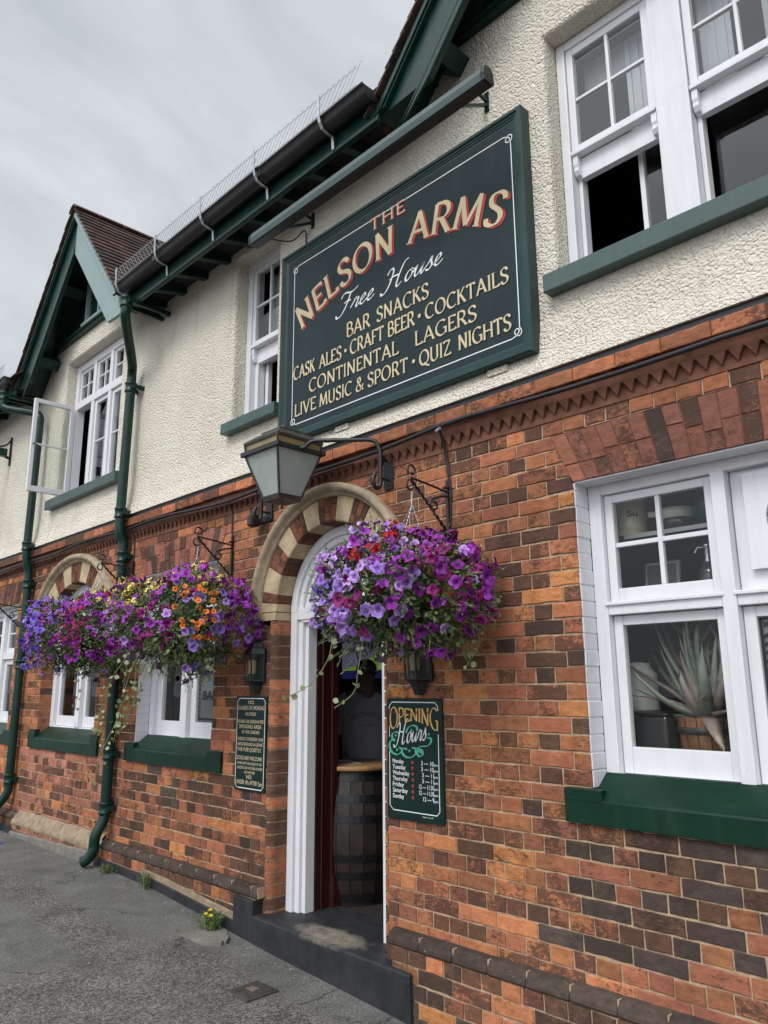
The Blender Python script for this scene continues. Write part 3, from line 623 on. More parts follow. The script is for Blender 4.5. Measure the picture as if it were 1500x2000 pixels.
# ---- arches
def voussoirs(name, cx, cz, sx, ri, ro, hood_r, zspring):
    st_ = MB(); br = MB()
    deg = [(0, 6, 's'), (6, 12, 'b'), (12, 27, 's'), (27, 41, 'b'), (41, 55, 's'), (55, 68, 'b'), (68, 82, 's')]
    segs = deg + [(82, 98, 'b')] + [(180 - b, 180 - a, t) for a, b, t in deg]
    def pt(r, a): return (cx + sx * r * math.cos(a), cz + r * math.sin(a))
    for a, b, t in segs:
        a_, b_ = R(a), R(b); n = max(1, int((b - a) / 4))
        if t == 's':
            mb = st_; da = R(.25); v = []; st_.cut()
            for k in range(n + 1):
                q = a_ + da + (b_ - a_ - 2 * da) * k / n
                for r, y in ((ro, .0), (ri + .03, 0), (ri + .010, .0), (ri + .003, .004), (ri, .012), (ri, .16)):
                    x, zz = pt(r, q); v.append((x, y + .001, zz))
            mb.add(v, [(k * 6 + i, (k + 1) * 6 + i, (k + 1) * 6 + i + 1, k * 6 + i + 1) for k in range(n) for i in range(5)], 0, False)
        else:
            nb = max(1, round((b - a) / 4.8))
            for u in range(nb):
                q0 = a_ + (b_ - a_) * u / nb + R(.3); q1 = a_ + (b_ - a_) * (u + 1) / nb - R(.3)
                rm = ri + .01 + (ro - ri - .01) * rnd.choice((.35, .5, .65)); c0 = scl((.20, .082, .052), .75, 1.1, rnd)
                for (r0, r1) in ((ri + .010, rm - .002), (rm + .002, ro)):
                    brick_poly(br, [pt(r0, q0), pt(r1, q0), pt(r1, q1), pt(r0, q1)], .001, .03, scl(c0, .85, 1.15, rnd), ins=.002, ej=.0006)
                v = []
                c1 = c0 if rnd.random() < .35 else D_
                for k in (0, 1):
                    q = (q0, q1)[k]
                    for r, y in ((ri + .011, 0), (ri + .006, .002), (ri + .002, .006), (ri, .014), (ri, .16)):
                        x, zz = pt(r, q); v.append((x, y + .001, zz))
                br.add(v, [(i, 5 + i, 6 + i, i + 1) for i in range(4)], 0, False, c1)
    # backing of the joints
    v = []
    for k in range(41):
        q = math.pi * k / 40
        for r, y in ((ro + .02, .006), (ri + .015, .006), (ri + .004, .02), (ri + .004, .16)): x, zz = pt(r, q); v.append((x, y, zz))
    br.add(v, [(k * 4 + i, (k + 1) * 4 + i, (k + 1) * 4 + i + 1, k * 4 + i + 1) for k in range(40) for i in range(3)], 1)
    # short stone imposts below the springing
    for s in (-1, 1):
        xo, xi = cx + s * sx * ro, cx + s * sx * ri
        st_.cut(); st_.box(min(xo, xi + s * sx * .004), max(xo, xi + s * sx * .004), .0015, .05, zspring - .055, zspring - .003)
        st_.cut(); st_.box(min(xi, xi + s * .06), max(xi, xi + s * .06), .05, .15, zspring - .055, zspring - .003)
    A = br.build(name, [M['brick'], M['mortar_red']], PUB)
    st_.build('stone_voussoir', M['stone'], A)
    h = MB(); prof = [(ro - .004, .004), (ro, -.012), (ro + .012, -.022), (ro + .02, -.02), (ro + .026, -.045), (ro + .045, -.062), (ro + .062, -.06), (ro + .078, -.052), (hood_r, -.02), (hood_r, .01)]
    v = []; angs = list(np.linspace(R(-4), R(184), 64))
    for q in angs:
        for r, y in prof: x, zz = pt(r, q); v.append((x, y, zz))
    n = len(prof)
    h.add(v, [(k * n + i, (k + 1) * n + i, (k + 1) * n + i + 1, k * n + i + 1) for k in range(63) for i in range(n - 1)] + [tuple(range(n)), tuple(range(64 * n - 1, 63 * n - 1, -1))], 0, True)
    h.build('hood_moulding', M['hood'], A)
voussoirs('door_arch', DC, DZ, 1.0, .545, .712, .790, DZ)
voussoirs('window_arch', AC, AZ, 1.2, .56, .765, .85, AZ)
def flat_arch(xl, xr, zb, zt, skew, bright=1.0):
    fa = MB(); n = int((xr - xl) / .073); c = (xl + xr) / 2
    for k in range(n):
        t0, t1 = k / n, (k + 1) / n
        b0, b1 = xl + (xr - xl) * t0, xl + (xr - xl) * t1; u0, u1 = xl - skew + (xr - xl + 2 * skew) * t0, xl - skew + (xr - xl + 2 * skew) * t1
        m_ = rnd.choice((.35, .5, .62)); g_ = .0022
        c0 = rnd.choice([(.24, .098, .066), (.22, .09, .06), (.19, .082, .06), (.26, .105, .064), (.20, .085, .06), (.23, .09, .06), (.21, .088, .062), (.09, .058, .047)])
        c0 = tuple(q * bright for q in c0)
        if rnd.random() < .2: parts = [(0, 1)]
        else: parts = [(0, m_ - .008), (m_ + .008, 1)]
        for (p, q) in parts:
            ip = lambda a, b, t: a + (b - a) * t
            brick_poly(fa, [(ip(b0, u0, p) + g_, zb + (zt - zb) * p), (ip(b1, u1, p) - g_, zb + (zt - zb) * p), (ip(b1, u1, q) - g_, zb + (zt - zb) * q), (ip(b0, u0, q) + g_, zb + (zt - zb) * q)], .0, .04, scl(c0, .85, 1.15, rnd), ins=.0025, ej=.0006)
    fa.add([(xl, .005, zb), (xr, .005, zb), (xr + skew, .005, zt), (xl - skew, .005, zt)], [(0, 1, 2, 3)], 1)
    fa.build('flat_brick_arch', [M['brick'], M['mortar_red']], PUB)
flat_arch(1.73, 3.5, 2.602, ARCHTOP - .004, .11); flat_arch(-2.60, -1.40, 2.602, ARCHTOP - .004, .11, 1.2); flat_arch(-7.2, -5.62, 2.602, ARCHTOP - .004, .11)

# ---- windows and sills
def sill_low(xl, xr, wl, wr, parent):
    s = MB()
    def q(x): return [(x, -.024, 1.052), (x, -.024, 1.148), (x, -.019, 1.156), (x, .125, 1.262), (x, .125, 1.06)]
    a, b = q(xl), q(xr); n = 5                                               # weathered sill: flat face, top sloping up to the frame
    s.add(a + b, [(i, (i + 1) % n, n + (i + 1) % n, n + i) for i in range(n)] + [tuple(range(n)), tuple(range(2 * n - 1, n - 1, -1))])
    for (p, r) in ((xl, wl), (wr, xr)): s.hexa([(p, -.0255, 1.145), (r, -.0255, 1.145), (p, .02, 1.145), (r, .02, 1.145), (p, -.0255, 1.199), (r, -.0255, 1.199), (p, .02, 1.199), (r, .02, 1.199)])
    o = s.build('sill', M['greensill'], parent, bevel=.004); return o
def sill_up(xl, xr, z0, z1, parent, d=.075):
    s = MB(); s.hexa([(xl, -d, z0), (xr, -d, z0), (xl, .14, z0), (xr, .14, z0), (xl, -d, z1), (xr, -d, z1), (xl, .14, z1 + .02), (xr, .14, z1 + .02)])
    return s.build('sill', M['greentop'], parent, bevel=.006)
def white_reveal(xl, xr, z0, z1, parent, depth=.125):
    s = MB(); z = Z0
    while z < z1:
        a, b = max(z, z0), min(z + PT, z1)
        if b - a > .01:
            for (p, sg) in ((xl, 1), (xr, -1)):
                x = p + sg * (.004 + rnd.uniform(-.001, .003)); s.box(min(x, x - sg * .04), max(x, x - sg * .04), .009 + rnd.uniform(0, .002), depth, a + .003, b - .003)
        z += PT
    for (p, sg) in ((xl, 1), (xr, -1)): s.box(min(p + sg * .002, p - sg * .03), max(p + sg * .002, p - sg * .03), .012, depth, z0, z1)
    s.box(xl, xr, .010, depth, z1 - .006, z1 + .02)
    return s.build('white_reveal', M['whitebrick'], parent, bevel=.003)
def pane(x0, x1, y, z0, z1, parent, m='glass'):
    s = MB(); s.box(x0, x1, y, y + .004, z0, z1); return s.build('pane', M[m], parent)
def sash(x0, x1, z0, z1, y, nx_, nz_, parent, st=.04, rail=.05, mun=.018, name='sash', m='glass', bot=None):
    s = MB(); bot = bot or rail
    s.box(x0, x0 + st, y, y + .04, z0, z1); s.box(x1 - st, x1, y, y + .04, z0, z1)
    s.box(x0 + st, x1 - st, y + .002, y + .038, z0, z0 + bot); s.box(x0 + st, x1 - st, y + .002, y + .038, z1 - rail, z1)
    gx0, gx1, gz0, gz1 = x0 + st, x1 - st, z0 + bot, z1 - rail
    for i in range(1, nx_): c = gx0 + (gx1 - gx0) * i / nx_; s.box(c - mun / 2, c + mun / 2, y + .006, y + .034, gz0, gz1)
    for i in range(1, nz_): c = gz0 + (gz1 - gz0) * i / nz_; s.box(gx0, gx1, y + .008, y + .032, c - mun / 2, c + mun / 2)
    o = s.build(name, M['white'], parent, bevel=.0035)
    pane(gx0 + .001, gx1 - .001, y + .018, gz0 + .001, gz1 - .001, parent, m); return o
# right ground-floor window
f = MB(); Y = .125
f.box(1.734, 1.80, Y, Y + .09, 1.20, 2.60); f.box(1.80, 3.46, Y + .003, Y + .09, 2.545, 2.597); f.box(1.80, 3.46, Y + .002, Y + .09, 1.20, 1.255)
f.box(2.335, 2.395, Y - .006, Y + .09, 1.255, 2.545); f.box(1.80, 2.335, Y + .002, Y + .09, 1.965, 2.02); f.box(2.395, 3.46, Y + .002, Y + .09, 1.965, 2.02)
f.box(1.795, 3.46, Y - .02, Y + .01, 1.9, 1.9 + .0) if False else None
f.box(2.92, 2.98, Y - .006, Y + .09, 1.255, 2.545)
f.box(1.790, 2.345, Y - .012, Y + .0, 2.008, 2.026); f.box(2.385, 3.46, Y - .012, Y + .0, 2.008, 2.026)
W1 = f.build('window', M['white'], PUB, bevel=.004)
W1['label'] = 'wide white ground-floor window with ornaments and an aloe behind the glass'
white_reveal(1.73, 3.5, 1.2, 2.60, W1); sill_low(1.60, 3.63, 1.79, 3.46, W1)
sash(1.803, 2.332, 2.028, 2.542, Y + .028, 2, 2, W1, .042, .04, .022, m='glassdark', bot=.06)
sash(1.803, 2.332, 1.258, 1.962, Y + .040, 1, 1, W1, .045, .045, m='glassdark', bot=.115)
sash(2.398, 2.918, 1.258, 1.962, Y + .040, 1, 1, W1, .05, .045, m='glassdark', bot=.115)
# vent panel with a round meshed hole
vp = MB(); vp.box(2.40, 2.915, Y + .05, Y + .07, 2.025, 2.543)
cxv, czv, rv = 2.665, 2.315, .125; sq = []
for k in range(48):
    a = 2 * math.pi * k / 48; c, s_ = math.cos(a), math.sin(a); e = .205 / max(abs(c), abs(s_)); sq.append(((cxv + rv * c, czv + rv * s_), (cxv + e * c, czv + e * s_)))
v = [];
for (i_, o_) in sq: v += [(i_[0], Y + .048, i_[1]), (i_[0], Y + .018, i_[1]), (o_[0], Y + .018, o_[1]), (o_[0], Y + .049, o_[1])]
n = 48; vp.add(v, [(4 * k + j, 4 * ((k + 1) % n) + j, 4 * ((k + 1) % n) + j + 1, 4 * k + j + 1) for k in range(n) for j in range(3)])
vpo = vp.build('vent_panel', M['white'], W1)
mg = MB()
for k in range(-4, 5):
    q = k * .028; h_ = math.sqrt(max(0, rv * rv - q * q))
    if h_ > .01: mg.tube([(cxv + q, Y + .03, czv - h_), (cxv + q, Y + .03, czv + h_)], .003, 5); mg.tube([(cxv - h_, Y + .033, czv + q), (cxv + h_, Y + .033, czv + q)], .003, 5)
mg.build('vent_mesh', M['white'], vpo)
hb = MB(); hb.lathe([(.001, 0), (.12, 0)], (cxv, 0, 0), 24); hb.v = [(p[0], Y + .046, czv + p[1]) for p in hb.v]; hb.build('vent_opening', M['darkwood'], vpo)
# black etched border on the right-hand pane
eb = MB(); yb = Y + .056
for (a, b, c, d) in ((2.452, 2.462, 1.38, 1.912), (2.492, 2.498, 1.38, 1.872), (2.452, 2.868, 1.905, 1.912), (2.492, 2.868, 1.866, 1.872)): eb.box(a, b, yb, yb + .001, c, d)
for k in range(14): zq = 1.40 + k * .033; eb.hexa([(2.464, yb, zq), (2.490, yb, zq + .014), (2.464, yb + .001, zq), (2.490, yb + .001, zq + .014), (2.464, yb, zq + .012), (2.490, yb, zq + .026), (2.464, yb + .001, zq + .012), (2.490, yb + .001, zq + .026)])
for (px, pz) in ((2.470, 1.893), (2.485, 1.893), (2.470, 1.879), (2.485, 1.879), (2.4775, 1.886)): eb.lathe([(.0005, 0), (.005, 0)], (px, 0, 0), 8); eb.v[-16:] = [(p[0], yb, pz + p[1]) for p in eb.v[-16:]]
eb.build('etched_border', M['ink'], W1)
bk = MB(); bk.box(2.45, 2.868, Y + .064, Y + .068, 1.374, 1.916); bk.build('etched_pane', M['etched'], W1)

# left flat-arched window (lettered glass)
f = MB(); f.box(-2.596, -2.53, Y, Y + .09, 1.2, 2.60); f.box(-1.47, -1.404, Y, Y + .09, 1.2, 2.6); f.box(-2.53, -1.47, Y + .003, Y + .09, 2.53, 2.597); f.box(-2.53, -1.47, Y + .003, Y + .09, 1.2, 1.255)
f.box(-2.07, -1.98, Y - .006, Y + .09, 1.255, 2.53); f.box(-2.53, -2.07, Y + .002, Y + .09, 1.98, 2.05); f.box(-1.98, -1.47, Y + .002, Y + .09, 1.98, 2.05)
W2 = f.build('window', M['white'], PUB, bevel=.004); W2['label'] = 'white ground-floor window with lettered glass, under the middle hanging basket'
white_reveal(-2.60, -1.40, 1.2, 2.60, W2); sill_low(-2.72, -1.235, -2.55, -1.42, W2)
for (a, b) in ((-2.528, -2.072), (-1.978, -1.472)):
    sash(a, b, 1.258, 1.977, Y + .035, 1, 1, W2, .075, .06, bot=.12); sash(a, b, 2.052, 2.528, Y + .035, 2, 2, W2, .05, .05)
bk = MB(); bk.box(-1.90, -1.55, Y + .06, Y + .064, 1.38, 1.915); bk.build('etched_pane', M['etched'], W2)

# arched window
def arch_bar(mb, cx, cz, sx, r0, r1, y0, y1, n=28):
    v = []
    for k in range(n + 1):
        a = math.pi * k / n
        for (r, y) in ((r1, y0), (r0, y0), (r0, y1), (r1, y1)): v.append((cx + sx * r * math.cos(a), y, cz + r * math.sin(a)))
    mb.add(v, [(4 * k + j, 4 * (k + 1) + j, 4 * (k + 1) + (j + 1) % 4, 4 * k + (j + 1) % 4) for k in range(n) for j in range(4)], 0, False)
f = MB(); hw = .672
f.box(AC - hw, AC - hw + .08, Y, Y + .09, 1.2, 2.13); f.box(AC + hw - .08, AC + hw, Y, Y + .09, 1.2, 2.13); f.box(AC - hw + .08, AC + hw - .08, Y + .003, Y + .09, 1.2, 1.27)
f.box(AC - .05, AC + .05, Y - .006, Y + .09, 1.27, 2.66); f.box(AC - hw + .08, AC - .05, Y + .002, Y + .09, 2.0, 2.07); f.box(AC + .05, AC + hw - .08, Y + .002, Y + .09, 2.0, 2.07)
arch_bar(f, AC, AZ, 1.2, .48, .56, Y, Y + .09)
W3 = f.build('window', M['white'], PUB, bevel=.004); W3['label'] = 'white arched window behind the left hanging basket'
sill_low(-4.90, -3.255, AC - .66, AC + .66, W3)
for s_ in (-1, 1):
    rv_ = MB(); z = 1.2
    while z < 2.09: rv_.box(min(AC + s_ * .674, AC + s_ * .71), max(AC + s_ * .674, AC + s_ * .71), .0035, .13, z + .004, z + PT - .004, 0, rnd.choice((R_, B_, D_))); z += PT
    rv_.box(min(AC + s_ * .677, AC + s_ * .70), max(AC + s_ * .677, AC + s_ * .70), .006, .13, 1.2, 2.1, 1); rv_.build('brick_reveal', [M['brick'], M['mortar']], W3)
e = MB(); e.box(-4.90, AC - .665, -.018, .03, 1.19, 1.235); e.cut(); e.box(AC + .665, -3.255, -.018, .03, 1.19, 1.235); e.build('sill_stop', M['greensill'], W3)
for (a, b) in ((AC - hw + .082, AC - .052), (AC + .052, AC + hw - .082)): sash(a, b, 1.272, 1.998, Y + .035, 1, 1, W3, .05, .06, bot=.1)
gl = MB(); pts = [(AC + 1.2 * .48 * math.cos(math.pi * k / 24), 2.13 + .48 * math.sin(math.pi * k / 24)) for k in range(25)]
gl.prism([(AC + .576, 2.07)] + pts + [(AC - .576, 2.07)], Y + .05, Y + .054); gl.build('pane', M['glass'], W3)
cu = MB(); cu.box(-3.96, -3.88, .30, .31, 1.25, 1.75, 0); cu.build('red_curtain', mat('dull_red_cloth', (.16, .02, .025), .9), W3)
cu = MB(); cu.box(-3.86, -3.80, .30, .31, 1.25, 1.75, 0); cu.build('blue_curtain', mat('dull_blue_cloth', (.04, .14, .17), .9), W3)

# far-left window
f = MB(); f.box(-7.196, -7.12, Y, Y + .09, 1.2, 2.6); f.box(-5.71, -5.624, Y, Y + .09, 1.2, 2.6); f.box(-7.12, -5.71, Y + .003, Y + .09, 2.52, 2.597); f.box(-7.12, -5.71, Y + .003, Y + .09, 1.2, 1.28)
f.box(-6.46, -6.36, Y - .006, Y + .09, 1.28, 2.52); f.box(-7.12, -6.46, Y + .002, Y + .09, 1.99, 2.07); f.box(-6.36, -5.71, Y + .002, Y + .09, 1.99, 2.07)
W4 = f.build('window', M['white'], PUB, bevel=.004); W4['label'] = 'white ground-floor window at the left edge, beyond the far drainpipe'
white_reveal(-7.2, -5.62, 1.2, 2.6, W4); sill_low(-7.4, -5.42, -7.15, -5.66, W4)
for (a, b) in ((-7.118, -6.462), (-6.358, -5.712)): sash(a, b, 1.282, 1.988, Y + .035, 1, 1, W4, .06, .06, bot=.1); sash(a, b, 2.072, 2.518, Y + .035, 2, 2, W4, .06, .05)

# upper sash windows
def horn(mb, x, y, z):
    mb.prism([(y, z), (y, z - .055), (y + .006, z - .07), (y + .004, z - .09), (y + .018, z - .115), (y + .04, z - .12), (y + .04, z)], x, x + .03, axes='yz')
def sash_window(x0, x1, z0, z1, zm, parent, single=True):
    y = .115
    # upper (outer) sash, lower sash pushed up behind it
    sash(x0, x1, zm, z1, y + .012, 2, 2, parent, .04, .045, .018, bot=.055)
    r = MB(); r.box(x0 + .002, x1 - .002, y - .004, y + .05, zm - .004, zm + .018); r.box(x0 + .004, x1 - .004, y + .048, y + .09, zm - .13, zm - .006)
    horn(r, x0 + .003, y + .008, zm - .004); horn(r, x1 - .033, y + .008, zm - .004)
    r.build('meeting_rail', M['white'], parent, bevel=.003)
f = MB(); y = .115
f.box(1.724, 1.775, y, y + .12, 3.7, 5.166); f.box(2.265, 2.43, y - .004, y + .12, 3.7, 5.166); f.box(2.92, 3.1, y - .004, y + .12, 3.7, 5.166); f.box(1.775, 3.5, y + .002, y + .12, 5.115, 5.166)
f.box(1.775, 2.265, y + .002, y + .12, 3.70, 3.755); f.box(2.43, 2.92, y + .002, y + .12, 3.70, 3.755)
for (a, b) in ((1.777, 1.80), (2.24, 2.263), (2.432, 2.455), (2.895, 2.918)): f.box(a, b, y + .06, y + .12, 3.755, 4.36)
W5 = f.build('window', M['white'], PUB, bevel=.004); W5['label'] = 'upper sash window pair right of the big sign, lower halves open'
for (a, b) in ((1.778, 2.262), (2.433, 2.917)): sash_window(a, b, 3.755, 5.113, 4.44, W5)
sill_up(1.675, 3.62, 3.595, 3.695, W5)
s = MB()
for (a, b) in ((1.80, 2.24), (2.455, 2.895)):
    s.cut(); s.box(a + (b - a) * .64, a + (b - a) * .70, .26, .30, 3.76, 4.6)
s.build('inner_stile', M['white'], W5, bevel=.003)
for (a, b) in ((1.80, 2.24),): pane(a + (b - a) * .70, b + .02, .28, 3.76, 4.6, W5)
pane(2.455, 2.455 + .44 * .64, .28, 3.76, 4.6, W5)
cu = MB()
for (a, b) in ((1.79, 2.25), (2.44, 2.905)): cu.cut(); cu.box(a, b, .30, .31, 4.93, 5.12)
cu.build('roller_blind', M['blind'], W5)
cu = MB()
for (a, b) in ((2.05, 2.25), (2.45, 2.62), (2.75, 2.9)):
    cu.cut()
    for k in range(int((b - a) / .025)): cu.box(a + k * .025, a + k * .025 + .026, .285 + .008 * (k % 2), .29 + .008 * (k % 2), 4.42, 5.1)
cu.build('net_curtain', M['curtain'], W5)
f = MB(); f.box(-1.298, -1.235, y, y + .12, 3.68, 5.10); f.box(-.775, -.717, y, y + .12, 3.68, 5.1); f.box(-1.235, -.775, y + .002, y + .12, 5.04, 5.098); f.box(-1.235, -.775, y + .002, y + .12, 3.68, 3.72)
f.box(-1.233, -1.19, y + .05, y + .12, 3.72, 4.3); f.box(-.818, -.777, y + .05, y + .12, 3.72, 4.3)
W6 = f.build('window', M['white'], PUB, bevel=.004); W6['label'] = 'narrow upper sash window left of the big sign, lower half open'
sash_window(-1.232, -.778, 3.72, 5.038, 4.33, W6); sill_up(-1.335, -.63, 3.575, 3.66, W6)
s = MB(); s.box(-1.18, -1.14, .23, .27, 3.72, 4.4); s.box(-1.14, -.83, .232, .27, 4.22, 4.26); s.build('inner_stile', M['white'], W6, bevel=.003)
cu = MB()
for k in range(5): cu.box(-1.2 + k * .03, -1.178 + k * .03, .30 + .01 * (k % 2), .315 + .01 * (k % 2), 4.3, 5.04)
cu.build('curtain', M['curtain'], W6)
# casement window under the left gable
f = MB(); xs_ = [-4.785, -4.30, -3.84, -3.355]
f.box(-4.786, -4.70, y, y + .09, 3.68, 5.285); f.box(-3.44, -3.354, y, y + .09, 3.68, 5.285); f.box(-4.70, -3.44, y + .002, y + .09, 5.20, 5.283); f.box(-4.70, -3.44, y + .002, y + .09, 3.68, 3.75)
f.box(-4.70, -3.44, y - .003, y + .09, 4.74, 4.82)
for q in (-4.29, -3.87): f.box(q - .035, q + .035, y + .0, y + .09, 3.75, 4.74); f.box(q - .035, q + .035, y + .0, y + .09, 4.82, 5.20)
W7 = f.build('window', M['white'], PUB, bevel=.004); W7['label'] = 'white casement window under the left gable, one leaf standing open'
for (a, b) in ((-4.698, -4.327), (-4.253, -3.907), (-3.833, -3.442)): sash(a, b, 4.822, 5.198, y + .02, 2, 2, W7, .03, .03, .016)
for (a, b) in ((-4.253, -3.907), (-3.833, -3.442)): sash(a, b, 3.752, 4.738, y + .02, 1, 2, W7, .04, .045, .016, bot=.06)
sill_up(-4.905, -3.18, 3.575, 3.675, W7)
cs = MB(); xh = -4.715; LW = .44
for (a, b, c, d) in ((.0, .04, 3.72, 4.77), (LW - .04, LW, 3.72, 4.77)): cs.box(xh - .02, xh + .02, .09 - b, .09 - a, c, d)
cs.box(xh - .018, xh + .018, .09 - LW + .04, .05, 3.72, 3.78); cs.box(xh - .018, xh + .018, .09 - LW + .04, .05, 4.725, 4.77); cs.box(xh - .012, xh + .012, .09 - LW + .04, .05, 4.245, 4.262)
CS = cs.build('open_casement', M['white'], W7, bevel=.003)
s = MB(); s.box(xh - .002, xh + .002, .09 - LW + .04, .05, 3.78, 4.725); s.build('pane', glass_material('clear_glass', (.93, .95, .94), 1.35), CS)
s = MB(); s.tube([(xh + .025, .09 - LW + .02, 4.24), (xh + .04, .09 - LW + .02, 4.25), (xh + .045, .09 - LW + .10, 4.21)], .008, 6); s.build('handle', M['bronze'], CS)
cu = MB()
for k in range(7): cu.box(-4.69 + k * .022, -4.672 + k * .022, .26 + .012 * (k % 2), .275 + .012 * (k % 2), 3.7, 4.75)
cu.cut()
for k in range(12): cu.box(-4.25 + k * .065, -4.21 + k * .065, .25 + .012 * (k % 2), .26 + .012 * (k % 2), 3.7, 5.2)
cu.build('curtain', M['curtain'], W7)

# ---- door frame, lining and the room behind
f = MB(); yd = .13
f.box(-.643, -.58, yd, yd + .10, .235, 2.15); f.box(-.58, -.535, yd + .022, yd + .10, .235, 2.13); f.box(-.535, -.50, yd + .045, yd + .12, .235, 2.10)
f.box(.290, .40, yd, yd + .10, .232, 2.15); f.box(.240, .29, yd + .022, yd + .10, .232, 2.13)
arch_bar(f, DC, DZ, 1.0, .48, .541, yd, yd + .10); arch_bar(f, DC, DZ, 1.0, .435, .48, yd + .022, yd + .10); arch_bar(f, DC, DZ, 1.0, .40, .435, yd + .045, yd + .12)
f.box(-.58, .36, yd + .004, yd + .12, 2.095, 2.17); f.box(-.53, .335, yd + .03, yd + .12, 2.17, 2.205); f.box(-.53, .335, yd + .012, yd + .03, 2.075, 2.095)
for q in (-.26, .04): f.box(q - .014, q + .014, yd + .055, yd + .09, 2.2, 2.5 + (.0 if q > 0 else -.02))
DF = f.build('door_frame', M['white'], PUB, bevel=.004)
gl = MB(); pts = [(DC + .402 * math.cos(math.pi * k / 24), 2.15 + .402 * math.sin(math.pi * k / 24)) for k in range(25)]
gl.prism([(DC + .40, 2.20)] + pts[2:-2] + [(DC - .40, 2.20)], yd + .07, yd + .074); gl.build('fanlight_pane', M['glass'], DF)
ln = MB()
ln.box(-.66, -.498, yd + .122, .38, .24, 2.7); ln.box(-.66, -.485, .38, .44, .24, 2.7); ln.box(-.66, -.49, .30, .312, .24, 2.7)
ln.cut(); ln.box(.28, .60, yd + .122, .36, .24, 2.7)
ln.build('door_lining', M['redwood'], PUB, bevel=.006)
ln = MB(); ln.box(-.66, -.475, .385, .455, .238, .44); ln.box(-.66, -.480, .375, .465, .238, .38); ln.build('plinth_block', M['redwood'], PUB, bevel=.006)
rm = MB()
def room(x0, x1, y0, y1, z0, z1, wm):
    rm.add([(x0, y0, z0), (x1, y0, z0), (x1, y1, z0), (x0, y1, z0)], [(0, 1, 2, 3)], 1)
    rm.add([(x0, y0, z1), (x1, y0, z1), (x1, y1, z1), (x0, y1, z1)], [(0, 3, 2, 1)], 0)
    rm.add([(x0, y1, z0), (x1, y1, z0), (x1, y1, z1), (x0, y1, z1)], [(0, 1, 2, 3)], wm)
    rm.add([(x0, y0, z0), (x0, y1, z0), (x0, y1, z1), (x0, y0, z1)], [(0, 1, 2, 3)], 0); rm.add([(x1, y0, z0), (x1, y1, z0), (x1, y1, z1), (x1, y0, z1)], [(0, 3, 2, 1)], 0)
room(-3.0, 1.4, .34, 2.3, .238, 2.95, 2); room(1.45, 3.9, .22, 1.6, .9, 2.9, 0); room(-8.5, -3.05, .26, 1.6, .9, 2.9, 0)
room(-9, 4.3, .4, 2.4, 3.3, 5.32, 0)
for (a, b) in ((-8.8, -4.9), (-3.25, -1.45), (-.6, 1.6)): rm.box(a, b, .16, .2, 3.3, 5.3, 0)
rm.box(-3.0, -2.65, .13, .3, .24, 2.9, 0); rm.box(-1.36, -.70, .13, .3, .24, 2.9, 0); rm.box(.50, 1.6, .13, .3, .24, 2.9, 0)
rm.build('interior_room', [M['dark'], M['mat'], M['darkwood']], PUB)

# ---- eaves, roof, gables
TP = R(46)
def roof_tiles(mb, p0, ud, sd, nu, ns, uw_=.165, sw=.10, th=.014, cut=None):
    p0, ud, sd = Vector(p0), Vector(ud).normalized(), Vector(sd).normalized(); nn = ud.cross(sd).normalized()
    if nn.z < 0: nn = -nn
    for j in range(ns):
        for i in range(nu):
            half = j % 2 == 1 and i == 0; a = p0 + ud * ((i - (.5 if j % 2 and i else 0)) * uw_ - .01 + rnd.uniform(-.003, .003)) + sd * (j * sw)
            if cut and not cut(a + ud * uw_ * .5): continue
            lift = rnd.uniform(0, .004); c0 = rnd.choice([(.085, .05, .04), (.07, .043, .036), (.06, .042, .036), (.105, .058, .044), (.05, .038, .033)]); c0 = scl(c0, .8, 1.15, rnd)
            u2 = ud * (uw_ * (.5 if half else 1) - .004); s2 = sd * (sw + .035); up = nn * (th + .012 + lift); lo = nn * .0
            v = [a + up - nn * th, a + u2 + up - nn * th, a + s2 - nn * .004, a + u2 + s2 - nn * .004, a + up, a + u2 + up, a + s2 + nn * .01, a + u2 + s2 + nn * .01]
            mb.hexa([tuple(q) for q in v], 0, c0)
EY, EZ = -.36, 5.20                           # tile edge at the eaves
rf = MB()
slope = (0, math.cos(TP), math.sin(TP))
for (xa, xb, t0) in ((-9, -5.42, 0), (-5.42, -2.68, 2.2), (-2.68, .76, 0), (.76, 4.5, 2.2)):
    q = Vector(slope) * 4.2; a, b = Vector((xa, EY, EZ - .01)), Vector((xb, EY, EZ - .01)); o_ = Vector(slope) * t0; 
    rf.add([a + o_, b + o_, b + q, a + q], [(0, 1, 2, 3)], 0, False, (.09, .052, .04))
    if not t0: rf.add([(xa, EY, EZ - .015), (xb, EY, EZ - .015), (xb, .1, EZ - .015), (xa, .1, EZ - .015)], [(0, 1, 2, 3)], 0, False, (.03, .03, .03))
roof_tiles(rf, (-2.75, EY - .03, EZ - .005), (1, 0, 0), slope, 21, 8)
roof_tiles(rf, (-7.4, EY - .03, EZ - .005), (1, 0, 0), slope, 13, 8)
rf.build('main_roof', M['tile'], PUB)
GW, GP = 1.43, R(50)                          # gable half width and pitch
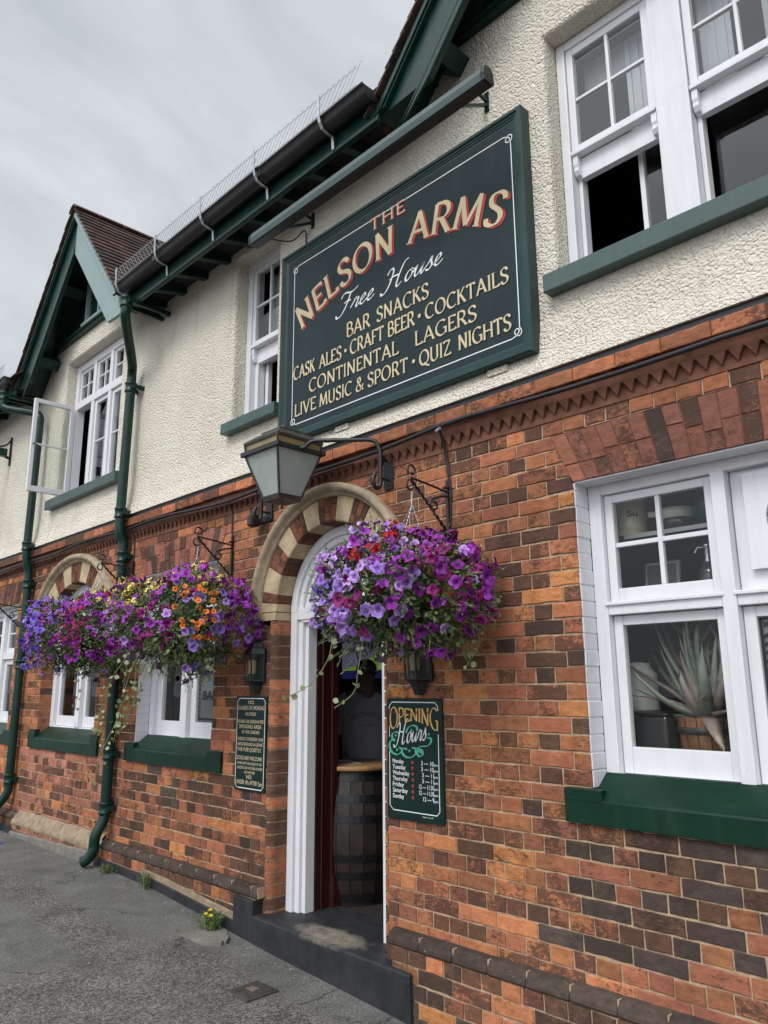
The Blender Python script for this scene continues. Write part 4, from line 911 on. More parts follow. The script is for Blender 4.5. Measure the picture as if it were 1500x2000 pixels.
def gable(cx, zf, sky_sheen_right, ridge_len, nwin=True):
    zr = zf + GW * math.tan(GP); yv = -.31; sl = math.cos(GP), math.sin(GP); Ls = GW / math.cos(GP)
    t = MB()
    for s in (-1, 1):
        # slab, then tiles
        p = Vector((cx + s * GW, yv, zf)); q = Vector((cx, yv, zr)); d = Vector((0, ridge_len, 0))
        t.add([p, q, q + d, p + d], [(0, 1, 2, 3)], 0, False, (.05, .04, .035))
        roof_tiles(t, (cx + s * (GW + .03), yv - .045, zf - .02), (0, 1, 0), (-s * sl[0], 0, sl[1]), int(ridge_len / .165) + 1, int((Ls + .02) / .1), th=.014)
    G = t.build('gable_roof', M['tile'], PUB)
    rt = MB(); y0 = yv - .06
    while y0 < yv + ridge_len:
        v = []
        for yy in (y0, y0 + .295):
            for k in range(-3, 4): a = k / 3 * 1.0; v.append((cx + .115 * math.sin(a), yy, zr + .045 + .105 * (math.cos(a) - 1) * 1.3))
        for yy in (y0, y0 + .295):
            for k in range(-3, 4): a = k / 3 * 1.0; v.append((cx + .10 * math.sin(a), yy, zr + .028 + .105 * (math.cos(a) - 1) * 1.3))
        fs = [(k, k + 1, 7 + k + 1, 7 + k) for k in range(6)] + [(14 + k, 14 + k + 1, 21 + k + 1, 21 + k) for k in range(6)] + [(k, k + 1, 15 + k, 14 + k) for k in range(6)]
        rt.add(v, fs, 0, False); y0 += .30
    rt.build('ridge_tiles', M['ridge'], G)
    # bargeboards: board, outer moulding, inner bead
    for s in (-1, 1):
        ux, uz = -s * sl[0], sl[1]; nx_, nz_ = -s * sl[1] * -1 * 1.0, -sl[0]     # inward (down) normal of the slope
        nx_ = -s * sl[1]; nz_ = -sl[0]
        def P(a, b): return (cx + s * (GW + .0) + ux * a + nx_ * b, zf + uz * a + nz_ * b)
        b = MB()
        def strip(b0, b1, y0, y1, ext=-.02):
            # mitre at the ridge: end along the centre line x = cx
            def end(bb): return (GW + (nx_ * bb) * s) / sl[0]
            b.prism([P(ext, b0), P(end(b0), b0), P(end(b1), b1), P(b1 * math.cos(GP) / math.sin(GP) , b1)], y0, y1)
        strip(.0, .34, yv + .012, yv + .045)
        strip(-.0, .075, yv - .022, yv + .012) ; strip(.03, .06, yv - .034, yv - .022)
        if not (s > 0 and sky_sheen_right):
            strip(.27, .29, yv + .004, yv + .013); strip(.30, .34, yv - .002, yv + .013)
        o = b.build('bargeboard', M['greenpale'] if (s > 0 and sky_sheen_right) else M['green'], G, bevel=.004)  # right board of the left gable: sky reflection painted in as paler colour
        if s > 0 and sky_sheen_right: o['label'] = 'bargeboard with sky sheen painted in as paler grey-green'
        so_ = MB(); so_.add([(P(0, .02)[0], yv + .04, P(0, .02)[1]), (P(Ls, .02)[0], yv + .04, P(Ls, .02)[1]), (P(Ls, .02)[0], .05, P(Ls, .02)[1]), (P(0, .02)[0], .05, P(0, .02)[1])], [(0, 1, 2, 3)])
        # purlin blocks under the verge
        for tt in (.22, .62):
            so_.cut(); c = P(Ls * tt, .12); so_.prism([(c[0] + ux * a + nx_ * bb, c[1] + uz * a + nz_ * bb) for a, bb in ((-.06, -.1), (.06, -.1), (.06, .09), (-.06, .09))], yv + .045, .06)
        so_.build('verge_soffit', M['green'], G)
    # tympanum: dark boarding, tie beam and a small window
    zb = 5.56; ty = MB()
    hb_ = (zr - .05 - zb) / math.tan(GP); ty.prism([(cx - hb_, zb), (cx + hb_, zb), (cx, zr - .05)], .045, .06)
    for k in range(-8, 9): ty.box(cx + k * .12 - .004, cx + k * .12 + .004, .040, .046, zb + .1, max(zb + .12, zr - .1 - abs(k * .12) * math.tan(GP)))
    T = ty.build('gable_boarding', M['green'], G)
    be = MB(); be.box(cx - 1.25, cx + 1.25, -.055, .05, 5.52, 5.585); be.box(cx - 1.25, cx + 1.25, -.035, .05, 5.586, 5.62); be.box(cx - 1.25, cx + 1.25, -.075, -.02, 5.545, 5.57); be.build('tie_beam', M['green'], T, bevel=.005)
    if nwin:
        wn = MB(); wn.box(cx - .34, cx - .30, .0, .042, 5.66, 6.25); wn.box(cx + .30, cx + .34, .0, .042, 5.66, 6.25); wn.box(cx - .34, cx + .34, .002, .042, 6.25, 6.29); wn.box(cx - .36, cx + .36, -.03, .042, 5.62, 5.66); wn.box(cx - .02, cx + .02, .004, .04, 5.66, 6.25); wn.box(cx + .16, cx + .29, .006, .03, 5.66, 6.2)
        wn.build('gable_window_frame', M['greenpale'], T); pane(cx - .30, cx + .30, .03, 5.66, 6.25, T, 'glassdark')
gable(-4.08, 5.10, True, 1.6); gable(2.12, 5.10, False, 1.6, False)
# fascia, rafter feet, gutter runs
def eaves(xa, xb):
    e = MB(); e.box(xa, xb, -.335, -.305, 5.03, 5.19); e.box(xa, xb, -.345, -.335, 5.03, 5.06)
    F = e.build('fascia_board', M['green'], PUB, bevel=.004)
    r_ = MB(); x = xa + .12
    while x < xb - .05:
        r_.cut(); r_.hexa([(x - .03, -.304, 5.05), (x + .03, -.304, 5.05), (x - .03, .02, 5.13), (x + .03, .02, 5.13), (x - .03, -.304, 5.15), (x + .03, -.304, 5.15), (x - .03, .02, 5.25), (x + .03, .02, 5.25)]); x += .36
    r_.build('rafter_foot', M['green'], F)
    gt = MB(); prof = [(-.335 , 5.225), (-.335, 5.18), (-.35, 5.155), (-.385, 5.145), (-.425, 5.155), (-.448, 5.18), (-.455, 5.225), (-.468, 5.232), (-.468, 5.222), (-.445, 5.215)]
    v = [(x, y, zq) for x in (xa, xb) for (y, zq) in prof]; n = len(prof)
    gt.add(v, [(k, k + 1, n + k + 1, n + k) for k in range(n - 1)], 0, True)
    for x in (xa, xb): gt.add([(x, y, zq) for (y, zq) in prof[:7]], [tuple(range(7))])
    x = xa + .75
    while x < xb - .2:
        gt.tube([(x - .03, -.34, 5.12), (x + .03, -.34, 5.12)], .01, 4)
        v = [(xx, y - .004 if i < 7 else y, zq - .004 if 1 < i < 6 else zq) for xx in (x - .035, x + .035) for i, (y, zq) in enumerate(prof[1:8])]
        gt.add(v, [(k, k + 1, 7 + k + 1, 7 + k) for k in range(6)]); x += 1.5
    GT = gt.build('gutter', M['gutter'], PUB)
    return GT
eaves(-2.62, .74); eaves(-9.0, -5.46)
# brackets holding the gutter and the wire bird guard
def guard(xa, xb, label):
    G = thing('bird_guard', ((xa + xb) / 2, -.46, 5.22), label, 'bird guard', 'wire bird guards on the gutters')
    wr = MB(); x = xa; H = .125
    yb = -.472
    wr.tube([(xa, yb, 5.235), (xb, yb, 5.235)], .0022, 4, caps=False); wr.tube([(xa, yb, 5.235 + H), (xb, yb, 5.235 + H)], .002, 4, caps=False)
    while x < xb - .04:
        wr.tube([(x, yb - .001, 5.235), (x + .10, yb - .001, 5.235 + H * .98), (x + .105, yb, 5.235 + H * 1.12), (x + .12, yb, 5.235 + H * 1.12)], .0014, 4, caps=False)
        wr.tube([(x + .10, yb + .001, 5.235), (x + .0, yb + .001, 5.235 + H * .98)], .0014, 4, caps=False); x += .052
    wr.build('wire_mesh', M['steel'], G)
    x = xa + .06; k = 0
    while x < xb + .02:
        s_ = MB(); w2 = .011
        pr = [(-.328, 5.04), (-.352, 5.045), (-.36, 5.13), (-.40, 5.133), (-.445, 5.145), (-.468, 5.18), (-.478, 5.22), (-.482, 5.235 + H * 1.08)]
        v = [(x + sx_ * w2, y + dy, zq) for sx_ in (-1, 1) for dy in (0, -.005) for (y, zq) in pr]; n = len(pr)
        fs = []
        for k2 in range(n - 1): fs += [(k2, k2 + 1, n + k2 + 1, n + k2), (2 * n + k2, 2 * n + k2 + 1, 3 * n + k2 + 1, 3 * n + k2), (n + k2, n + k2 + 1, 3 * n + k2 + 1, 3 * n + k2), (k2, k2 + 1, 2 * n + k2 + 1, 2 * n + k2)]
        s_.add(v, fs); s_.build('strap', M['steel'], G); x += .72
guard(-2.6, .69, 'galvanised wire mesh guard standing on the gutter between the two gables')
guard(-8.9, -5.5, 'galvanised wire mesh guard on the gutter left of the left gable')

# ------------------------------------------------------------------ lettering: drawn stroke by stroke with a broad-nib width rule
def arc(cx, cy, rx, ry, a0, a1, n=18): return [(cx + rx * math.cos(R(a0 + (a1 - a0) * k / n)), cy + ry * math.sin(R(a0 + (a1 - a0) * k / n))) for k in range(n + 1)]
def bowl(x, y0, y1, w_): h = (y1 - y0) / 2; return [(x, y1), (x + w_ * .45, y1)] + arc(x + w_ * .45, y0 + h, w_ * .55, h, 90, -90, 12) + [(x, y0)]
CAPS = {  # width, strokes, serif points
 'A': (.78, [[(.06, 0), (.40, 1)], [(.38, 1), (.74, 0)], [(.17, .33), (.62, .33)]], [(.06, 0), (.74, 0)]),
 'B': (.60, [[(.1, 0), (.1, 1)], bowl(.1, .53, 1, .42), bowl(.1, 0, .53, .50)], []),
 'C': (.78, [arc(.46, .5, .40, .5, 48, 312, 26)], []),
 'D': (.78, [[(.1, 0), (.1, 1)], bowl(.1, 0, 1, .64)], []),
 'E': (.54, [[(.1, 0), (.1, 1)], [(.1, .97), (.50, .97)], [(.1, .52), (.44, .52)], [(.1, .03), (.53, .03)], [(.50, 1.0), (.50, .86)], [(.53, 0), (.53, .15)]], []),
 'F': (.52, [[(.1, 0), (.1, 1)], [(.1, .97), (.50, .97)], [(.1, .50), (.42, .50)], [(.50, 1), (.50, .86)]], [(.1, 0)]),
 'G': (.82, [arc(.46, .5, .40, .5, 48, 325, 26), [(.76, .05), (.76, .44)], [(.58, .44), (.84, .44)]], []),
 'H': (.80, [[(.1, 0), (.1, 1)], [(.70, 0), (.70, 1)], [(.1, .52), (.70, .52)]], [(.1, 0), (.1, 1), (.7, 0), (.7, 1)]),
 'I': (.22, [[(.11, 0), (.11, 1)]], [(.11, 0), (.11, 1)]),
 'K': (.68, [[(.1, 0), (.1, 1)], [(.12, .46), (.56, 1)], [(.26, .60), (.64, 0)]], [(.1, 0), (.1, 1), (.56, 1), (.64, 0)]),
 'L': (.54, [[(.1, 0), (.1, 1)], [(.1, .03), (.52, .03)], [(.52, 0), (.52, .16)]], [(.1, 1)]),
 'M': (.98, [[(.10, 0), (.18, 1)], [(.18, 1), (.48, .08)], [(.48, .08), (.80, 1)], [(.80, 1), (.88, 0)]], [(.1, 0), (.88, 0)]),
 'N': (.80, [[(.12, 0), (.12, 1)], [(.10, 1), (.68, 0)], [(.68, 0), (.68, 1)]], [(.12, 0), (.68, 1)]),
 'O': (.90, [arc(.45, .5, .39, .5, 0, 360, 36)], []),
 'P': (.58, [[(.1, 0), (.1, 1)], bowl(.1, .44, 1, .46)], [(.1, 0)]),
 'Q': (.90, [arc(.45, .5, .39, .5, 0, 360, 36), [(.44, .12), (.66, -.08), (.92, -.16)]], []),
 'R': (.66, [[(.1, 0), (.1, 1)], bowl(.1, .48, 1, .44), [(.32, .48), (.64, 0)]], [(.1, 0), (.64, 0)]),
 'S': (.58, [smooth_path([(.51, .80), (.46, .93), (.31, 1.0), (.13, .93), (.07, .77), (.15, .60), (.31, .51), (.46, .41), (.53, .25), (.46, .07), (.29, 0), (.12, .05), (.07, .20)], 4)], []),
 'T': (.66, [[(.33, 0), (.33, 1)], [(.03, .97), (.63, .97)], [(.04, 1), (.04, .84)], [(.62, 1), (.62, .84)]], [(.33, 0)]),
 'U': (.76, [[(.1, 1), (.1, .3)] + arc(.37, .3, .27, .30, 180, 360, 14) + [(.64, 1)]], [(.1, 1), (.64, 1)]),
 'V': (.72, [[(.04, 1), (.36, 0)], [(.35, 0), (.68, 1)]], [(.04, 1), (.68, 1)]),
 'W': (1.0, [[(.04, 1), (.28, 0)], [(.27, 0), (.5, .9)], [(.5, .9), (.72, 0)], [(.72, 0), (.96, 1)]], [(.04, 1), (.96, 1)]),
 'Y': (.68, [[(.04, 1), (.34, .48)], [(.33, .48), (.64, 1)], [(.34, .5), (.34, 0)]], [(.04, 1), (.64, 1), (.34, 0)]),
 'Z': (.64, [[(.06, .97), (.58, .97)], [(.58, .97), (.06, .03)], [(.06, .03), (.60, .03)], [(.60, 0), (.60, .14)], [(.07, 1), (.07, .85)]], []),
 '&': (.80, [smooth_path([(.74, .44), (.62, .16), (.38, 0), (.15, .04), (.07, .22), (.16, .42), (.38, .58), (.48, .76), (.42, .95), (.28, .98), (.20, .86), (.24, .68), (.44, .36), (.74, 0)], 4)], []),
}
SCRIPT = {
 'F': (.74, [[(-.12, .78), (-.04, .95), (.12, .97), (.34, .90), (.56, .90), (.78, 1.02)], [(.42, .90), (.40, .55), (.34, .2), (.2, -.08), (-.02, -.12), (-.12, .02)], [(.18, .47), (.34, .52), (.56, .50)]]),
 'H': (1.02, [[(-.08, .74), (.0, .92), (.14, .93), (.22, .80), (.24, .5), (.2, .18), (.08, -.06), (-.1, -.08), (-.16, .04)], [(.90, 1.06), (.74, .98), (.66, .72), (.62, .36), (.64, .08), (.74, -.02), (.90, .12)], [(.12, .46), (.34, .54), (.64, .50)]]),
 'r': (.44, [[(-.02, .08), (.08, .30), (.14, .50), (.17, .40), (.30, .43), (.33, .32), (.30, .10), (.36, .0), (.48, .12)]]),
 'e': (.42, [[(-.02, .10), (.16, .20), (.28, .34), (.22, .46), (.11, .38), (.08, .16), (.17, .01), (.32, .04), (.44, .16)]]),
 'o': (.46, [[(.26, .46), (.12, .40), (.06, .20), (.14, .02), (.27, .03), (.37, .20), (.36, .38), (.26, .46), (.34, .36), (.50, .40)]]),
 'u': (.56, [[(-.02, .24), (.09, .46), (.08, .16), (.16, .01), (.28, .08), (.38, .30), (.42, .46), (.40, .14), (.46, .0), (.58, .14)]]),
 's': (.42, [[(-.02, .10), (.14, .30), (.22, .52), (.26, .34), (.34, .16), (.26, .0), (.08, .04)]]),
}
class Letters:
    """flat painted strokes on a board facing -y; mapping f(u,v)->(x,z); successive strokes stand a hair prouder"""
    def __init__(s, y): s.mb = MB(); s.y = y; s.k = 0
    def stroke(s, pts, thick, thin, fmap, phi=28, pw=1.3):
        p = [np.array(fmap(*q), float) for q in pts]; n = len(p); src = [np.array(q, float) for q in pts]; s.k += 1
        y = s.y - .00004 * (s.k % 60); a = []; b = []
        for i in range(n):
            t = p[min(i + 1, n - 1)] - p[max(i - 1, 0)]; t0 = src[min(i + 1, n - 1)] - src[max(i - 1, 0)]
            if np.linalg.norm(p[0] - p[-1]) < 1e-9 and i in (0, n - 1): t = p[1] - p[-2]; t0 = src[1] - src[-2]
            t = t / (np.linalg.norm(t) + 1e-12); ang = math.atan2(t0[1], t0[0])
            w_ = thin + (thick - thin) * abs(math.sin(ang - R(phi))) ** pw
            nn = np.array([-t[1], t[0]]) * w_ / 2; a.append(p[i] + nn); b.append(p[i] - nn)
        s.mb.add([(q[0], y, q[1]) for q in a + b], [(i, i + 1, n + i + 1, n + i) for i in range(n - 1)])
    def dot(s, x, z, r): s.k += 1; s.mb.add([(x + r * math.cos(2 * math.pi * k / 14), s.y - .00004 * (s.k % 60), z + r * math.sin(2 * math.pi * k / 14)) for k in range(14)], [tuple(range(14))])
    def word(s, txt, x0, x1, z0, h, thick=.17, thin=.055, fmap=None, gap=.10, hfun=None):
        tot = sum(CAPS[c][0] + gap if c != ' ' else .45 for c in txt) - gap; k = (x1 - x0) / tot; u = 0
        for c in txt:
            if c == ' ': u += .45; continue
            w_, st_, se = CAPS[c]
            def f(a, b, u=u):
                if hfun: return hfun(x0 + (u + a) * k, b)
                return (x0 + (u + a) * k, z0 + b * h)
            if fmap: f = (lambda a, b, u=u: fmap((u + a) * k, b * h))
            for q in st_: s.stroke(q, thick * h, thin * h, f)
            for (sx_, sy) in se:
                e = .115; yy = sy + (.018 if sy < .5 else -.018); s.stroke([(sx_ - e, yy), (sx_ + e, yy)], .042 * h, .042 * h, f)
            u += w_ + gap
    def script(s, txt, x0, x1, z0, h, shear=.42, thick=.085, thin=.022, rise=0):
        tot = sum(SCRIPT[c][0] for c in txt); k = (x1 - x0) / tot; u = 0
        for c in txt:
            w_, st_ = SCRIPT[c]
            for q in st_:
                s.stroke(smooth_path(q, 7), thick * h, thin * h, lambda a, b, u=u: (x0 + (u + a + shear * b) * k, z0 + b * h + rise * (u + a) * k), phi=38, pw=1.6)
            u += w_
    def line(s, pts, w_): s.stroke(pts, w_, w_, lambda a, b: (a, b))
    def build(s, name, m, parent): return s.mb.build(name, m, parent, fix=False)
def text_mesh(txt, x0, x1, z0, h, y, name, m, parent, shear=0.0, bold=0.0, align='J'):
    c = bpy.data.curves.new('t', 'FONT'); c.body = txt; c.size = 1.0; c.shear = shear; c.offset = bold; c.resolution_u = 4
    o = bpy.data.objects.new('t', c); COL.objects.link(o); dg = bpy.context.evaluated_depsgraph_get(); dg.update()
    me = bpy.data.meshes.new_from_object(o.evaluated_get(dg)); bpy.data.objects.remove(o); bpy.data.curves.remove(c)
    vs = np.array([v.co[:] for v in me.vertices]); fs = [tuple(p.vertices) for p in me.polygons]; bpy.data.meshes.remove(me)
    a, b = vs[:, 0].min(), vs[:, 0].max(); hh = .73
    kz = h / hh; kx = (x1 - x0) / (b - a) if x1 is not None else kz
    return [(x0 + (v[0] - a) * kx, y, z0 + v[1] * kz) for v in vs], fs

# ---- the big pub sign
SG = thing('pub_sign', (.52, -.04, 4.03), 'large dark green painted pub sign reading THE NELSON ARMS, framed on the cream wall', 'pub sign')
b = MB(); b.box(-.50, 1.545, -.062, -.012, 3.36, 4.70); b.build('sign_board', M['signgreen'], SG)
b = MB(); fx0, fx1, fz0, fz1 = -.565, 1.60, 3.305, 4.765
prof = [(0, -.0), (0, -.078), (.008, -.085), (.024, -.085), (.032, -.075), (.040, -.075), (.045, -.069), (.052, -.069), (.058, -.064), (.07, -.0622)]
v = []
for (e, y) in prof: v += [(fx0 + e, y, fz0 + e), (fx1 - e, y, fz0 + e), (fx1 - e, y, fz1 - e), (fx0 + e, y, fz1 - e)]
b.add(v, [(4 * i + k, 4 * i + (k + 1) % 4, 4 * i + 4 + (k + 1) % 4, 4 * i + 4 + k) for i in range(len(prof) - 1) for k in range(4)]); b.build('sign_frame', M['signframe'], SG)
ys = -.0635
shl = Letters(ys); lt = Letters(ys - .003); wl = Letters(ys)
AX, AZc, AR = .535, 4.318 - 1.95, 1.95
def arcmap(xs): # start position along arc
    def f(a, h):
        th = (xs + a - AX) / AR * 1.0; r = AR + h; return (AX + r * math.sin(th), AZc + r * math.cos(th))
    return f
for L_, dx, dz in ((shl, .016, -.014), (lt, 0, 0)):
    def am(xs, dx=dx, dz=dz):
        f0 = arcmap(xs); return lambda a, h: (f0(a, h)[0] + dx, f0(a, h)[1] + dz)
    L_.word('NELSON', 0, .955, 0, .19, .18, .06, am(-.365), .13); L_.word('ARMS', 0, .725, 0, .19, .18, .06, am(.72), .13)
    L_.mb.cut(); L_.word('THE', .385 + dx * .5, .695 + dx * .5, 4.553 + dz * .5, .085, .17, .06, gap=.22)
lt.mb.cut()
for w_, x0, x1, z0, h in (('BAR', .155, .375, 3.885, .096), ('SNACKS', .44, .885, 3.888, .096), ('CASK', -.41, -.175, 3.752, .094), ('ALES', -.125, .10, 3.752, .094), ('CRAFT', .187, .50, 3.752, .094), ('BEER', .54, .765, 3.752, .094), ('COCKTAILS', .855, 1.46, 3.752, .092),
    ('CONTINENTAL', -.235, .63, 3.613, .092), ('LAGERS', .77, 1.237, 3.613, .092), ('LIVE', -.39, -.16, 3.475, .09), ('MUSIC', -.12, .208, 3.475, .09), ('&', .245, .32, 3.475, .09), ('SPORT', .357, .703, 3.475, .09), ('QUIZ', .80, 1.045, 3.475, .09), ('NIGHTS', 1.10, 1.464, 3.475, .09)):
    lt.word(w_, x0, x1, z0, h, .158, .06)
for (x, z) in ((.144, 3.795), (.808, 3.795), (.755, 3.522)): lt.dot(x, z, .0125)
wl.script('Free', .06, .40, 4.075, .14, thick=.105, thin=.038); wl.script('House', .50, .985, 4.07, .14, thick=.105, thin=.038)
bx0, bx1, bz0, bz1 = -.425, 1.515, 3.42, 4.635
for pts in ([(bx0 + .06, bz0), (bx1 - .08, bz0)], [(bx0 + .06, bz1), (bx1 - .08, bz1)], [(bx0, bz0 + .06), (bx0, bz1 - .06)], [(bx1, bz0 + .08), (bx1, bz1 - .08)]): wl.line(pts, .0065)
for (cx, cz, sx, sz) in ((bx0, bz0, 1, 1), (bx0, bz1, 1, -1), (bx1, bz0, -1, 1), (bx1, bz1, -1, -1)):
    q = [(.08, 0), (.05, .0), (.02, .012), (.004, .03), (.014, .046), (.032, .036), (.028, .016), (.008, .004), (-.008, .012), (-.010, .03), (.0, .05), (.0, .08)]
    wl.line([(cx + sx * a, cz + sz * b_) for a, b_ in smooth_path(q, 4)], .006)
shl.build('red_lettering_shadow', M['redletter'], SG); lt.build('cream_lettering', M['cream'], SG); wl.build('white_script_and_border', M['whiteletter'], SG)
b = MB()
for x in (.02, 1.28): b.cut(); b.box(x, x + .13, -.05, .0, 3.265, 3.30)
b.build('support_block', M['render'], SG)

# ---- the strip light above the sign
LB = thing('sign_light', (.68, -.43, 4.75), 'long dark green strip light held out above the big pub sign', 'strip light')
b = MB(); lp = [(-.455, 4.715), (-.46, 4.745), (-.452, 4.775), (-.435, 4.788), (-.412, 4.785), (-.396, 4.765), (-.393, 4.72), (-.398, 4.713)]
lp = [(-.425 + (y + .425) * 1.3, 4.70 + (z - 4.75) * 1.3) for y, z in lp]
b.prism(lp, -.43, 1.65, axes='yz'); b.build('light_body', M['lightbar'], LB, bevel=.003)
b = MB(); b.box(-.42, 1.64, -.455, -.395, 4.648, 4.653); b.build('light_diffuser', M['gutter'], LB)
b = MB()
for x in (-.42, 1.642): b.cut(); b.prism([(y * 1.0, z) for y, z in lp], x - .012, x + .012, axes='yz'); b.v = b.v
b.build('end_cap', M['gutter'], LB)
for x in (-.30, 1.32):
    b = MB(); b.box(x - .015, x + .015, -.008, .0, 4.93, 5.06); b.tube([(x, -.006, 5.0), (x, -.12, 5.02)], .011, 4); b.tube([(x, -.0, 4.98), (x, -.40, 4.73)], .012, 4); b.build('bracket_arm', M['green'], LB)
b = MB(); b.tube(smooth_path([(-.34, -.40, 4.70), (-.30, -.2, 4.74), (-.36, -.03, 4.93), (-.37, -.008, 4.80), (-.36, -.006, 4.74)], 6), .005, 6); b.build('feed_cable', M['cable'], LB)

# ---- drainpipes
def pipe(label, path, collars, shoe=True):
    T = thing('drainpipe', path[-1], label, 'drainpipe', 'green drainpipes down the front of the pub')
    b = MB(); b.tube(path, .044, 14); b.build('pipe', M['green'], T)
    c = MB()
    for (x, y, z) in collars:
        c.cut(); c.lathe([(.045, -.05), (.056, -.045), (.056, -.03), (.051, -.025), (.051, .025), (.056, .03), (.058, .045), (.050, .05), (.045, .05)], (x, y, z), 14)
        c.box(x - .075, x - .05, y - .01, .0, z - .02, z + .02); c.box(x + .05, x + .078, y - .01, .0, z - .02, z + .02)
    c.build('collar', M['green'], T)
    d = (Vector(path[-1]) - Vector(path[-2])).normalized(); e = MB(); q = Vector(path[-1])
    e.tube([q - d * .012, q + d * .003], .047, 14); e.tube([q + d * .0005, q + d * .0045], .036, 14, mi=1); e.build('pipe_mouth', [M['green'], M['gutter']], T)
    return T
P1 = [(-2.47, -.40, 5.10), (-2.47, -.40, 4.98)] + smooth_path([(-2.47, -.40, 4.95), (-2.52, -.37, 4.88), (-2.84, -.14, 4.68), (-2.90, -.10, 4.60)], 5) + [(-2.90, -.10, 4.5), (-2.90, -.115, 3.25)] + smooth_path([(-2.90, -.115, 3.12), (-2.90, -.105, 3.02), (-2.90, -.07, 2.94), (-2.90, -.065, 2.86)], 4) + [(-2.90, -.065, .66)] + smooth_path([(-2.90, -.065, .60), (-2.90, -.085, .54), (-2.905, -.13, .45), (-2.91, -.135, .37), (-2.91, -.14, .33), (-2.935, -.17, .27), (-2.965, -.20, .245)], 5)
pipe('dark green drainpipe between the left and middle flower baskets, shoe kicked out over the pavement', P1, [(-2.47, -.40, 5.03), (-2.90, -.102, 4.42), (-2.90, -.115, 3.20), (-2.90, -.065, 2.80), (-2.90, -.065, 1.10), (-2.90, -.065, .66)])
P2 = [(-5.62, -.40, 5.10), (-5.62, -.40, 5.0)] + smooth_path([(-5.62, -.40, 4.95), (-5.58, -.37, 4.88), (-5.30, -.15, 4.80), (-5.21, -.11, 4.74), (-5.20, -.105, 4.66)], 5) + [(-5.20, -.115, 3.25)] + smooth_path([(-5.20, -.115, 3.12), (-5.20, -.10, 3.02), (-5.20, -.07, 2.92), (-5.20, -.065, 2.84)], 4) + [(-5.20, -.065, .66)] + smooth_path([(-5.20, -.065, .60), (-5.22, -.10, .52), (-5.25, -.15, .44), (-5.26, -.16, .30), (-5.27, -.20, .25), (-5.29, -.25, .235)], 4)
pipe('dark green drainpipe left of the arched window, beside the open casement above', P2, [(-5.62, -.40, 5.03), (-5.20, -.115, 3.20), (-5.20, -.065, 2.78), (-5.20, -.065, 1.9), (-5.20, -.065, .72)])

# ---- cables on the wall
b = MB(); pts = []
for i, x in enumerate(np.linspace(XL, XR, 60)): pts.append((x, -.066 + .004 * math.sin(i * 1.7), 3.045 + .012 * math.sin(i * .9) + (.018 * math.sin(i * .31))))
b.tube(pts, .013, 8); b.tube([(p[0], p[1] + .008, p[2] - .026 + .004 * math.sin(i)) for i, p in enumerate(pts) if p[0] < .3], .006, 6); o = b.build('wall_cable', M['cable'], None); tag(o, 'thick black cable clipped along the brick string course under the cream wall', 'cable')
b = MB(); b.tube(smooth_path([(.945, -.07, 3.04), (.94, -.03, 2.97), (.935, -.012, 2.9), (.95, -.014, 2.8), (.965, -.012, 2.66), (.96, -.012, 2.50)], 5), .0045, 6); b.tube(smooth_path([(.955, -.07, 3.04), (.95, -.03, 2.97), (.948, -.012, 2.9), (.962, -.014, 2.8), (.972, -.012, 2.66)], 5), .0045, 6)
b.tube([(.93, -.078, 3.04), (.965, -.082, 3.05)], .010, 6, mi=1); o = b.build('dropper_cable', [M['cable'], M['steel']], None); tag(o, 'pair of thin cables dropping from the string course to the right basket bracket', 'cable')
b = MB(); b.tube(smooth_path([(-1.215, -.06, 3.03), (-1.215, -.012, 2.95), (-1.21, -.012, 2.8), (-1.19, -.014, 2.74)], 5), .0055, 6); o = b.build('dropper_cable', M['cable'], None); tag(o, 'single thin cable dropping from the string course to the middle basket bracket', 'cable')
b = MB(); b.tube(smooth_path([(-2.80, -.06, 3.03), (-2.80, -.012, 2.95), (-2.79, -.012, 2.4), (-2.78, -.012, 2.0)], 5), .0065, 6); o = b.build('dropper_cable', M['cable'], None); tag(o, 'thin cable running down the bricks just right of the middle drainpipe', 'cable')

# ---- iron basket brackets
def bracket(x, z, label, ln=.30, lean=0.0):
    T = thing('basket_bracket', (x, -.004, z), label, 'bracket', 'scrolled iron brackets on the brick wall')
    b = MB(); b.tube([(x, -.012, z + .155), (x, -.012, z - .17)], .0125, 4); b.build('wall_bar', M['black'], T)
    b = MB()
    for q in (z + .11, z - .15): b.cut(); b.lathe([(.001, .012), (.012, .008), (.018, 0)], (x, -.02, q), 8); b.tube([(x - .02, -.026, q), (x + .02, -.026, q)], .007, 6)
    b.build('fixing', M['black'], T)
    tip = (x, -ln, z + .10)
    b = MB(); b.tube([(x, -.02, z + .085), (x, -ln * .5, z + .10), (x, -ln - .01, z + .115)], .0065, 6); b.build('top_bar', M['black'], T)
    b = MB(); n = 40; pts = [(x + .003 * math.sin(k * 1.6), -.02 - (ln - .01) * k / n, z - .145 + (.255) * k / n + .003 * math.cos(k * 1.6)) for k in range(n + 1)]; b.tube(pts, .0085, 4, rs=[.0085 if k % 5 else .006 for k in range(n + 1)]); b.build('twisted_stay', M['black'], T)
    def spiral(cy, cz, r0, a0, a1, n=22): return [(x, cy + (r0 * (1 - .55 * k / n)) * math.cos(R(a0 + (a1 - a0) * k / n)), cz + (r0 * (1 - .55 * k / n)) * math.sin(R(a0 + (a1 - a0) * k / n))) for k in range(n + 1)]
    b = MB(); b.tube(spiral(-ln - .0, z + .155, .036, 225, -130), .006, 6); b.tube(spiral(-ln - .012, z + .07, .032, 110, 400), .006, 6)
    b.tube(spiral(-ln * .42, z - .005, .034, 120, 480), .006, 6); b.tube([(x, -.02, z + .06), (x, -.08, z + .05), (x, -ln * .42 - .014, z + .026)], .0065, 6); b.build('scroll', M['black'], T)
    return T
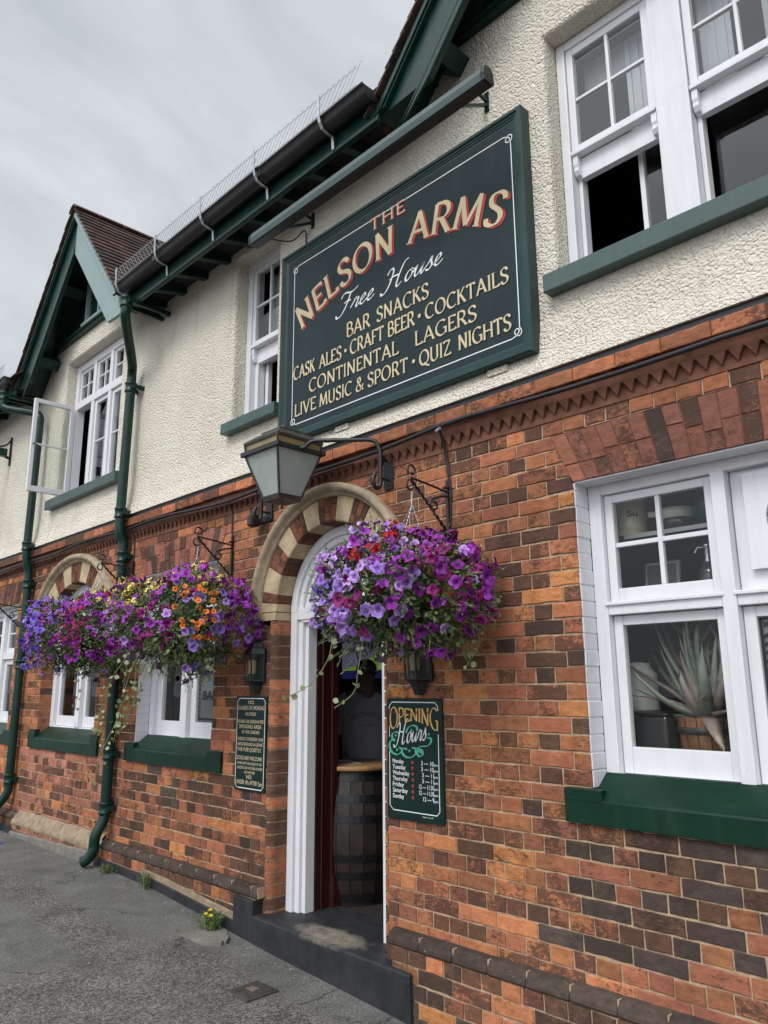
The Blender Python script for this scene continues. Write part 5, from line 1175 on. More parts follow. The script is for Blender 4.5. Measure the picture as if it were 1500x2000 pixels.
BR = [bracket(.947, 2.61, 'black iron bracket holding the right basket, on bricks beside the door arch'), bracket(-1.197, 2.60, 'black iron bracket holding the middle basket, at the right end of a flat brick arch'), bracket(-2.79, 2.60, 'black iron bracket holding the left basket, right beside the middle drainpipe'), bracket(-5.42, 2.45, 'empty black iron bracket crossing in front of the window at the left edge')]

# ---- lamp over the door
LP = thing('hanging_lantern', (-.09, -.38, 2.785), 'big square tapering frosted lantern held out over the door arch', 'lantern')
lx, ly = -.09, -.38
def frust(h0, z0, h1, z1): return [(lx + a * h, ly + c * h, z) for h, z in ((h0, z0), (h1, z1)) for c in (-1, 1) for a in (-1, 1)]
b = MB(); b.hexa(frust(.080, 2.792, .166, 3.062)); b.build('frosted_glass', M['frosted'], LP)
b = MB()
for a, c in ((-1, -1), (1, -1), (-1, 1), (1, 1)): b.tube([(lx + a * .084, ly + c * .084, 2.785), (lx + a * .169, ly + c * .169, 3.065)], .0085, 4)
b.hexa(frust(.083, 2.772, .091, 2.795)); b.hexa(frust(.088, 2.765, .083, 2.772)); b.build('lantern_frame', M['bronze'], LP, bevel=.002)
b = MB()
for a in (-1, 1): b.box(lx - .198, lx + .198, ly + a * .174 - .012, ly + a * .174 + .012, 3.054, 3.084); b.box(lx + a * .174 - .011, lx + a * .174 + .011, ly - .162, ly + .162, 3.055, 3.083)
b.build('iron_hoop', M['black'], LP, bevel=.003)
b = MB(); b.hexa(frust(.160, 3.084, .168, 3.125)); b.build('amber_glass', M['amber'], LP)
b = MB(); b.hexa(frust(.176, 3.125, .180, 3.142)); b.hexa(frust(.180, 3.142, .12, 3.19)); b.hexa(frust(.10, 3.19, .10, 3.212)); b.lathe([(.001, .06), (.02, .05), (.03, .02), (.03, 0)], (lx, ly, 3.21), 10)
for a, c in ((-1, -1), (1, -1), (-1, 1), (1, 1)): b.tube([(lx + a * .165, ly + c * .165, 3.08), (lx + a * .171, ly + c * .171, 3.128)], .008, 4)
b.build('lantern_roof', M['bronze'], LP, bevel=.002)
b = MB(); b.tube([(lx, ly, 2.77), (lx, ly, 2.735)], .004, 6); b.lathe([(.001, -.012), (.012, 0), (.001, .012)], (lx, ly, 2.73), 8); b.build('drop_finial', M['bronze'], LP)
for s, wx in ((1, .475), (-1, -.745)):
    hx = lx + s * .176
    b = MB(); pw = (wx, -.075); mid = lambda t: (hx + (pw[0] - hx) * t, ly + (pw[1] - ly) * t)
    path = [(hx, ly, 3.072), (*mid(.06), 3.075), (*mid(.12), 3.105), (*mid(.2), 3.115), (*mid(.85), 3.105)] ; path = path[:2] + smooth_path(path[1:4], 4)[1:] + smooth_path([(*mid(.85), 3.105), (*mid(.95), 3.085), (*mid(1.0), 3.02)], 5)
    path += [(wx, -.075, 2.86)] + smooth_path([(wx, -.075, 2.83), (wx, -.088, 2.80), (wx, -.115, 2.795), (wx, -.135, 2.82), (wx, -.135, 2.85), (wx, -.12, 2.88)], 5)
    b.tube(path, .0135, 8); b.tube([(wx, -.075, 2.98), (wx, -.01, 2.98)], .009, 6); b.tube([(wx, -.075, 2.86), (wx, -.01, 2.86)], .009, 6); A_ = b.build('lantern_arm', M['black'], LP)
    b = MB(); b.prism([(wx - .028, 2.80), (wx + .028, 2.80), (wx + .038, 2.81), (wx + .038, 3.03), (wx + .028, 3.04), (wx - .028, 3.04), (wx - .038, 3.03), (wx - .038, 2.81)], -.012, .0)
    for q in (2.825, 3.015): b.tube([(wx, -.012, q), (wx, -.018, q)], .008, 8)
    b.build('wall_plate', M['black'], A_, bevel=.002)
SP = thing('floodlight_sensor', (-.83, -.03, 2.80), 'small black sensor box on the bricks left of the door arch', 'sensor')
b = MB(); b.box(-.86, -.795, -.115, -.045, 2.76, 2.85); b.build('sensor_body', M['black'], SP, bevel=.014)
b = MB(); b.box(-.85, -.805, -.121, -.114, 2.77, 2.84); b.build('sensor_face', M['gutter'], SP, bevel=.004)
b = MB(); b.tube([(-.825, -.05, 2.80), (-.80, -.0, 2.80)], .014, 8); b.tube(smooth_path([(-.83, -.07, 2.85), (-.835, -.03, 2.92), (-.85, -.03, 3.0), (-.85, -.07, 3.04)], 5), .0045, 6); b.build('mount_and_cable', M['cable'], SP)

# ---- half lanterns beside the door
def half_lantern(label, x, z):
    T = thing('wall_lantern', (x, -.0, z), label, 'wall lantern', 'pair of black wall lanterns beside the pub door')
    def ring(r, q, n=6): return [(x + r * math.cos(math.pi * (1 + k / n)), -.022 + r * 1.05 * math.sin(math.pi * (1 + k / n)), q) for k in range(n + 1)]
    def shell(mb, levels, mi=0):
        v = []; n = 3; ang = [180, 240, 300, 360]
        for r, q in levels: v += [(x + r * math.cos(R(a)), -.02 + r * math.sin(R(a)), q) for a in ang]
        mb.add(v, [(4 * i + k, 4 * i + k + 1, 4 * i + 5 + k, 4 * i + 4 + k) for i in range(len(levels) - 1) for k in range(3)] + [tuple(range(4)), tuple(range(4 * len(levels) - 1, 4 * len(levels) - 5, -1))], mi)
    b = MB(); shell(b, [(.03, z - .155), (.04, z - .13), (.045, z - .115), (.058, z - .09), (.085, z - .075), (.085, z - .065)]); shell(b, [(.09, z + .10), (.092, z + .11), (.075, z + .15), (.062, z + .155), (.055, z + .185), (.02, z + .21)])
    b.box(x - .09, x + .09, -.02, .0, z - .085, z + .14); b.build('lantern_body', M['black'], T, bevel=.002)
    b = MB()
    for a in (180, 240, 300, 360): b.tube([(x + .08 * math.cos(R(a)), -.02 + .08 * math.sin(R(a)), z - .07), (x + .086 * math.cos(R(a)), -.02 + .086 * math.sin(R(a)), z + .105)], .0062, 6)
    b.build('glazing_bar', M['black'], T)
    b = MB(); shell(b, [(.077, z - .066), (.083, z + .10)]); b.f = b.f[:3]; b.m = b.m[:3]; b.sm = b.sm[:3]; b.build('lantern_glass', M['glassdark'], T)
    b = MB(); b.lathe([(.026, -.025), (.028, .06), (.022, .07), (.001, .072)], (x, -.055, z), 12); b.build('lamp_tube', M['amber'], T)
    b = MB(); b.lathe([(.03, -.066), (.03, -.025), (.001, -.024)], (x, -.055, z), 12); b.build('lamp_holder', M['black'], T)
    return T
half_lantern('black half lantern above the narrow notice, left of the doorway', -.825, 1.76)
half_lantern('black half lantern above the opening hours sign, under the right basket', .715, 1.755)

# ---- notice left of the door
NB = thing('notice_board', (-.88, -.012, 1.27), 'narrow dark green notice with house rules in cream capitals, left of the door', 'notice')
b = MB(); b.box(-1.062, -.705, -.014, -.001, .965, 1.585); b.build('board', M['smallsign'], NB, bevel=.003)
wl = Letters(-.0147)
x0, x1, z0, z1 = -1.048, -.719, .98, 1.57; c = .022
wl.line([(x0 + c, z0), (x1 - c, z0), (x1, z0 + c), (x1, z1 - c), (x1 - c, z1), (x0 + c, z1), (x0, z1 - c), (x0, z0 + c), (x0 + c, z0), (x0 + c + .01, z0)], .0055); wl.build('border_line', M['whiteletter'], NB)
lt = MB()
for (t, a, b_, z, h, sh) in (('NO', -.92, -.85, 1.532, .026, 0), ('GLASSES OR SMOKING', -1.035, -.732, 1.494, .028, 0), ('OUTSIDE', -.95, -.82, 1.456, .022, .25),
    ('PLEASE USE DESIGNATED', -1.035, -.732, 1.406, .022, .25), ('SMOKING AREA', -1.02, -.755, 1.370, .026, 0), ('IN THE GARDEN', -.985, -.775, 1.336, .022, .25),
    ('PLEASE CONSIDER OUR', -1.035, -.735, 1.290, .022, .25), ('NEIGHBOURS & LEAVE', -1.035, -.735, 1.256, .022, .25), ('THE PUB QUIETLY', -1.035, -.75, 1.219, .026, 0),
    ('DOGS ARE WELCOME', -1.035, -.74, 1.163, .026, 0), ('WHEN KEPT ON LEADS IN THE', -1.03, -.74, 1.132, .018, .25), ('GARDEN & ON WOODEN FLOORS', -1.03, -.735, 1.103, .018, .25), ('OF THE PUB', -.94, -.82, 1.074, .018, .25),
    ('NO', -.915, -.855, 1.042, .026, 0), ("UNDER 18's AFTER 7pm", -1.035, -.73, 1.005, .028, 0)):
    if t.split()[0] in ('NO', 'PLEASE', 'DOGS'): lt.cut()
    v, f = text_mesh(t, a, b_, z, h, -.0148, 'x', None, None, shear=sh, bold=.006); lt.add(v, f)
lt.build('cream_lettering', M['cream'], NB, fix=False)

# ---- opening hours
HB = thing('opening_hours_sign', (.66, -.012, 1.26), 'dark green sign with opening hours and teal scrolls, right of the door', 'sign')
b = MB(); b.box(.452, .868, -.014, -.001, .945, 1.58); b.build('board', M['smallsign'], HB, bevel=.003)
YH = -.0146
wl = Letters(YH); gl_ = Letters(YH); tl = Letters(YH); wt = MB()
hx = lambda u: .452 + .416 * u
hz = lambda v_: 1.58 - .635 * v_
def hp(pts): return [(hx(u), hz(v_)) for u, v_ in pts]
wl.line(hp([(.05, .095), (.05, .065), (.10, .032), (.88, .032), (.93, .065), (.93, .10)]), .005); wl.line(hp([(.05, .235), (.05, .33)]), .004); wl.line(hp([(.93, .29), (.93, .90), (.88, .93), (.11, .93), (.05, .895), (.05, .45)]), .005)
# OPENING: tall letters hanging from one line, longer at both ends
def hf(x, b_):
    u = (x - .452) / .416; t = abs(u - .5) / .42; top = .075 + .012 * (1 - t); bot = .185 + .085 * t ** 1.6
    return (x, hz(bot + (top - bot) * b_))
gl_.word('OPENING', hx(.055), hx(.93), 0, .085, .13, .05, gap=.06, hfun=hf); gl_.build('gold_lettering', M['gold'], HB)
wl.script('Hours', hx(.16), hx(.72), hz(.395), .125, thick=.075, thin=.025, shear=.34, rise=.16)
for pts in ([(.36, .29), (.40, .245), (.48, .225), (.55, .235), (.57, .265)], [(.24, .295), (.16, .285), (.10, .31), (.11, .345), (.16, .345)], [(.16, .36), (.08, .36), (.05, .40), (.08, .45), (.18, .475), (.26, .455), (.28, .425), (.22, .415)],
            [(.38, .425), (.30, .42), (.28, .45), (.34, .485), (.44, .49), (.53, .455), (.52, .415), (.46, .41)], [(.63, .445), (.58, .425), (.56, .455), (.60, .475), (.65, .46), (.64, .425), (.56, .41), (.62, .395), (.74, .385), (.80, .355), (.80, .325), (.74, .32)]):
    tl.stroke(smooth_path(hp(pts), 6), .016, .004, lambda a, b_: (a, b_), phi=20)
for (u, v_) in ((.17, .315), (.46, .265), (.77, .29), (.19, .435), (.42, .435)): tl.dot(hx(u), hz(v_), .007)
tl.build('teal_scrolls', M['teal'], HB)
rd = MB()
for i, (d, hrs, pm_) in enumerate((('Monday', '3 - 10', 'pm'), ('Tuesday', '3 - 10', 'pm'), ('Wednesday', '3 - 11', 'pm'), ('Thursday', '3 - 11', 'pm'), ('Friday', '12 - 11:30', 'pm'), ('Saturday', '12 - 11:30', 'pm'), ('Sunday', '12 - 9', 'pm'))):
    z = hz(.545 + .0475 * i); v, f = text_mesh(d, hx(.105), hx(.105) + .0145 * len(d) * .98, z, .023, YH, 'x', None, None, bold=.012); wt.add(v, f)
    q = {'3 - 10': .16, '3 - 11': .15, '12 - 11:30': .215, '12 - 9': .14}[hrs]; xr = hx(.84)
    v, f = text_mesh(hrs.replace('-', '\u2014'), xr - q * .416 * 1.35 if q < .2 else xr - q * .416 * 1.2, xr, z, .023, YH, 'x', None, None, bold=.012); wt.add(v, f)
    v, f = text_mesh(pm_, xr + .002, xr + .028, z, .014, YH, 'x', None, None, bold=.008); wt.add(v, f)
    rd.lathe([(.001, 0), (.0085, 0)], (hx(.47), 0, 0), 10); rd.v[-20:] = [(p[0], YH, z + .011 + p[1]) for p in rd.v[-20:]]
for u in (.07, .17, .25, .37, .46, .56, .65, .76): rd.lathe([(.001, 0), (.0065, 0)], (hx(u), 0, 0), 8); rd.v[-16:] = [(p[0], YH - .003, hz(.118) + p[1]) for p in rd.v[-16:]]
v, f = text_mesh('signs.co.uk', hx(.63), hx(.82), hz(.958), .007, YH, 'x', None, None); wt.add(v, f)
wt.build('white_lettering', M['whiteletter'], HB, fix=False); wl.build('white_script_and_border', M['whiteletter'], HB); rd.build('red_spots', M['redletter'], HB, fix=False)

# lettering etched on the window left of the door
lt = MB()
for (t, a, b_, z, h) in (('BAR', -1.83, -1.62, 1.55, .075),): v, f = text_mesh(t, a, b_, z, h, Y + .049, 'x', None, None); lt.add(v, f)
lt.cut()
for k in range(14): lt.box(-1.885, -1.87, Y + .0488, Y + .049, 1.42 + k * .033, 1.44 + k * .033)
for k in range(12): lt.box(-1.885 + k * .028, -1.87 + k * .028, Y + .0488, Y + .049, 1.395, 1.412)
lt.build('etched_lettering', M['ink'], W2, fix=False)

# ------------------------------------------------------------------ hanging baskets
VR = Vector((.698, .716, 0))                  # the wall-ward right of someone facing the baskets from the kerb
VU = Vector((0, 0, 1)); VF = Vector((.716, -.698, 0))   # towards the kerb
rb = random.Random(21)
def petunia_mesh(name, rim, mid, thr, seed, ruff=.10, lobes=5, depth=.5):
    r = random.Random(seed); n = 20; mb = MB()
    rings = [(0.0, -depth, thr), (.17, -.30 * depth * 2, thr), (.42, -.06, mid), (.74, .02, mid), (1.0, -.03, rim)]
    v = []; cs = []
    for (q, z, c) in rings:
        for k in range(n):
            a = 2 * math.pi * k / n; lob = 1 - .22 * (1 - abs(math.cos(lobes * a / 2))) * q ** 2 - r.uniform(0, .10) * (q > .9) - .12 * q * math.cos(a + seed)
            v.append((q * lob * math.cos(a), q * lob * math.sin(a), z + (ruff * math.sin(lobes * a + seed) + .22 * math.cos(2 * a + seed * 2.1) + r.uniform(-.10, .10)) * q * q)); cs.append(c)
    mb.add(v, [(i * n + k, i * n + (k + 1) % n, (i + 1) * n + (k + 1) % n, (i + 1) * n + k) for i in range(4) for k in range(n)], 0, True); mb.c = cs
    mb.tube([(0, 0, -.3), (0, 0, -.95)], .1, 6, col=tuple(q * .7 for q in mid), rs=[.16, .07])
    me_o = mb.build(name, M['petal'], None, fix=False); me = me_o.data; bpy.data.objects.remove(me_o); return me
def cluster_mesh(name, cols, seed, n=14, pr=.30):
    r = random.Random(seed); mb = MB()
    for i in range(n):
        d = Vector((r.gauss(0, 1), r.gauss(0, 1), abs(r.gauss(0, .8)) + .1)).normalized(); c = d * r.uniform(.55, .9); c.z *= .7; u = d.orthogonal().normalized(); w_ = d.cross(u); col = r.choice(cols); col = scl(col, .8, 1.15, r)
        a0 = r.uniform(0, 6); pts = []
        for k in range(10): a = a0 + 2 * math.pi * k / 10; rr = pr * (1 if k % 2 == 0 else .62); pts.append(tuple(c + (u * math.cos(a) + w_ * math.sin(a)) * rr))
        mb.add(pts + [tuple(c - d * .08)], [(k, (k + 1) % 10, 10) for k in range(10)], 0, False, col)
    o = mb.build(name, M['petal'], None, fix=False); me = o.data; bpy.data.objects.remove(o); return me
FL = {}
def reg(key, nm, rim, mid, thr, rad, ruff=.10, depth=.5): FL[key] = (nm, [petunia_mesh(nm, rim, mid, thr, s, ruff, 5, depth) for s in (1, 2, 3, 4, 5)], rad)
reg('lav', 'petunia', (.37, .235, .60), (.28, .15, .51), (.10, .035, .22), .033, .15)
reg('pale', 'petunia', (.56, .40, .68), (.40, .22, .58), (.14, .05, .26), .031, .16)
reg('blue', 'petunia', (.22, .15, .60), (.15, .08, .50), (.06, .03, .22), .034, .14)
reg('vio', 'petunia', (.37, .06, .42), (.28, .03, .35), (.045, .006, .09), .032, .15)
reg('pur', 'petunia', (.19, .012, .21), (.14, .008, .165), (.018, .003, .03), .033, .14)
reg('mag', 'petunia', (.24, .006, .135), (.19, .005, .11), (.03, .002, .025), .035, .12)
reg('ora', 'calibrachoa', (.72, .20, .035), (.66, .17, .025), (.25, .03, .01), .021, .06, .35)
FL['yel'] = ('bidens_bloom', [cluster_mesh('bidens_bloom', [(.85, .72, .16), (.80, .62, .10), (.86, .78, .32)], s, 12, .36) for s in (1, 2)], .030)
FL['red'] = ('geranium_bloom', [cluster_mesh('geranium_bloom', [(.48, .012, .014), (.36, .006, .012)], s, 18, .30) for s in (1, 2)], .042)
FL['hot'] = ('verbena_bloom', [cluster_mesh('verbena_bloom', [(.42, .012, .14), (.35, .01, .13), (.48, .03, .20)], s, 16, .27) for s in (1, 2)], .042)
GREENS = [(.06, .095, .03), (.085, .13, .04), (.12, .165, .055), (.045, .07, .025), (.15, .19, .085)]
def leaf(mb, c, d, up, ln, wd, col):
    d = d.normalized(); s = d.cross(up); s = s.normalized() if s.length > 1e-4 else d.orthogonal().normalized(); nn = s.cross(d)
    p = [c, c + d * ln * .45 + s * wd + nn * ln * .07, c + d * ln, c + d * ln * .45 - s * wd + nn * ln * .07, c + d * ln * .5 - nn * ln * .03]
    mb.add([tuple(q) for q in p], [(0, 1, 4), (1, 2, 4), (0, 4, 3), (4, 2, 3)], 0, True, col)
def rounded_leaf(mb, c, nrm, r, col):
    u = nrm.orthogonal().normalized(); w_ = nrm.cross(u); mb.add([tuple(c + (u * math.cos(a) + w_ * math.sin(a)) * r * (1 if k % 2 else .88)) for k, a in enumerate(2 * math.pi * k / 9 for k in range(9))], [tuple(range(9))], 0, False, col)
def basket(label, c, rx, ry, rz, nfl, nlf, colf, densf, vines, seed, tip, fscale=1.0):
    r = random.Random(seed); c = Vector(c)
    T = thing('hanging_basket', tuple(c), label, 'flower basket', 'flower baskets hanging from the pub wall')
    b = MB(); b.lathe([(.001, -.24), (.08, -.235), (.15, -.18), (.185, -.09), (.20, .0), (.19, .02), (.001, .0)], (c.x, c.y, c.z + .02), 20); b.build('basket_liner', M['liner'], T)
    tp = Vector(tip)
    for k in range(4):
        a = k * math.pi / 2 + .4; q = Vector((c.x + .19 * math.cos(a), c.y + .19 * math.sin(a), c.z + .03)); t0 = tp - Vector((0, 0, .10)); n = int((q - t0).length / .012); b = MB()
        for i in range(n):
            p0 = t0.lerp(q, i / n); p1 = t0.lerp(q, (i + 1.25) / n); b.tube([p0, (p0 + p1) / 2 + (VR if i % 2 else VF) * .002, p1], .0024, 4, caps=False)
        if k == 0: b.tube([tp + Vector((0, 0, .0)), tp - Vector((.0, 0, .05)), tp - Vector((0, .006, .10))], .004, 6)
        b.build('chain', M['steel'], T)
    ph = [r.uniform(0, 6.28) for _ in range(6)]
    def lump(d): return 1 + .10 * math.sin(3.1 * d.x * 2 + ph[0]) * math.cos(2.7 * d.z * 2 + ph[1]) + .08 * math.sin(5 * d.y + 4 * d.x + ph[2]) + .05 * math.sin(9 * d.z + 7 * d.x + ph[3])
    def surf(d, k=1.0):
        q = Vector((d.x * rx, d.y * ry, d.z * rz)) * lump(d) * k
        p = c + q; 
        if p.y > -.035: p.y = -.035 - r.uniform(0, .02)
        return p
    def rdir():
        while True:
            d = Vector((r.gauss(0, 1), r.gauss(0, 1), r.gauss(0, 1))).normalized()
            if c.y + d.y * ry < -.03: return d
    # foliage: thousands of leaves through the outer part of the ball, thinning at its edge
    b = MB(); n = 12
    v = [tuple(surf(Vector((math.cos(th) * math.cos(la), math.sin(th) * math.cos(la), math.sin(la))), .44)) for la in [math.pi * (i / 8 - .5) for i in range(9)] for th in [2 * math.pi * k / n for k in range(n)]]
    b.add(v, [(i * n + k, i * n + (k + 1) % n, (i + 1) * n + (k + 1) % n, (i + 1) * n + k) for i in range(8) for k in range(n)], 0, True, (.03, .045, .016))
    for i in range(nlf):
        d = rdir(); k = r.uniform(.55, 1.0) ** .7; 
        if d.z < -.5: k *= r.uniform(.8, 1.05)
        p = surf(d, k); dr = (d + Vector((r.gauss(0, .7), r.gauss(0, .7), r.gauss(-.1, .6)))).normalized(); ln = r.uniform(.016, .04); leaf(b, p, dr, (d + VU * .5).normalized(), ln, ln * r.uniform(.2, .34), scl(r.choice(GREENS), .75, 1.25, r))
    for i in range(nlf // 14):     # feathery shoots sticking out
        d = rdir(); p = surf(d, .95); ax = (d + Vector((0, 0, r.uniform(-.3, .5))) + Vector((r.gauss(0, .3), r.gauss(0, .3), 0))).normalized(); L_ = r.uniform(.04, .10); col = scl(GREENS[2], .9, 1.4, r)
        if (p + ax * L_).y > -.02: continue
        b.tube([p, p + ax * L_ * .6, p + ax * L_ + Vector((0, 0, -.006))], .0012, 3, caps=False, col=col)
        for q in range(6): leaf(b, p + ax * L_ * (q + 1) / 6, (ax + Vector((r.gauss(0, .9), r.gauss(0, .9), r.gauss(0, .9)))).normalized(), d, r.uniform(.010, .022), .004, col)
    b.build('foliage', M['leaf'], T, fix=False)
    # flowers
    items = []; tries = 0
    while len(items) < nfl and tries < nfl * 60:
        tries += 1; d = rdir(); cu = d.dot(VR) ; cv = d.z
        if r.random() > densf(cu, cv): continue
        key = colf(cu, cv, r); nm, ms, rad = FL[key]; rr = rad * r.uniform(.78, 1.12) * fscale
        p = surf(d, r.uniform(.96, 1.09))
        if any((p - q[0]).length < (rr + q[2]) * .50 for q in items): continue
        nrm = (d + VF * .18 + Vector((r.gauss(0, .46), r.gauss(0, .46), r.gauss(.06, .46)))).normalized()
        items.append((p, nrm, rr, key, r.uniform(0, 6.28), r.choice(ms)))
    cd = (CP - c).normalized()
    items.sort(key=lambda q: -(q[2] * max(.1, q[1].dot(cd)) * (1 if (q[0] - c).dot(cd) > -.02 else .1)))
    rest = MB()
    for i, (p, nrm, rr, key, sp, me) in enumerate(items):
        Mx = Matrix.Translation(p) @ nrm.to_track_quat('Z', 'Y').to_matrix().to_4x4() @ Matrix.Rotation(sp, 4, 'Z') @ Matrix.Diagonal((rr, rr, rr, 1))
        if i < 98:
            o = bpy.data.objects.new(FL[key][0], me); COL.objects.link(o); o.parent = T; o.matrix_local = Matrix.Translation(-c) @ Mx
        else:
            ca = me.color_attributes['Col'].data; base = len(rest.v); rest.v += [tuple(Mx @ q.co) for q in me.vertices]; rest.c += [tuple(ca[k].color[:3]) for k in range(len(me.vertices))]
            for pl in me.polygons: rest.f.append(tuple(base + k for k in pl.vertices)); rest.m.append(0); rest.sm.append(pl.use_smooth)
    if rest.v: o = rest.build('flowers', M['petal'], T, fix=False); o['kind'] = 'stuff'
    # trailing stems with paired round leaves
    for (pts, ls) in vines:
        b = MB(); P = smooth_path([tuple(c + VR * a + VU * h + VF * f) for a, h, f in pts], 8); b.tube(P, .0022, 5, col=(.16, .19, .07))
        for k in range(2, len(P), ls):
            for s in (-1, 1):
                q = Vector(P[k]) + Vector((r.gauss(0, .012), r.gauss(0, .012), r.gauss(0, .008))) + VR * s * .012; rounded_leaf(b, q, (VF + Vector((r.gauss(0, .7), r.gauss(0, .7), r.gauss(.3, .5)))).normalized(), r.uniform(.009, .017), r.choice([(.20, .24, .11), (.27, .30, .16), (.14, .18, .07)]))
        b.build('trailing_stem', M['leaf'], T, fix=False)
    return T
def colR(u, v, r):
    q = r.random()
    if v > .45 and -.6 < u < .0 and q < .16: return 'red'
    if u < -.30: return ('lav' if q < .52 else 'pale' if q < .80 else 'blue' if q < .9 else 'mag') if v < .35 else ('vio' if q < .5 else 'pale')
    if u < .12: return 'vio' if q < .42 else 'pale' if q < .58 else 'lav' if q < .72 else 'mag' if q < .86 else 'pur'
    return 'pur' if q < .40 else 'mag' if q < .68 else 'vio' if q < .93 else 'pale'
basket('biggest flower basket, lavender petunias left and deep purple right, hanging beside the doorway', (.93, -.36, 2.10), .49, .43, .305, 400, 7500, colR, lambda u, v: .08 if v < -.68 else .45 if v < -.35 else (.5 if u > .7 else .85),
       [([(-.34, -.22, .25), (-.36, -.33, .27), (-.44, -.44, .26), (-.55, -.50, .24)], 5), ([(-.20, -.25, .25), (-.22, -.38, .27), (-.24, -.48, .26), (-.33, -.55, .25)], 6), ([(.32, -.12, .15), (.36, -.25, .16), (.28, -.38, .16)], 3), ([(.40, .1, .1), (.46, -.05, .1), (.44, -.2, .1)], 3)], 5, (.947, -.30, 2.68), 1.14)
def colM(u, v, r):
    q = r.random()
    if v > .55 or (u < -.45 and v > .2): return 'yel' if q < .44 else 'vio' if q < .85 else 'mag'
    if u > .05 and v > -.45:
        if u > .62: return 'pur' if q < .55 else 'lav' if q < .8 else 'vio'
        return 'ora' if q < .66 else 'mag' if q < .82 else 'lav'
    if u > .1: return 'lav' if q < .55 else 'blue' if q < .75 else 'vio'
    return 'mag' if q < .38 else 'vio' if q < .68 else 'pur' if q < .9 else 'pale'
basket('flower basket topped with yellow and dotted with small orange flowers, left of the doorway', (-1.20, -.37, 2.09), .505, .47, .345, 380, 7500, colM, lambda u, v: .8 if v > .5 else (.8 if u > .05 and v > -.5 else .08 if v < -.55 else .32),
       [([(-.20, -.20, .34), (-.26, -.40, .37), (-.30, -.62, .36), (-.33, -.78, .35)], 2), ([(-.26, -.20, .33), (-.36, -.38, .36), (-.42, -.58, .36), (-.44, -.72, .35)], 2), ([(-.14, -.24, .33), (-.17, -.42, .35), (-.24, -.60, .36), (-.28, -.70, .35)], 2), ([(-.28, -.3, .34), (-.30, -.6, .37), (-.40, -.85, .36), (-.44, -1.06, .35)], 4), ([(-.22, -.25, .34), (-.22, -.45, .36), (-.30, -.66, .36)], 2), ([(.22, -.25, .3), (.26, -.34, .3), (.22, -.42, .3)], 3)], 8, (-1.197, -.30, 2.67), 1.10)
def colL(u, v, r):
    q = r.random()
    if v > .5 and u > -.2: return 'yel' if q < .2 else 'red' if q < .34 else 'vio'
    if u < -.35: return 'blue' if q < .48 else 'lav' if q < .8 else 'vio'
    if -.15 < u < .35 and -.35 < v < .5: return 'hot' if q < .62 else 'mag' if q < .75 else 'vio'
    if u < .0: return 'lav' if q < .3 else 'vio' if q < .65 else 'pur'
    return 'vio' if q < .5 else 'pur' if q < .8 else 'pale'
basket('furthest flower basket, blue violet and hot pink, in front of the arched window', (-2.80, -.38, 2.08), .48, .46, .33, 480, 6500, colL, lambda u, v: .08 if v < -.7 else .6 if v < -.45 else 1.0,
       [([(.1, -.25, .4), (.12, -.45, .4), (.10, -.62, .4)], 3)], 11, (-2.79, -.30, 2.67))

# ------------------------------------------------------------------ things inside the doorway
BX, BY, BF = -.60, .70, .24
BA = thing('barrel_table', (BX, BY, BF), 'old oak barrel used as a standing table just inside the door', 'barrel')
b = MB(); n = 22
for k in range(n):
    a0, a1 = 2 * math.pi * k / n + .006, 2 * math.pi * (k + 1) / n - .006; v = []
    for i in range(13):
        t = i / 12; rr = .265 + .062 * math.sin(math.pi * t); j = .001
        for a in (a0, a1): v.append((BX + rr * math.cos(a), BY + rr * math.sin(a), BF + .84 * t))
    b.add(v, [(2 * i, 2 * i + 1, 2 * i + 3, 2 * i + 2) for i in range(12)], 0, True, None)
b.lathe([(.001, .81), (.262, .81)], (BX, BY, BF), 22); b.build('staves', M['barrel'], BA)
for t0 in (.035, .20, .33, .62, .77, .93):
    b = MB(); rr = lambda t: .265 + .062 * math.sin(math.pi * t) + .004; t1 = t0 + .055
    b.lathe([(rr(t0) - .004, .84 * t0), (rr(t0) - .001, .84 * t0), (rr(t1) - .001, .84 * t1), (rr(t1) - .004, .84 * t1)], (BX, BY, BF), 48, smooth=False); b.build('hoop', M['hoop'], BA)
b = MB(); b.lathe([(.001, .845), (.295, .845), (.30, .85), (.30, .868), (.295, .874), (.001, .874)], (BX, BY, BF), 36); b.build('table_top', M['oak'], BA)
MGZ = thing('magazine', (-.66, .62, 1.115), 'printed leaflet lying on top of the barrel table', 'leaflet')
b = MB(); b.hexa([(-.85, .58, 1.1155), (-.56, .50, 1.1155), (-.80, .76, 1.1155), (-.51, .68, 1.1155), (-.85, .58, 1.121), (-.56, .50, 1.119), (-.80, .76, 1.121), (-.51, .68, 1.119)]); b.build('pages', M['paper'], MGZ)
b = MB(); b.add([(-.66, .54, 1.1215), (-.58, .518, 1.1212), (-.55, .63, 1.1212), (-.63, .65, 1.1215)], [(0, 1, 2, 3)]); b.build('red_cover_print', M['redletter'], MGZ, fix=False)
tv = thing('television', (-1.7, 2.2, 1.70), 'wall television showing a green pitch above the back of the bar', 'television')
b = MB(); b.box(-2.42, -.9, 2.14, 2.22, 1.69, 2.52); b.build('casing', M['gutter'], tv)
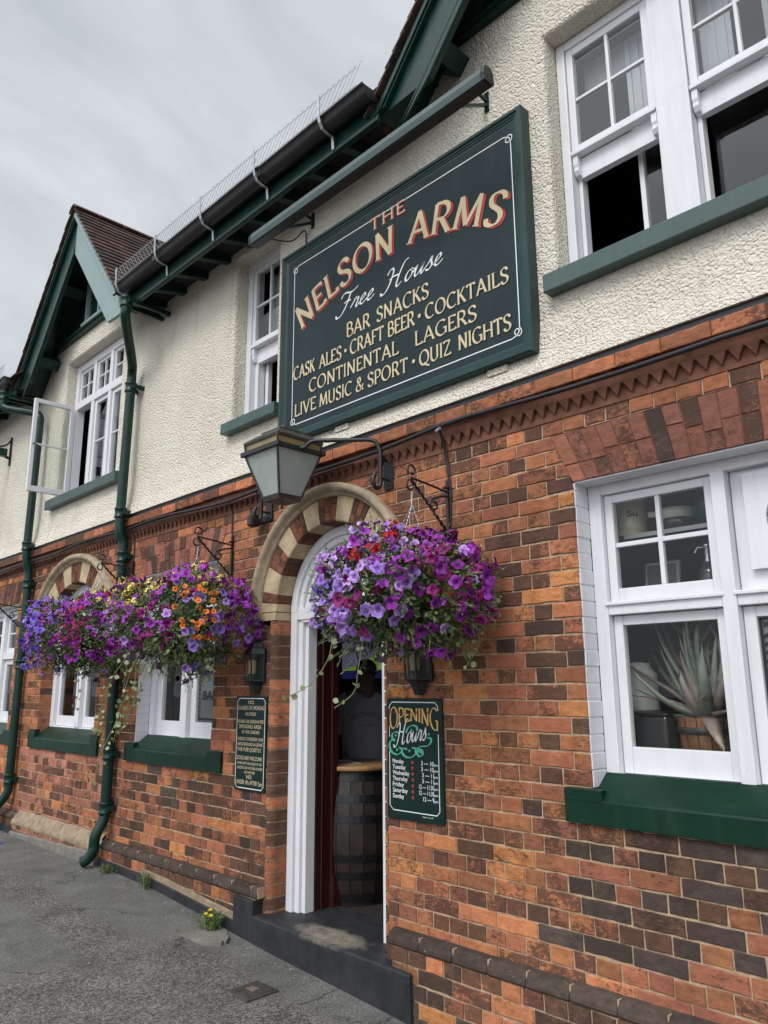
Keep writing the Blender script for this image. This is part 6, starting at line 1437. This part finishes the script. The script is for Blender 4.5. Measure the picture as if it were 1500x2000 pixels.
b = MB(); b.add([(-2.40, 2.138, 1.80), (-.92, 2.138, 1.80), (-.92, 2.138, 2.02), (-1.75, 2.138, 2.0), (-2.15, 2.138, 1.86), (-2.4, 2.138, 1.81)], [tuple(range(6))]); b.add([(-1.88, 2.1375, 1.80), (-1.70, 2.1375, 1.80), (-1.72, 2.1375, 1.985), (-1.80, 2.1375, 1.97)], [(0, 1, 2, 3)], 1); b.build('screen_pitch', [M['pitch'], mat('screen_pale_green', (.03, .06, .02), .3, emit=((.10, .16, .04), 1.0))], tv, fix=False)
b = MB(); b.add([(-2.40, 2.138, 1.812), (-2.15, 2.138, 1.862), (-1.75, 2.138, 2.002), (-.92, 2.138, 2.022), (-.92, 2.138, 2.50), (-2.40, 2.138, 2.50)], [tuple(range(6))]); b.build('screen_crowd', M['crowd'], tv, fix=False)
b = MB(); b.box(-2.40, -.92, 2.136, 2.138, 1.72, 1.798); b.build('screen_banner', M['banner'], tv)
for (z0, z1, m_, lab) in ((1.20, 1.56, 'ink', 'dark photo poster pinned to the panelling behind the barrel, upper of two'), (.86, 1.14, 'paper', 'white printed poster pinned to the panelling behind the barrel, lower of two')):
    T = thing('wall_poster', (-2.44, 2.02, z0), lab, 'poster', 'posters on the inner wall'); b = MB(); b.box(-2.60, -2.33, 2.015, 2.02, z0, z1); b.build('sheet', M['paper'] if m_ == 'paper' else M['darkwood'], T)
    b = MB()
    if m_ == 'ink':
        for (a, c_, d, e_) in ((-2.58, -2.35, z0 + .12, z0 + .22), (-2.57, -2.36, z0 + .25, z0 + .34), (-2.56, -2.42, z0 + .03, z0 + .05)): b.box(a, c_, 2.013, 2.015, d, e_)
        b.build('print', mat('grey_print', (.16, .16, .17), .8), T)
    else:
        for k in range(3): b.box(-2.42, -2.40, 2.013, 2.015, z0 + .03 + k * .04, z0 + .05 + k * .04)
        for k in range(5): b.box(-2.44 + k * .022, -2.425 + k * .022, 2.013, 2.015, z0 + .215 - .008 * k, z0 + .235 - .008 * k)
        b.build('print', M['ink'], T)
b = MB(); b.box(-2.95, -2.30, 2.022, 2.08, .24, 1.70); b.build('panelled_partition', M['darkwood'], PUB)

# ---- person standing inside
PB = Vector((-.98, 1.16, .24)); PF = Vector((.73, -.68, 0)); PLt = Vector((.68, .73, 0)); SC = .98
def pp(l, f, u): return PB + (PLt * l + PF * f) * SC + VU * u * SC
def skin_mesh(name, nodes, edges, m_, parent, sub=2):
    me = bpy.data.meshes.new(name); off = parent.location
    me.from_pydata([tuple(Vector(n_[0]) - off) for n_ in nodes], edges, []); me.materials.append(m_)
    o = bpy.data.objects.new(name, me); COL.objects.link(o); o.parent = parent
    md = o.modifiers.new('skin', 'SKIN'); md.use_smooth_shade = True
    if not me.skin_vertices: me.attributes.new('x', 'FLOAT', 'POINT')
    o.modifiers.new('sub', 'SUBSURF').levels = sub; o.modifiers['sub'].render_levels = sub
    bpy.context.view_layer.update()
    sv = me.skin_vertices[0].data
    for i, n_ in enumerate(nodes): sv[i].radius = (n_[1], n_[2] if len(n_) > 2 else n_[1]); sv[i].use_root = (i == 0)
    return o
PE = thing('person', tuple(PB), 'person in a pale printed T-shirt and jeans standing in the dark doorway behind the barrel', 'person')
nodes = []; edges = []
def nd(p, r, r2=None, frm=None):
    nodes.append((p, r * SC, (r2 or r) * SC)); i = len(nodes) - 1
    if frm is not None: edges.append((frm, i))
    return i
pel = nd(pp(0, 0, .92), .13); ch = nd(pp(0, .0, 1.20), .13, frm=pel); ns = nd(pp(0, -.01, 1.36), .10, frm=ch); nk = nd(pp(0, .0, 1.43), .058, frm=ns); jw = nd(pp(0, .025, 1.50), .066, frm=nk); hd = nd(pp(0, .012, 1.57), .078, frm=jw); tp = nd(pp(0, .0, 1.615), .062, frm=hd)
nz = nd(pp(0, .10, 1.535), .012, frm=jw)
for s in (-1, 1): nd(pp(s * .085, .0, 1.545), .014, frm=hd)
for s in (-1, 1):
    sh = nd(pp(s * .175, -.01, 1.335), .06, frm=ns); el = nd(pp(s * .235, -.01, 1.06), .042, frm=sh); wr_ = nd(pp(s * .25, .06, .83), .028, frm=el); pm_ = nd(pp(s * .25, .075, .765), .030, .016, frm=wr_)
    for k in range(4):
        a = nd(pp(s * .25 + .0, .045 + .018 * k, .725), .0095, frm=pm_); b_ = nd(pp(s * .243, .05 + .018 * k, .70 - (.01 if k in (1, 2) else 0)), .0085, frm=a); nd(pp(s * .235, .052 + .018 * k, .678 - (.012 if k in (1, 2) else 0)), .0075, frm=b_)
    a = nd(pp(s * .238, .105, .775), .011, frm=wr_); nd(pp(s * .232, .12, .745), .009, frm=a)
    th = nd(pp(s * .10, 0, .86), .09, frm=pel); kn = nd(pp(s * .115, .01, .48), .056, frm=th); ak = nd(pp(s * .12, -.01, .09), .038, frm=kn); nd(pp(s * .13, .12, .035), .032, frm=ak)
skin_mesh('body', nodes, edges, M['skin'], PE)
def loft(mb, rings, n=28):
    v = []
    for (u, hw_, hd_, f) in rings:
        for k in range(n): a = 2 * math.pi * k / n; v.append(tuple(pp(hw_ * math.cos(a), f + hd_ * math.sin(a), u)))
    mb.add(v, [(i * n + k, i * n + (k + 1) % n, (i + 1) * n + (k + 1) % n, (i + 1) * n + k) for i in range(len(rings) - 1) for k in range(n)], 0, True)
TS = [(.84, .195, .145, .0), (.90, .20, .155, .01), (1.0, .20, .165, .025), (1.12, .198, .155, .02), (1.24, .205, .14, .01), (1.31, .20, .12, .0), (1.36, .16, .095, -.005), (1.395, .10, .075, 0), (1.41, .072, .068, .005)]
b = MB(); loft(b, TS)
for s in (-1, 1): b.tube([pp(s * .14, -.005, 1.33), pp(s * .20, -.01, 1.29), pp(s * .235, -.01, 1.17), pp(s * .248, -.005, 1.06)], .08, 14, rs=[.075 * SC, .082 * SC, .075 * SC, .07 * SC])
sh_o = b.build('t_shirt', M['shirt'], PE)
b = MB()
def on_chest(txt, l0, l1, u0, h, arcr=0):
    v, f = text_mesh(txt, l0, l1, u0, h, 0, 'x', None, None, bold=.01); q = []
    for (l, _, u) in v:
        uu = u - (arcr * l * l); hwv = np.interp(uu, [t[0] for t in TS], [t[1] for t in TS]); hdv = np.interp(uu, [t[0] for t in TS], [t[2] for t in TS]); fv = np.interp(uu, [t[0] for t in TS], [t[3] for t in TS])
        q.append(tuple(pp(l, fv + hdv * math.sqrt(max(0, 1 - (l / hwv) ** 2)) + .004, uu)))
    b.add(q, f)
on_chest('BEDFORD', -.125, .125, 1.195, .045, 1.6); b.cut(); on_chest('EST 1984', -.055, .055, 1.125, .02)
b.build('chest_print', mat('faded_print', (.16, .15, .17), .9), sh_o, fix=False)
nodes = []; edges = []
p0 = nd(pp(0, 0, .93), .125)
for s in (-1, 1): q1 = nd(pp(s * .105, 0, .82), .105, frm=p0); q2 = nd(pp(s * .118, .01, .48), .078, frm=q1); nd(pp(s * .122, -.01, .07), .068, frm=q2)
skin_mesh('jeans', nodes, edges, M['denim'], PE)
b = MB(); b.add([tuple(pp(.086 * math.cos(a) * math.cos(la), -.008 + .10 * math.sin(a) * math.cos(la) - .012, 1.575 + .082 * math.sin(la))) for la in [R(-35 + 125 * i / 8) for i in range(9)] for a in [2 * math.pi * k / 20 for k in range(20)]],
    [(i * 20 + k, i * 20 + (k + 1) % 20, (i + 1) * 20 + (k + 1) % 20, (i + 1) * 20 + k) for i in range(8) for k in range(20) if not (i < 4 and 2 <= k <= 7)], 0, True); b.build('hair', M['hair'], PE)
b = MB()
for s in (-1, 1): b.lathe([(.001, .007), (.006, .004), (.008, 0), (.006, -.004), (.001, -.007)], tuple(pp(s * .03, .083, 1.548)), 8)
b.build('eyes', M['hair'], PE)
b = MB(); b.tube([pp(-.024, .078, 1.488), pp(0, .088, 1.486), pp(.024, .078, 1.488)], .005, 6); b.build('mouth', M['redwood'], PE)

# ------------------------------------------------------------------ things in the right-hand window
b = MB(); b.box(1.50, 3.45, .235, .75, 1.20, 1.235); b.box(1.50, 3.45, .30, .62, 2.03, 2.05); b.box(1.5, 3.45, .30, .62, 2.345, 2.365)
b.box(1.5, 3.45, .70, .72, 2.05, 2.9); b.build('window_shelf', M['darkwood'], PUB)
b = MB(); b.box(1.82, 3.2, .295, .30, 2.345, 2.365); b.build('shelf_edge', M['blind'], PUB)
def pot(name, label, cat, c, prof, m_, extra=None, group=None):
    T = thing(name, c, label, cat, group); b = MB(); b.lathe(prof, c, 28); b.build('pot_body', m_, T)
    if extra: extra(T, c)
    return T
def jar_extra(T, c):
    for q in (.03, .205): b = MB(); b.lathe([(.0795, q), (.083, q + .004), (.083, q + .010), (.0795, q + .014)], c, 28); b.build('raised_band', M['ceramic'], T)
    b = MB(); v, f = text_mesh('Su', -.02, .03, c[2] + .10, .03, 0, 'x', None, None, bold=.02)
    b.add([(c[0] + .0815 * math.sin(x / .08 + .55), c[1] - .0815 * math.cos(x / .08 + .55), z) for x, _, z in v], f); b.build('jar_lettering', M['ink'], T, fix=False)
pot('stoneware_jar', 'cream stoneware jar with lettering on the window shelf, leftmost behind the upper panes', 'jar', (1.80, .41, 2.366), [(.001, 0), (.078, 0), (.08, .01), (.08, .20), (.072, .225), (.07, .24), (.066, .24), (.066, .05), (.001, .04)], M['ceramic'], jar_extra)
pot('mixing_bowl', 'dark jug with a thick white rim between cream jar and green pot', 'jug', (2.04, .42, 2.366), [(.001, 0), (.06, 0), (.075, .03), (.08, .06), (.078, .062)], M['smoke'], lambda T, c: (lambda b: (b.lathe([(.078, .062), (.084, .065), (.086, .11), (.08, .115), (.076, .11)], c, 28), b.prism([(c[0] - .07, c[1] - .03), (c[0] - .125, c[1] - .05), (c[0] - .075, c[1] + .0)], c[2] + .085, c[2] + .112, axes='xy'), b.build('white_rim', M['whitepot'], T)))(MB()))
pot('green_pot', 'glossy dark green bulbous pot on the window shelf, rightmost behind the upper panes', 'pot', (2.21, .42, 2.366), [(.001, 0), (.05, 0), (.075, .05), (.085, .12), (.075, .20), (.05, .24), (.055, .26), (.045, .26)], M['greenglass'])
SD = thing('soda_siphon', (2.17, .42, 2.05), 'old soda siphon with a metal head on the lower window shelf', 'siphon')
b = MB(); b.lathe([(.001, 0), (.045, 0), (.05, .01), (.05, .10), (.03, .14), (.018, .155)], (2.17, .42, 2.05), 20); b.build('glass_body', M['smoke'], SD)
b = MB(); b.lathe([(.019, .15), (.022, .16), (.016, .18), (.020, .19), (.016, .21), (.022, .225), (.022, .25), (.001, .255)], (2.17, .42, 2.05), 14); b.tube([(2.17, .42, 2.275), (2.13, .40, 2.275), (2.12, .395, 2.25)], .006, 6); b.tube([(2.17, .42, 2.30), (2.20, .43, 2.295)], .007, 6); b.build('siphon_head', M['siphon'], SD)
PX = thing('framed_picture', (1.88, .50, 2.05), 'small grey framed picture leaning on the lower window shelf behind the glass', 'picture')
b = MB(); b.hexa([(1.80, .50, 2.052), (1.98, .50, 2.052), (1.80, .52, 2.052), (1.98, .52, 2.052), (1.80, .53, 2.25), (1.98, .53, 2.25), (1.80, .55, 2.25), (1.98, .55, 2.25)]); b.build('picture_frame', M['blind'], PX)
b = MB(); b.add([(1.815, .5008, 2.07), (1.965, .5008, 2.07), (1.965, .524, 2.235), (1.815, .524, 2.235)], [(0, 1, 2, 3)]); b.v = [(p[0], p[1] - .004, p[2]) for p in b.v]; b.build('picture', M['etched'], PX, fix=False)
AL = thing('aloe_plant', (2.07, .50, 1.236), 'spiky grey-green aloe in a brown wooden tub behind the right window', 'potted plant')
b = MB()
for k in range(16):
    a0, a1 = 2 * math.pi * k / 16 + .012, 2 * math.pi * (k + 1) / 16 - .012
    b.add([(2.07 + rr * math.cos(a), .50 + rr * math.sin(a), q) for rr, q in ((.125, 1.236), (.15, 1.50)) for a in (a0, a1)], [(0, 1, 3, 2)])
b.lathe([(.142, .25), (.001, .245)], (2.07, .50, 1.236), 16); b.build('wooden_tub', M['woodpot'], AL)
b = MB()
for q in (.05, .19): rr = .126 + .025 * q / .264 + .003; b.lathe([(rr, q), (rr + .003, q + .002), (rr + .003, q + .028), (rr, q + .03)], (2.07, .50, 1.236), 24)
b.build('tub_hoop', M['bronze'], AL)
ra = random.Random(3); b = MB()
for k in range(52):
    a = ra.uniform(0, 2 * math.pi) if k > 12 else R(150 + 20 * k); el = R(ra.uniform(4, 84)); ln = ra.uniform(.42, .70); w0 = ra.uniform(.030, .056); hor = Vector((math.cos(a), math.sin(a), 0))
    if hor.y < 0: ln *= .75
    base = Vector((2.07, .50, 1.50 + .0)); P = []; e = el; p = base.copy(); curl = R(ra.uniform(-6, 9))
    for i in range(11):
        P.append(p.copy()); p += (hor * math.cos(e) + VU * math.sin(e)) * ln / 10; e += curl; p.x += .004 * math.sin(i + k); p.y = max(p.y, .215); p.z = min(p.z, 2.02)
    col = ra.choice([(.26, .29, .23), (.30, .32, .26), (.34, .26, .23), (.18, .21, .16)]); side = hor.cross(VU).normalized(); v = []
    for i, q in enumerate(P):
        t = i / 10; ww = w0 * (1 - t) ** .7 + .001; upv = (VU * math.cos(el) - hor * math.sin(el)); v += [tuple(q - side * ww), tuple(q - upv * ww * .55), tuple(q + side * ww), tuple(q + upv * ww * .12)]
        if 0 < i < 10:
            for s in (-1, 1): c = q + side * ww * s; b.add([tuple(c), tuple(c + side * s * .005 + (P[i] - P[i - 1]).normalized() * .004), tuple(c + (P[i] - P[i - 1]).normalized() * .006)], [(0, 1, 2)], 0, False, (.3, .3, .22))
    b.add(v, [(4 * i + j, 4 * i + (j + 1) % 4, 4 * i + 4 + (j + 1) % 4, 4 * i + 4 + j) for i in range(10) for j in range(4)], 0, True, col)
b.build('aloe_leaves', M['aloe'], AL, fix=False)
CX_ = thing('dark_box', (1.78, .50, 1.236), 'dark lacquered box on the window sill left of the wooden tub', 'box')
b = MB(); b.box(1.62, 1.935, .34, .66, 1.236, 1.50); b.build('box_body', M['smoke'], CX_, bevel=.01); b = MB(); b.box(1.615, 1.94, .335, .665, 1.501, 1.518); b.build('box_lid', M['gutter'], CX_, bevel=.005)
pot('white_canister', 'white enamel canister standing on the dark box behind the aloe', 'canister', (1.70, .56, 1.518), [(.001, 0), (.09, 0), (.095, .01), (.09, .02), (.088, .18), (.06, .215), (.058, .235), (.001, .24)], M['whitepot'])

# ------------------------------------------------------------------ on the pavement
cvz = gz(-.15, -.45)
CV = thing('access_cover', (-.15, -.455, cvz), 'small square rusty iron access cover set in the pavement before the step', 'access cover')
b = MB(); b.box(-.245, -.052, -.56, -.352, cvz - .05, cvz + .008); b.build('cover_frame', M['iron'], CV, bevel=.003)
b = MB(); b.box(-.233, -.064, -.548, -.364, cvz - .03, cvz + .011)
for i in range(9):
    for j in range(10): b.box(-.228 + i * .018, -.216 + i * .018, -.544 + j * .018, -.532 + j * .018, cvz + .011, cvz + .0145)
b.build('cover_plate', M['iron'], CV); b = MB(); b.box(-.18, -.117, -.48, -.432, cvz + .010, cvz + .016); b.build('name_plate', mat('worn_rusty_plate', (.16, .12, .10), .7, var=.3, vscale=40), CV, bevel=.002)
def slab(label, pts, z, m_, th=.012):
    b = MB(); P = smooth_path(pts, 5, True)[:-1]; P = [(p[0] + rnd.uniform(-.016, .016), p[1] + rnd.uniform(-.014, .014)) for p in P]; b.prism(P, z - .03, z + th, axes='xy'); o = b.build('ground_patch', m_, None, bevel=.004); tag(o, label, 'patch'); return o
slab('small grey concrete patch under the yellow-flowered weed', [(-1.33, -.33), (-1.10, -.36), (-.86, -.33), (-.80, -.20), (-.95, -.10), (-1.2, -.11), (-1.36, -.2)], gz(-1.1, -.2), M['concrete'], .003)
def weed(label, x, y, n, hgt, spread, flowers=0, seed=1):
    r = random.Random(seed); z = gz(x, y); T = thing('weed', (x, y, z), label, 'weed', 'weeds along the foot of the wall'); b = MB()
    for i in range(n):
        a = r.uniform(0, 6.28); t = r.uniform(0, 1); d = Vector((math.cos(a) * t * spread, math.sin(a) * t * spread, hgt * r.uniform(.5, 1))); p = Vector((x + r.gauss(0, spread * .3), min(y + r.gauss(0, spread * .25), -.09), z - .005)); q = p + d
        if q.y > -.08: q.y = -.085
        col = scl(r.choice(GREENS), 1.1, 2.0, r); b.tube([p, p.lerp(q, .55) + Vector((0, 0, .012)), q], .0012, 3, caps=False, col=col)
        for k in range(6): leaf(b, p.lerp(q, .2 + .15 * k), (d.normalized() + Vector((r.gauss(0, .9), r.gauss(0, .9), r.gauss(0, .5)))).normalized(), VU, r.uniform(.012, .028), .0045, col)
    b.build('leaves', M['leaf'], T, fix=False)
    for i in range(flowers):
        b = MB(); p = Vector((x + .03 * i - .01, y - .035 + .012 * (i % 2), z + hgt * (.80 + .22 * (i % 2)))); b.tube([(x, y, z), p], .0016, 4, col=(.1, .15, .04))
        for k in range(16): a = 2 * math.pi * k / 16; leaf(b, p, Vector((math.cos(a) + .3, math.sin(a) - .5, .25 + .3 * (k % 2))), VU, .021, .005, (.82, .62, .03))
        b.build('yellow_flower_head', M['petal'], T, fix=False)
    return T
weed('bushy weed with two yellow flowers at the foot of the wall left of the step', -1.05, -.16, 70, .12, .09, 3, 1)
weed('tall plain green weed at the wall foot between drainpipe and yellow-flowered weed', -2.03, -.12, 34, .13, .05, 0, 2)
weed('low spreading weed at the wall foot just right of the drainpipe shoe', -2.66, -.13, 30, .07, .07, 0, 3)
b = MB(); z = gz(-4.5, -.3); b.hexa([(-4.62, -.34, z), (-4.50, -.36, z), (-4.60, -.28, z), (-4.49, -.31, z), (-4.61, -.33, z + .014), (-4.51, -.35, z + .02), (-4.60, -.29, z + .012), (-4.50, -.315, z + .018)]); o = b.build('bottle_cap', M['blue'], None, bevel=.004); tag(o, 'flattened bit of blue plastic litter by the concrete footing', 'litter')
b = MB(); r = random.Random(4)
for i in range(900):
    x = r.uniform(-5.5, 1.6); y = -.085 - abs(r.gauss(0, .10)) if r.random() < .7 else r.uniform(-2.2, -.1); s = r.uniform(.002, .0065) * (1.5 if r.random() < .06 else 1); z = gz(x, y)
    if -.8 < x < .75 and y > -.1: y -= .06
    a = r.uniform(0, 3.14); c_, s_ = math.cos(a) * s, math.sin(a) * s; k = r.uniform(.35, 1.0)
    b.add([(x - c_, y - s_, z), (x + s_ * k, y - c_ * k, z), (x + c_, y + s_, z), (x - s_ * k, y + c_ * k, z), (x, y, z + s * r.uniform(.3, .8))], [(0, 1, 4), (1, 2, 4), (2, 3, 4), (3, 0, 4)], 0, False)
o = b.build('grit', M['litter'], None, fix=False); tag(o, 'pale grit and dry leaf bits strewn along the foot of the wall', 'grit', kind='stuff')

# ------------------------------------------------------------------ iron sign bracket at the left edge
HS = thing('sign_bracket', (-6.42, 0, 4.6), 'dark green beam on a scrolled iron bracket, high on the wall at the left edge', 'sign bracket')
b = MB(); b.tube([(-6.42, -.015, 4.42), (-6.42, -.015, 4.80)], .014, 4); b.tube([(-6.42, -.02, 4.52), (-6.42, -.07, 4.53)], .02, 8); b.build('wall_bar', M['black'], HS)
b = MB(); b.box(-6.46, -6.38, -1.3, -.06, 4.53, 4.63); b.build('beam', M['green'], HS, bevel=.004)
b = MB(); sp_ = [(-6.42, -.02, 4.76), (-6.42, -.08, 4.68), (-6.42, -.20, 4.65), (-6.42, -.32, 4.70), (-6.42, -.36, 4.79), (-6.42, -.30, 4.86), (-6.42, -.22, 4.84), (-6.42, -.21, 4.78), (-6.42, -.25, 4.76)]; b.tube(smooth_path(sp_, 6), .011, 6); b.tube(smooth_path([(-6.42, -.45, 4.52), (-6.42, -.55, 4.46), (-6.42, -.50, 4.38), (-6.42, -.42, 4.40)], 6), .011, 6); b.build('scroll', M['black'], HS)
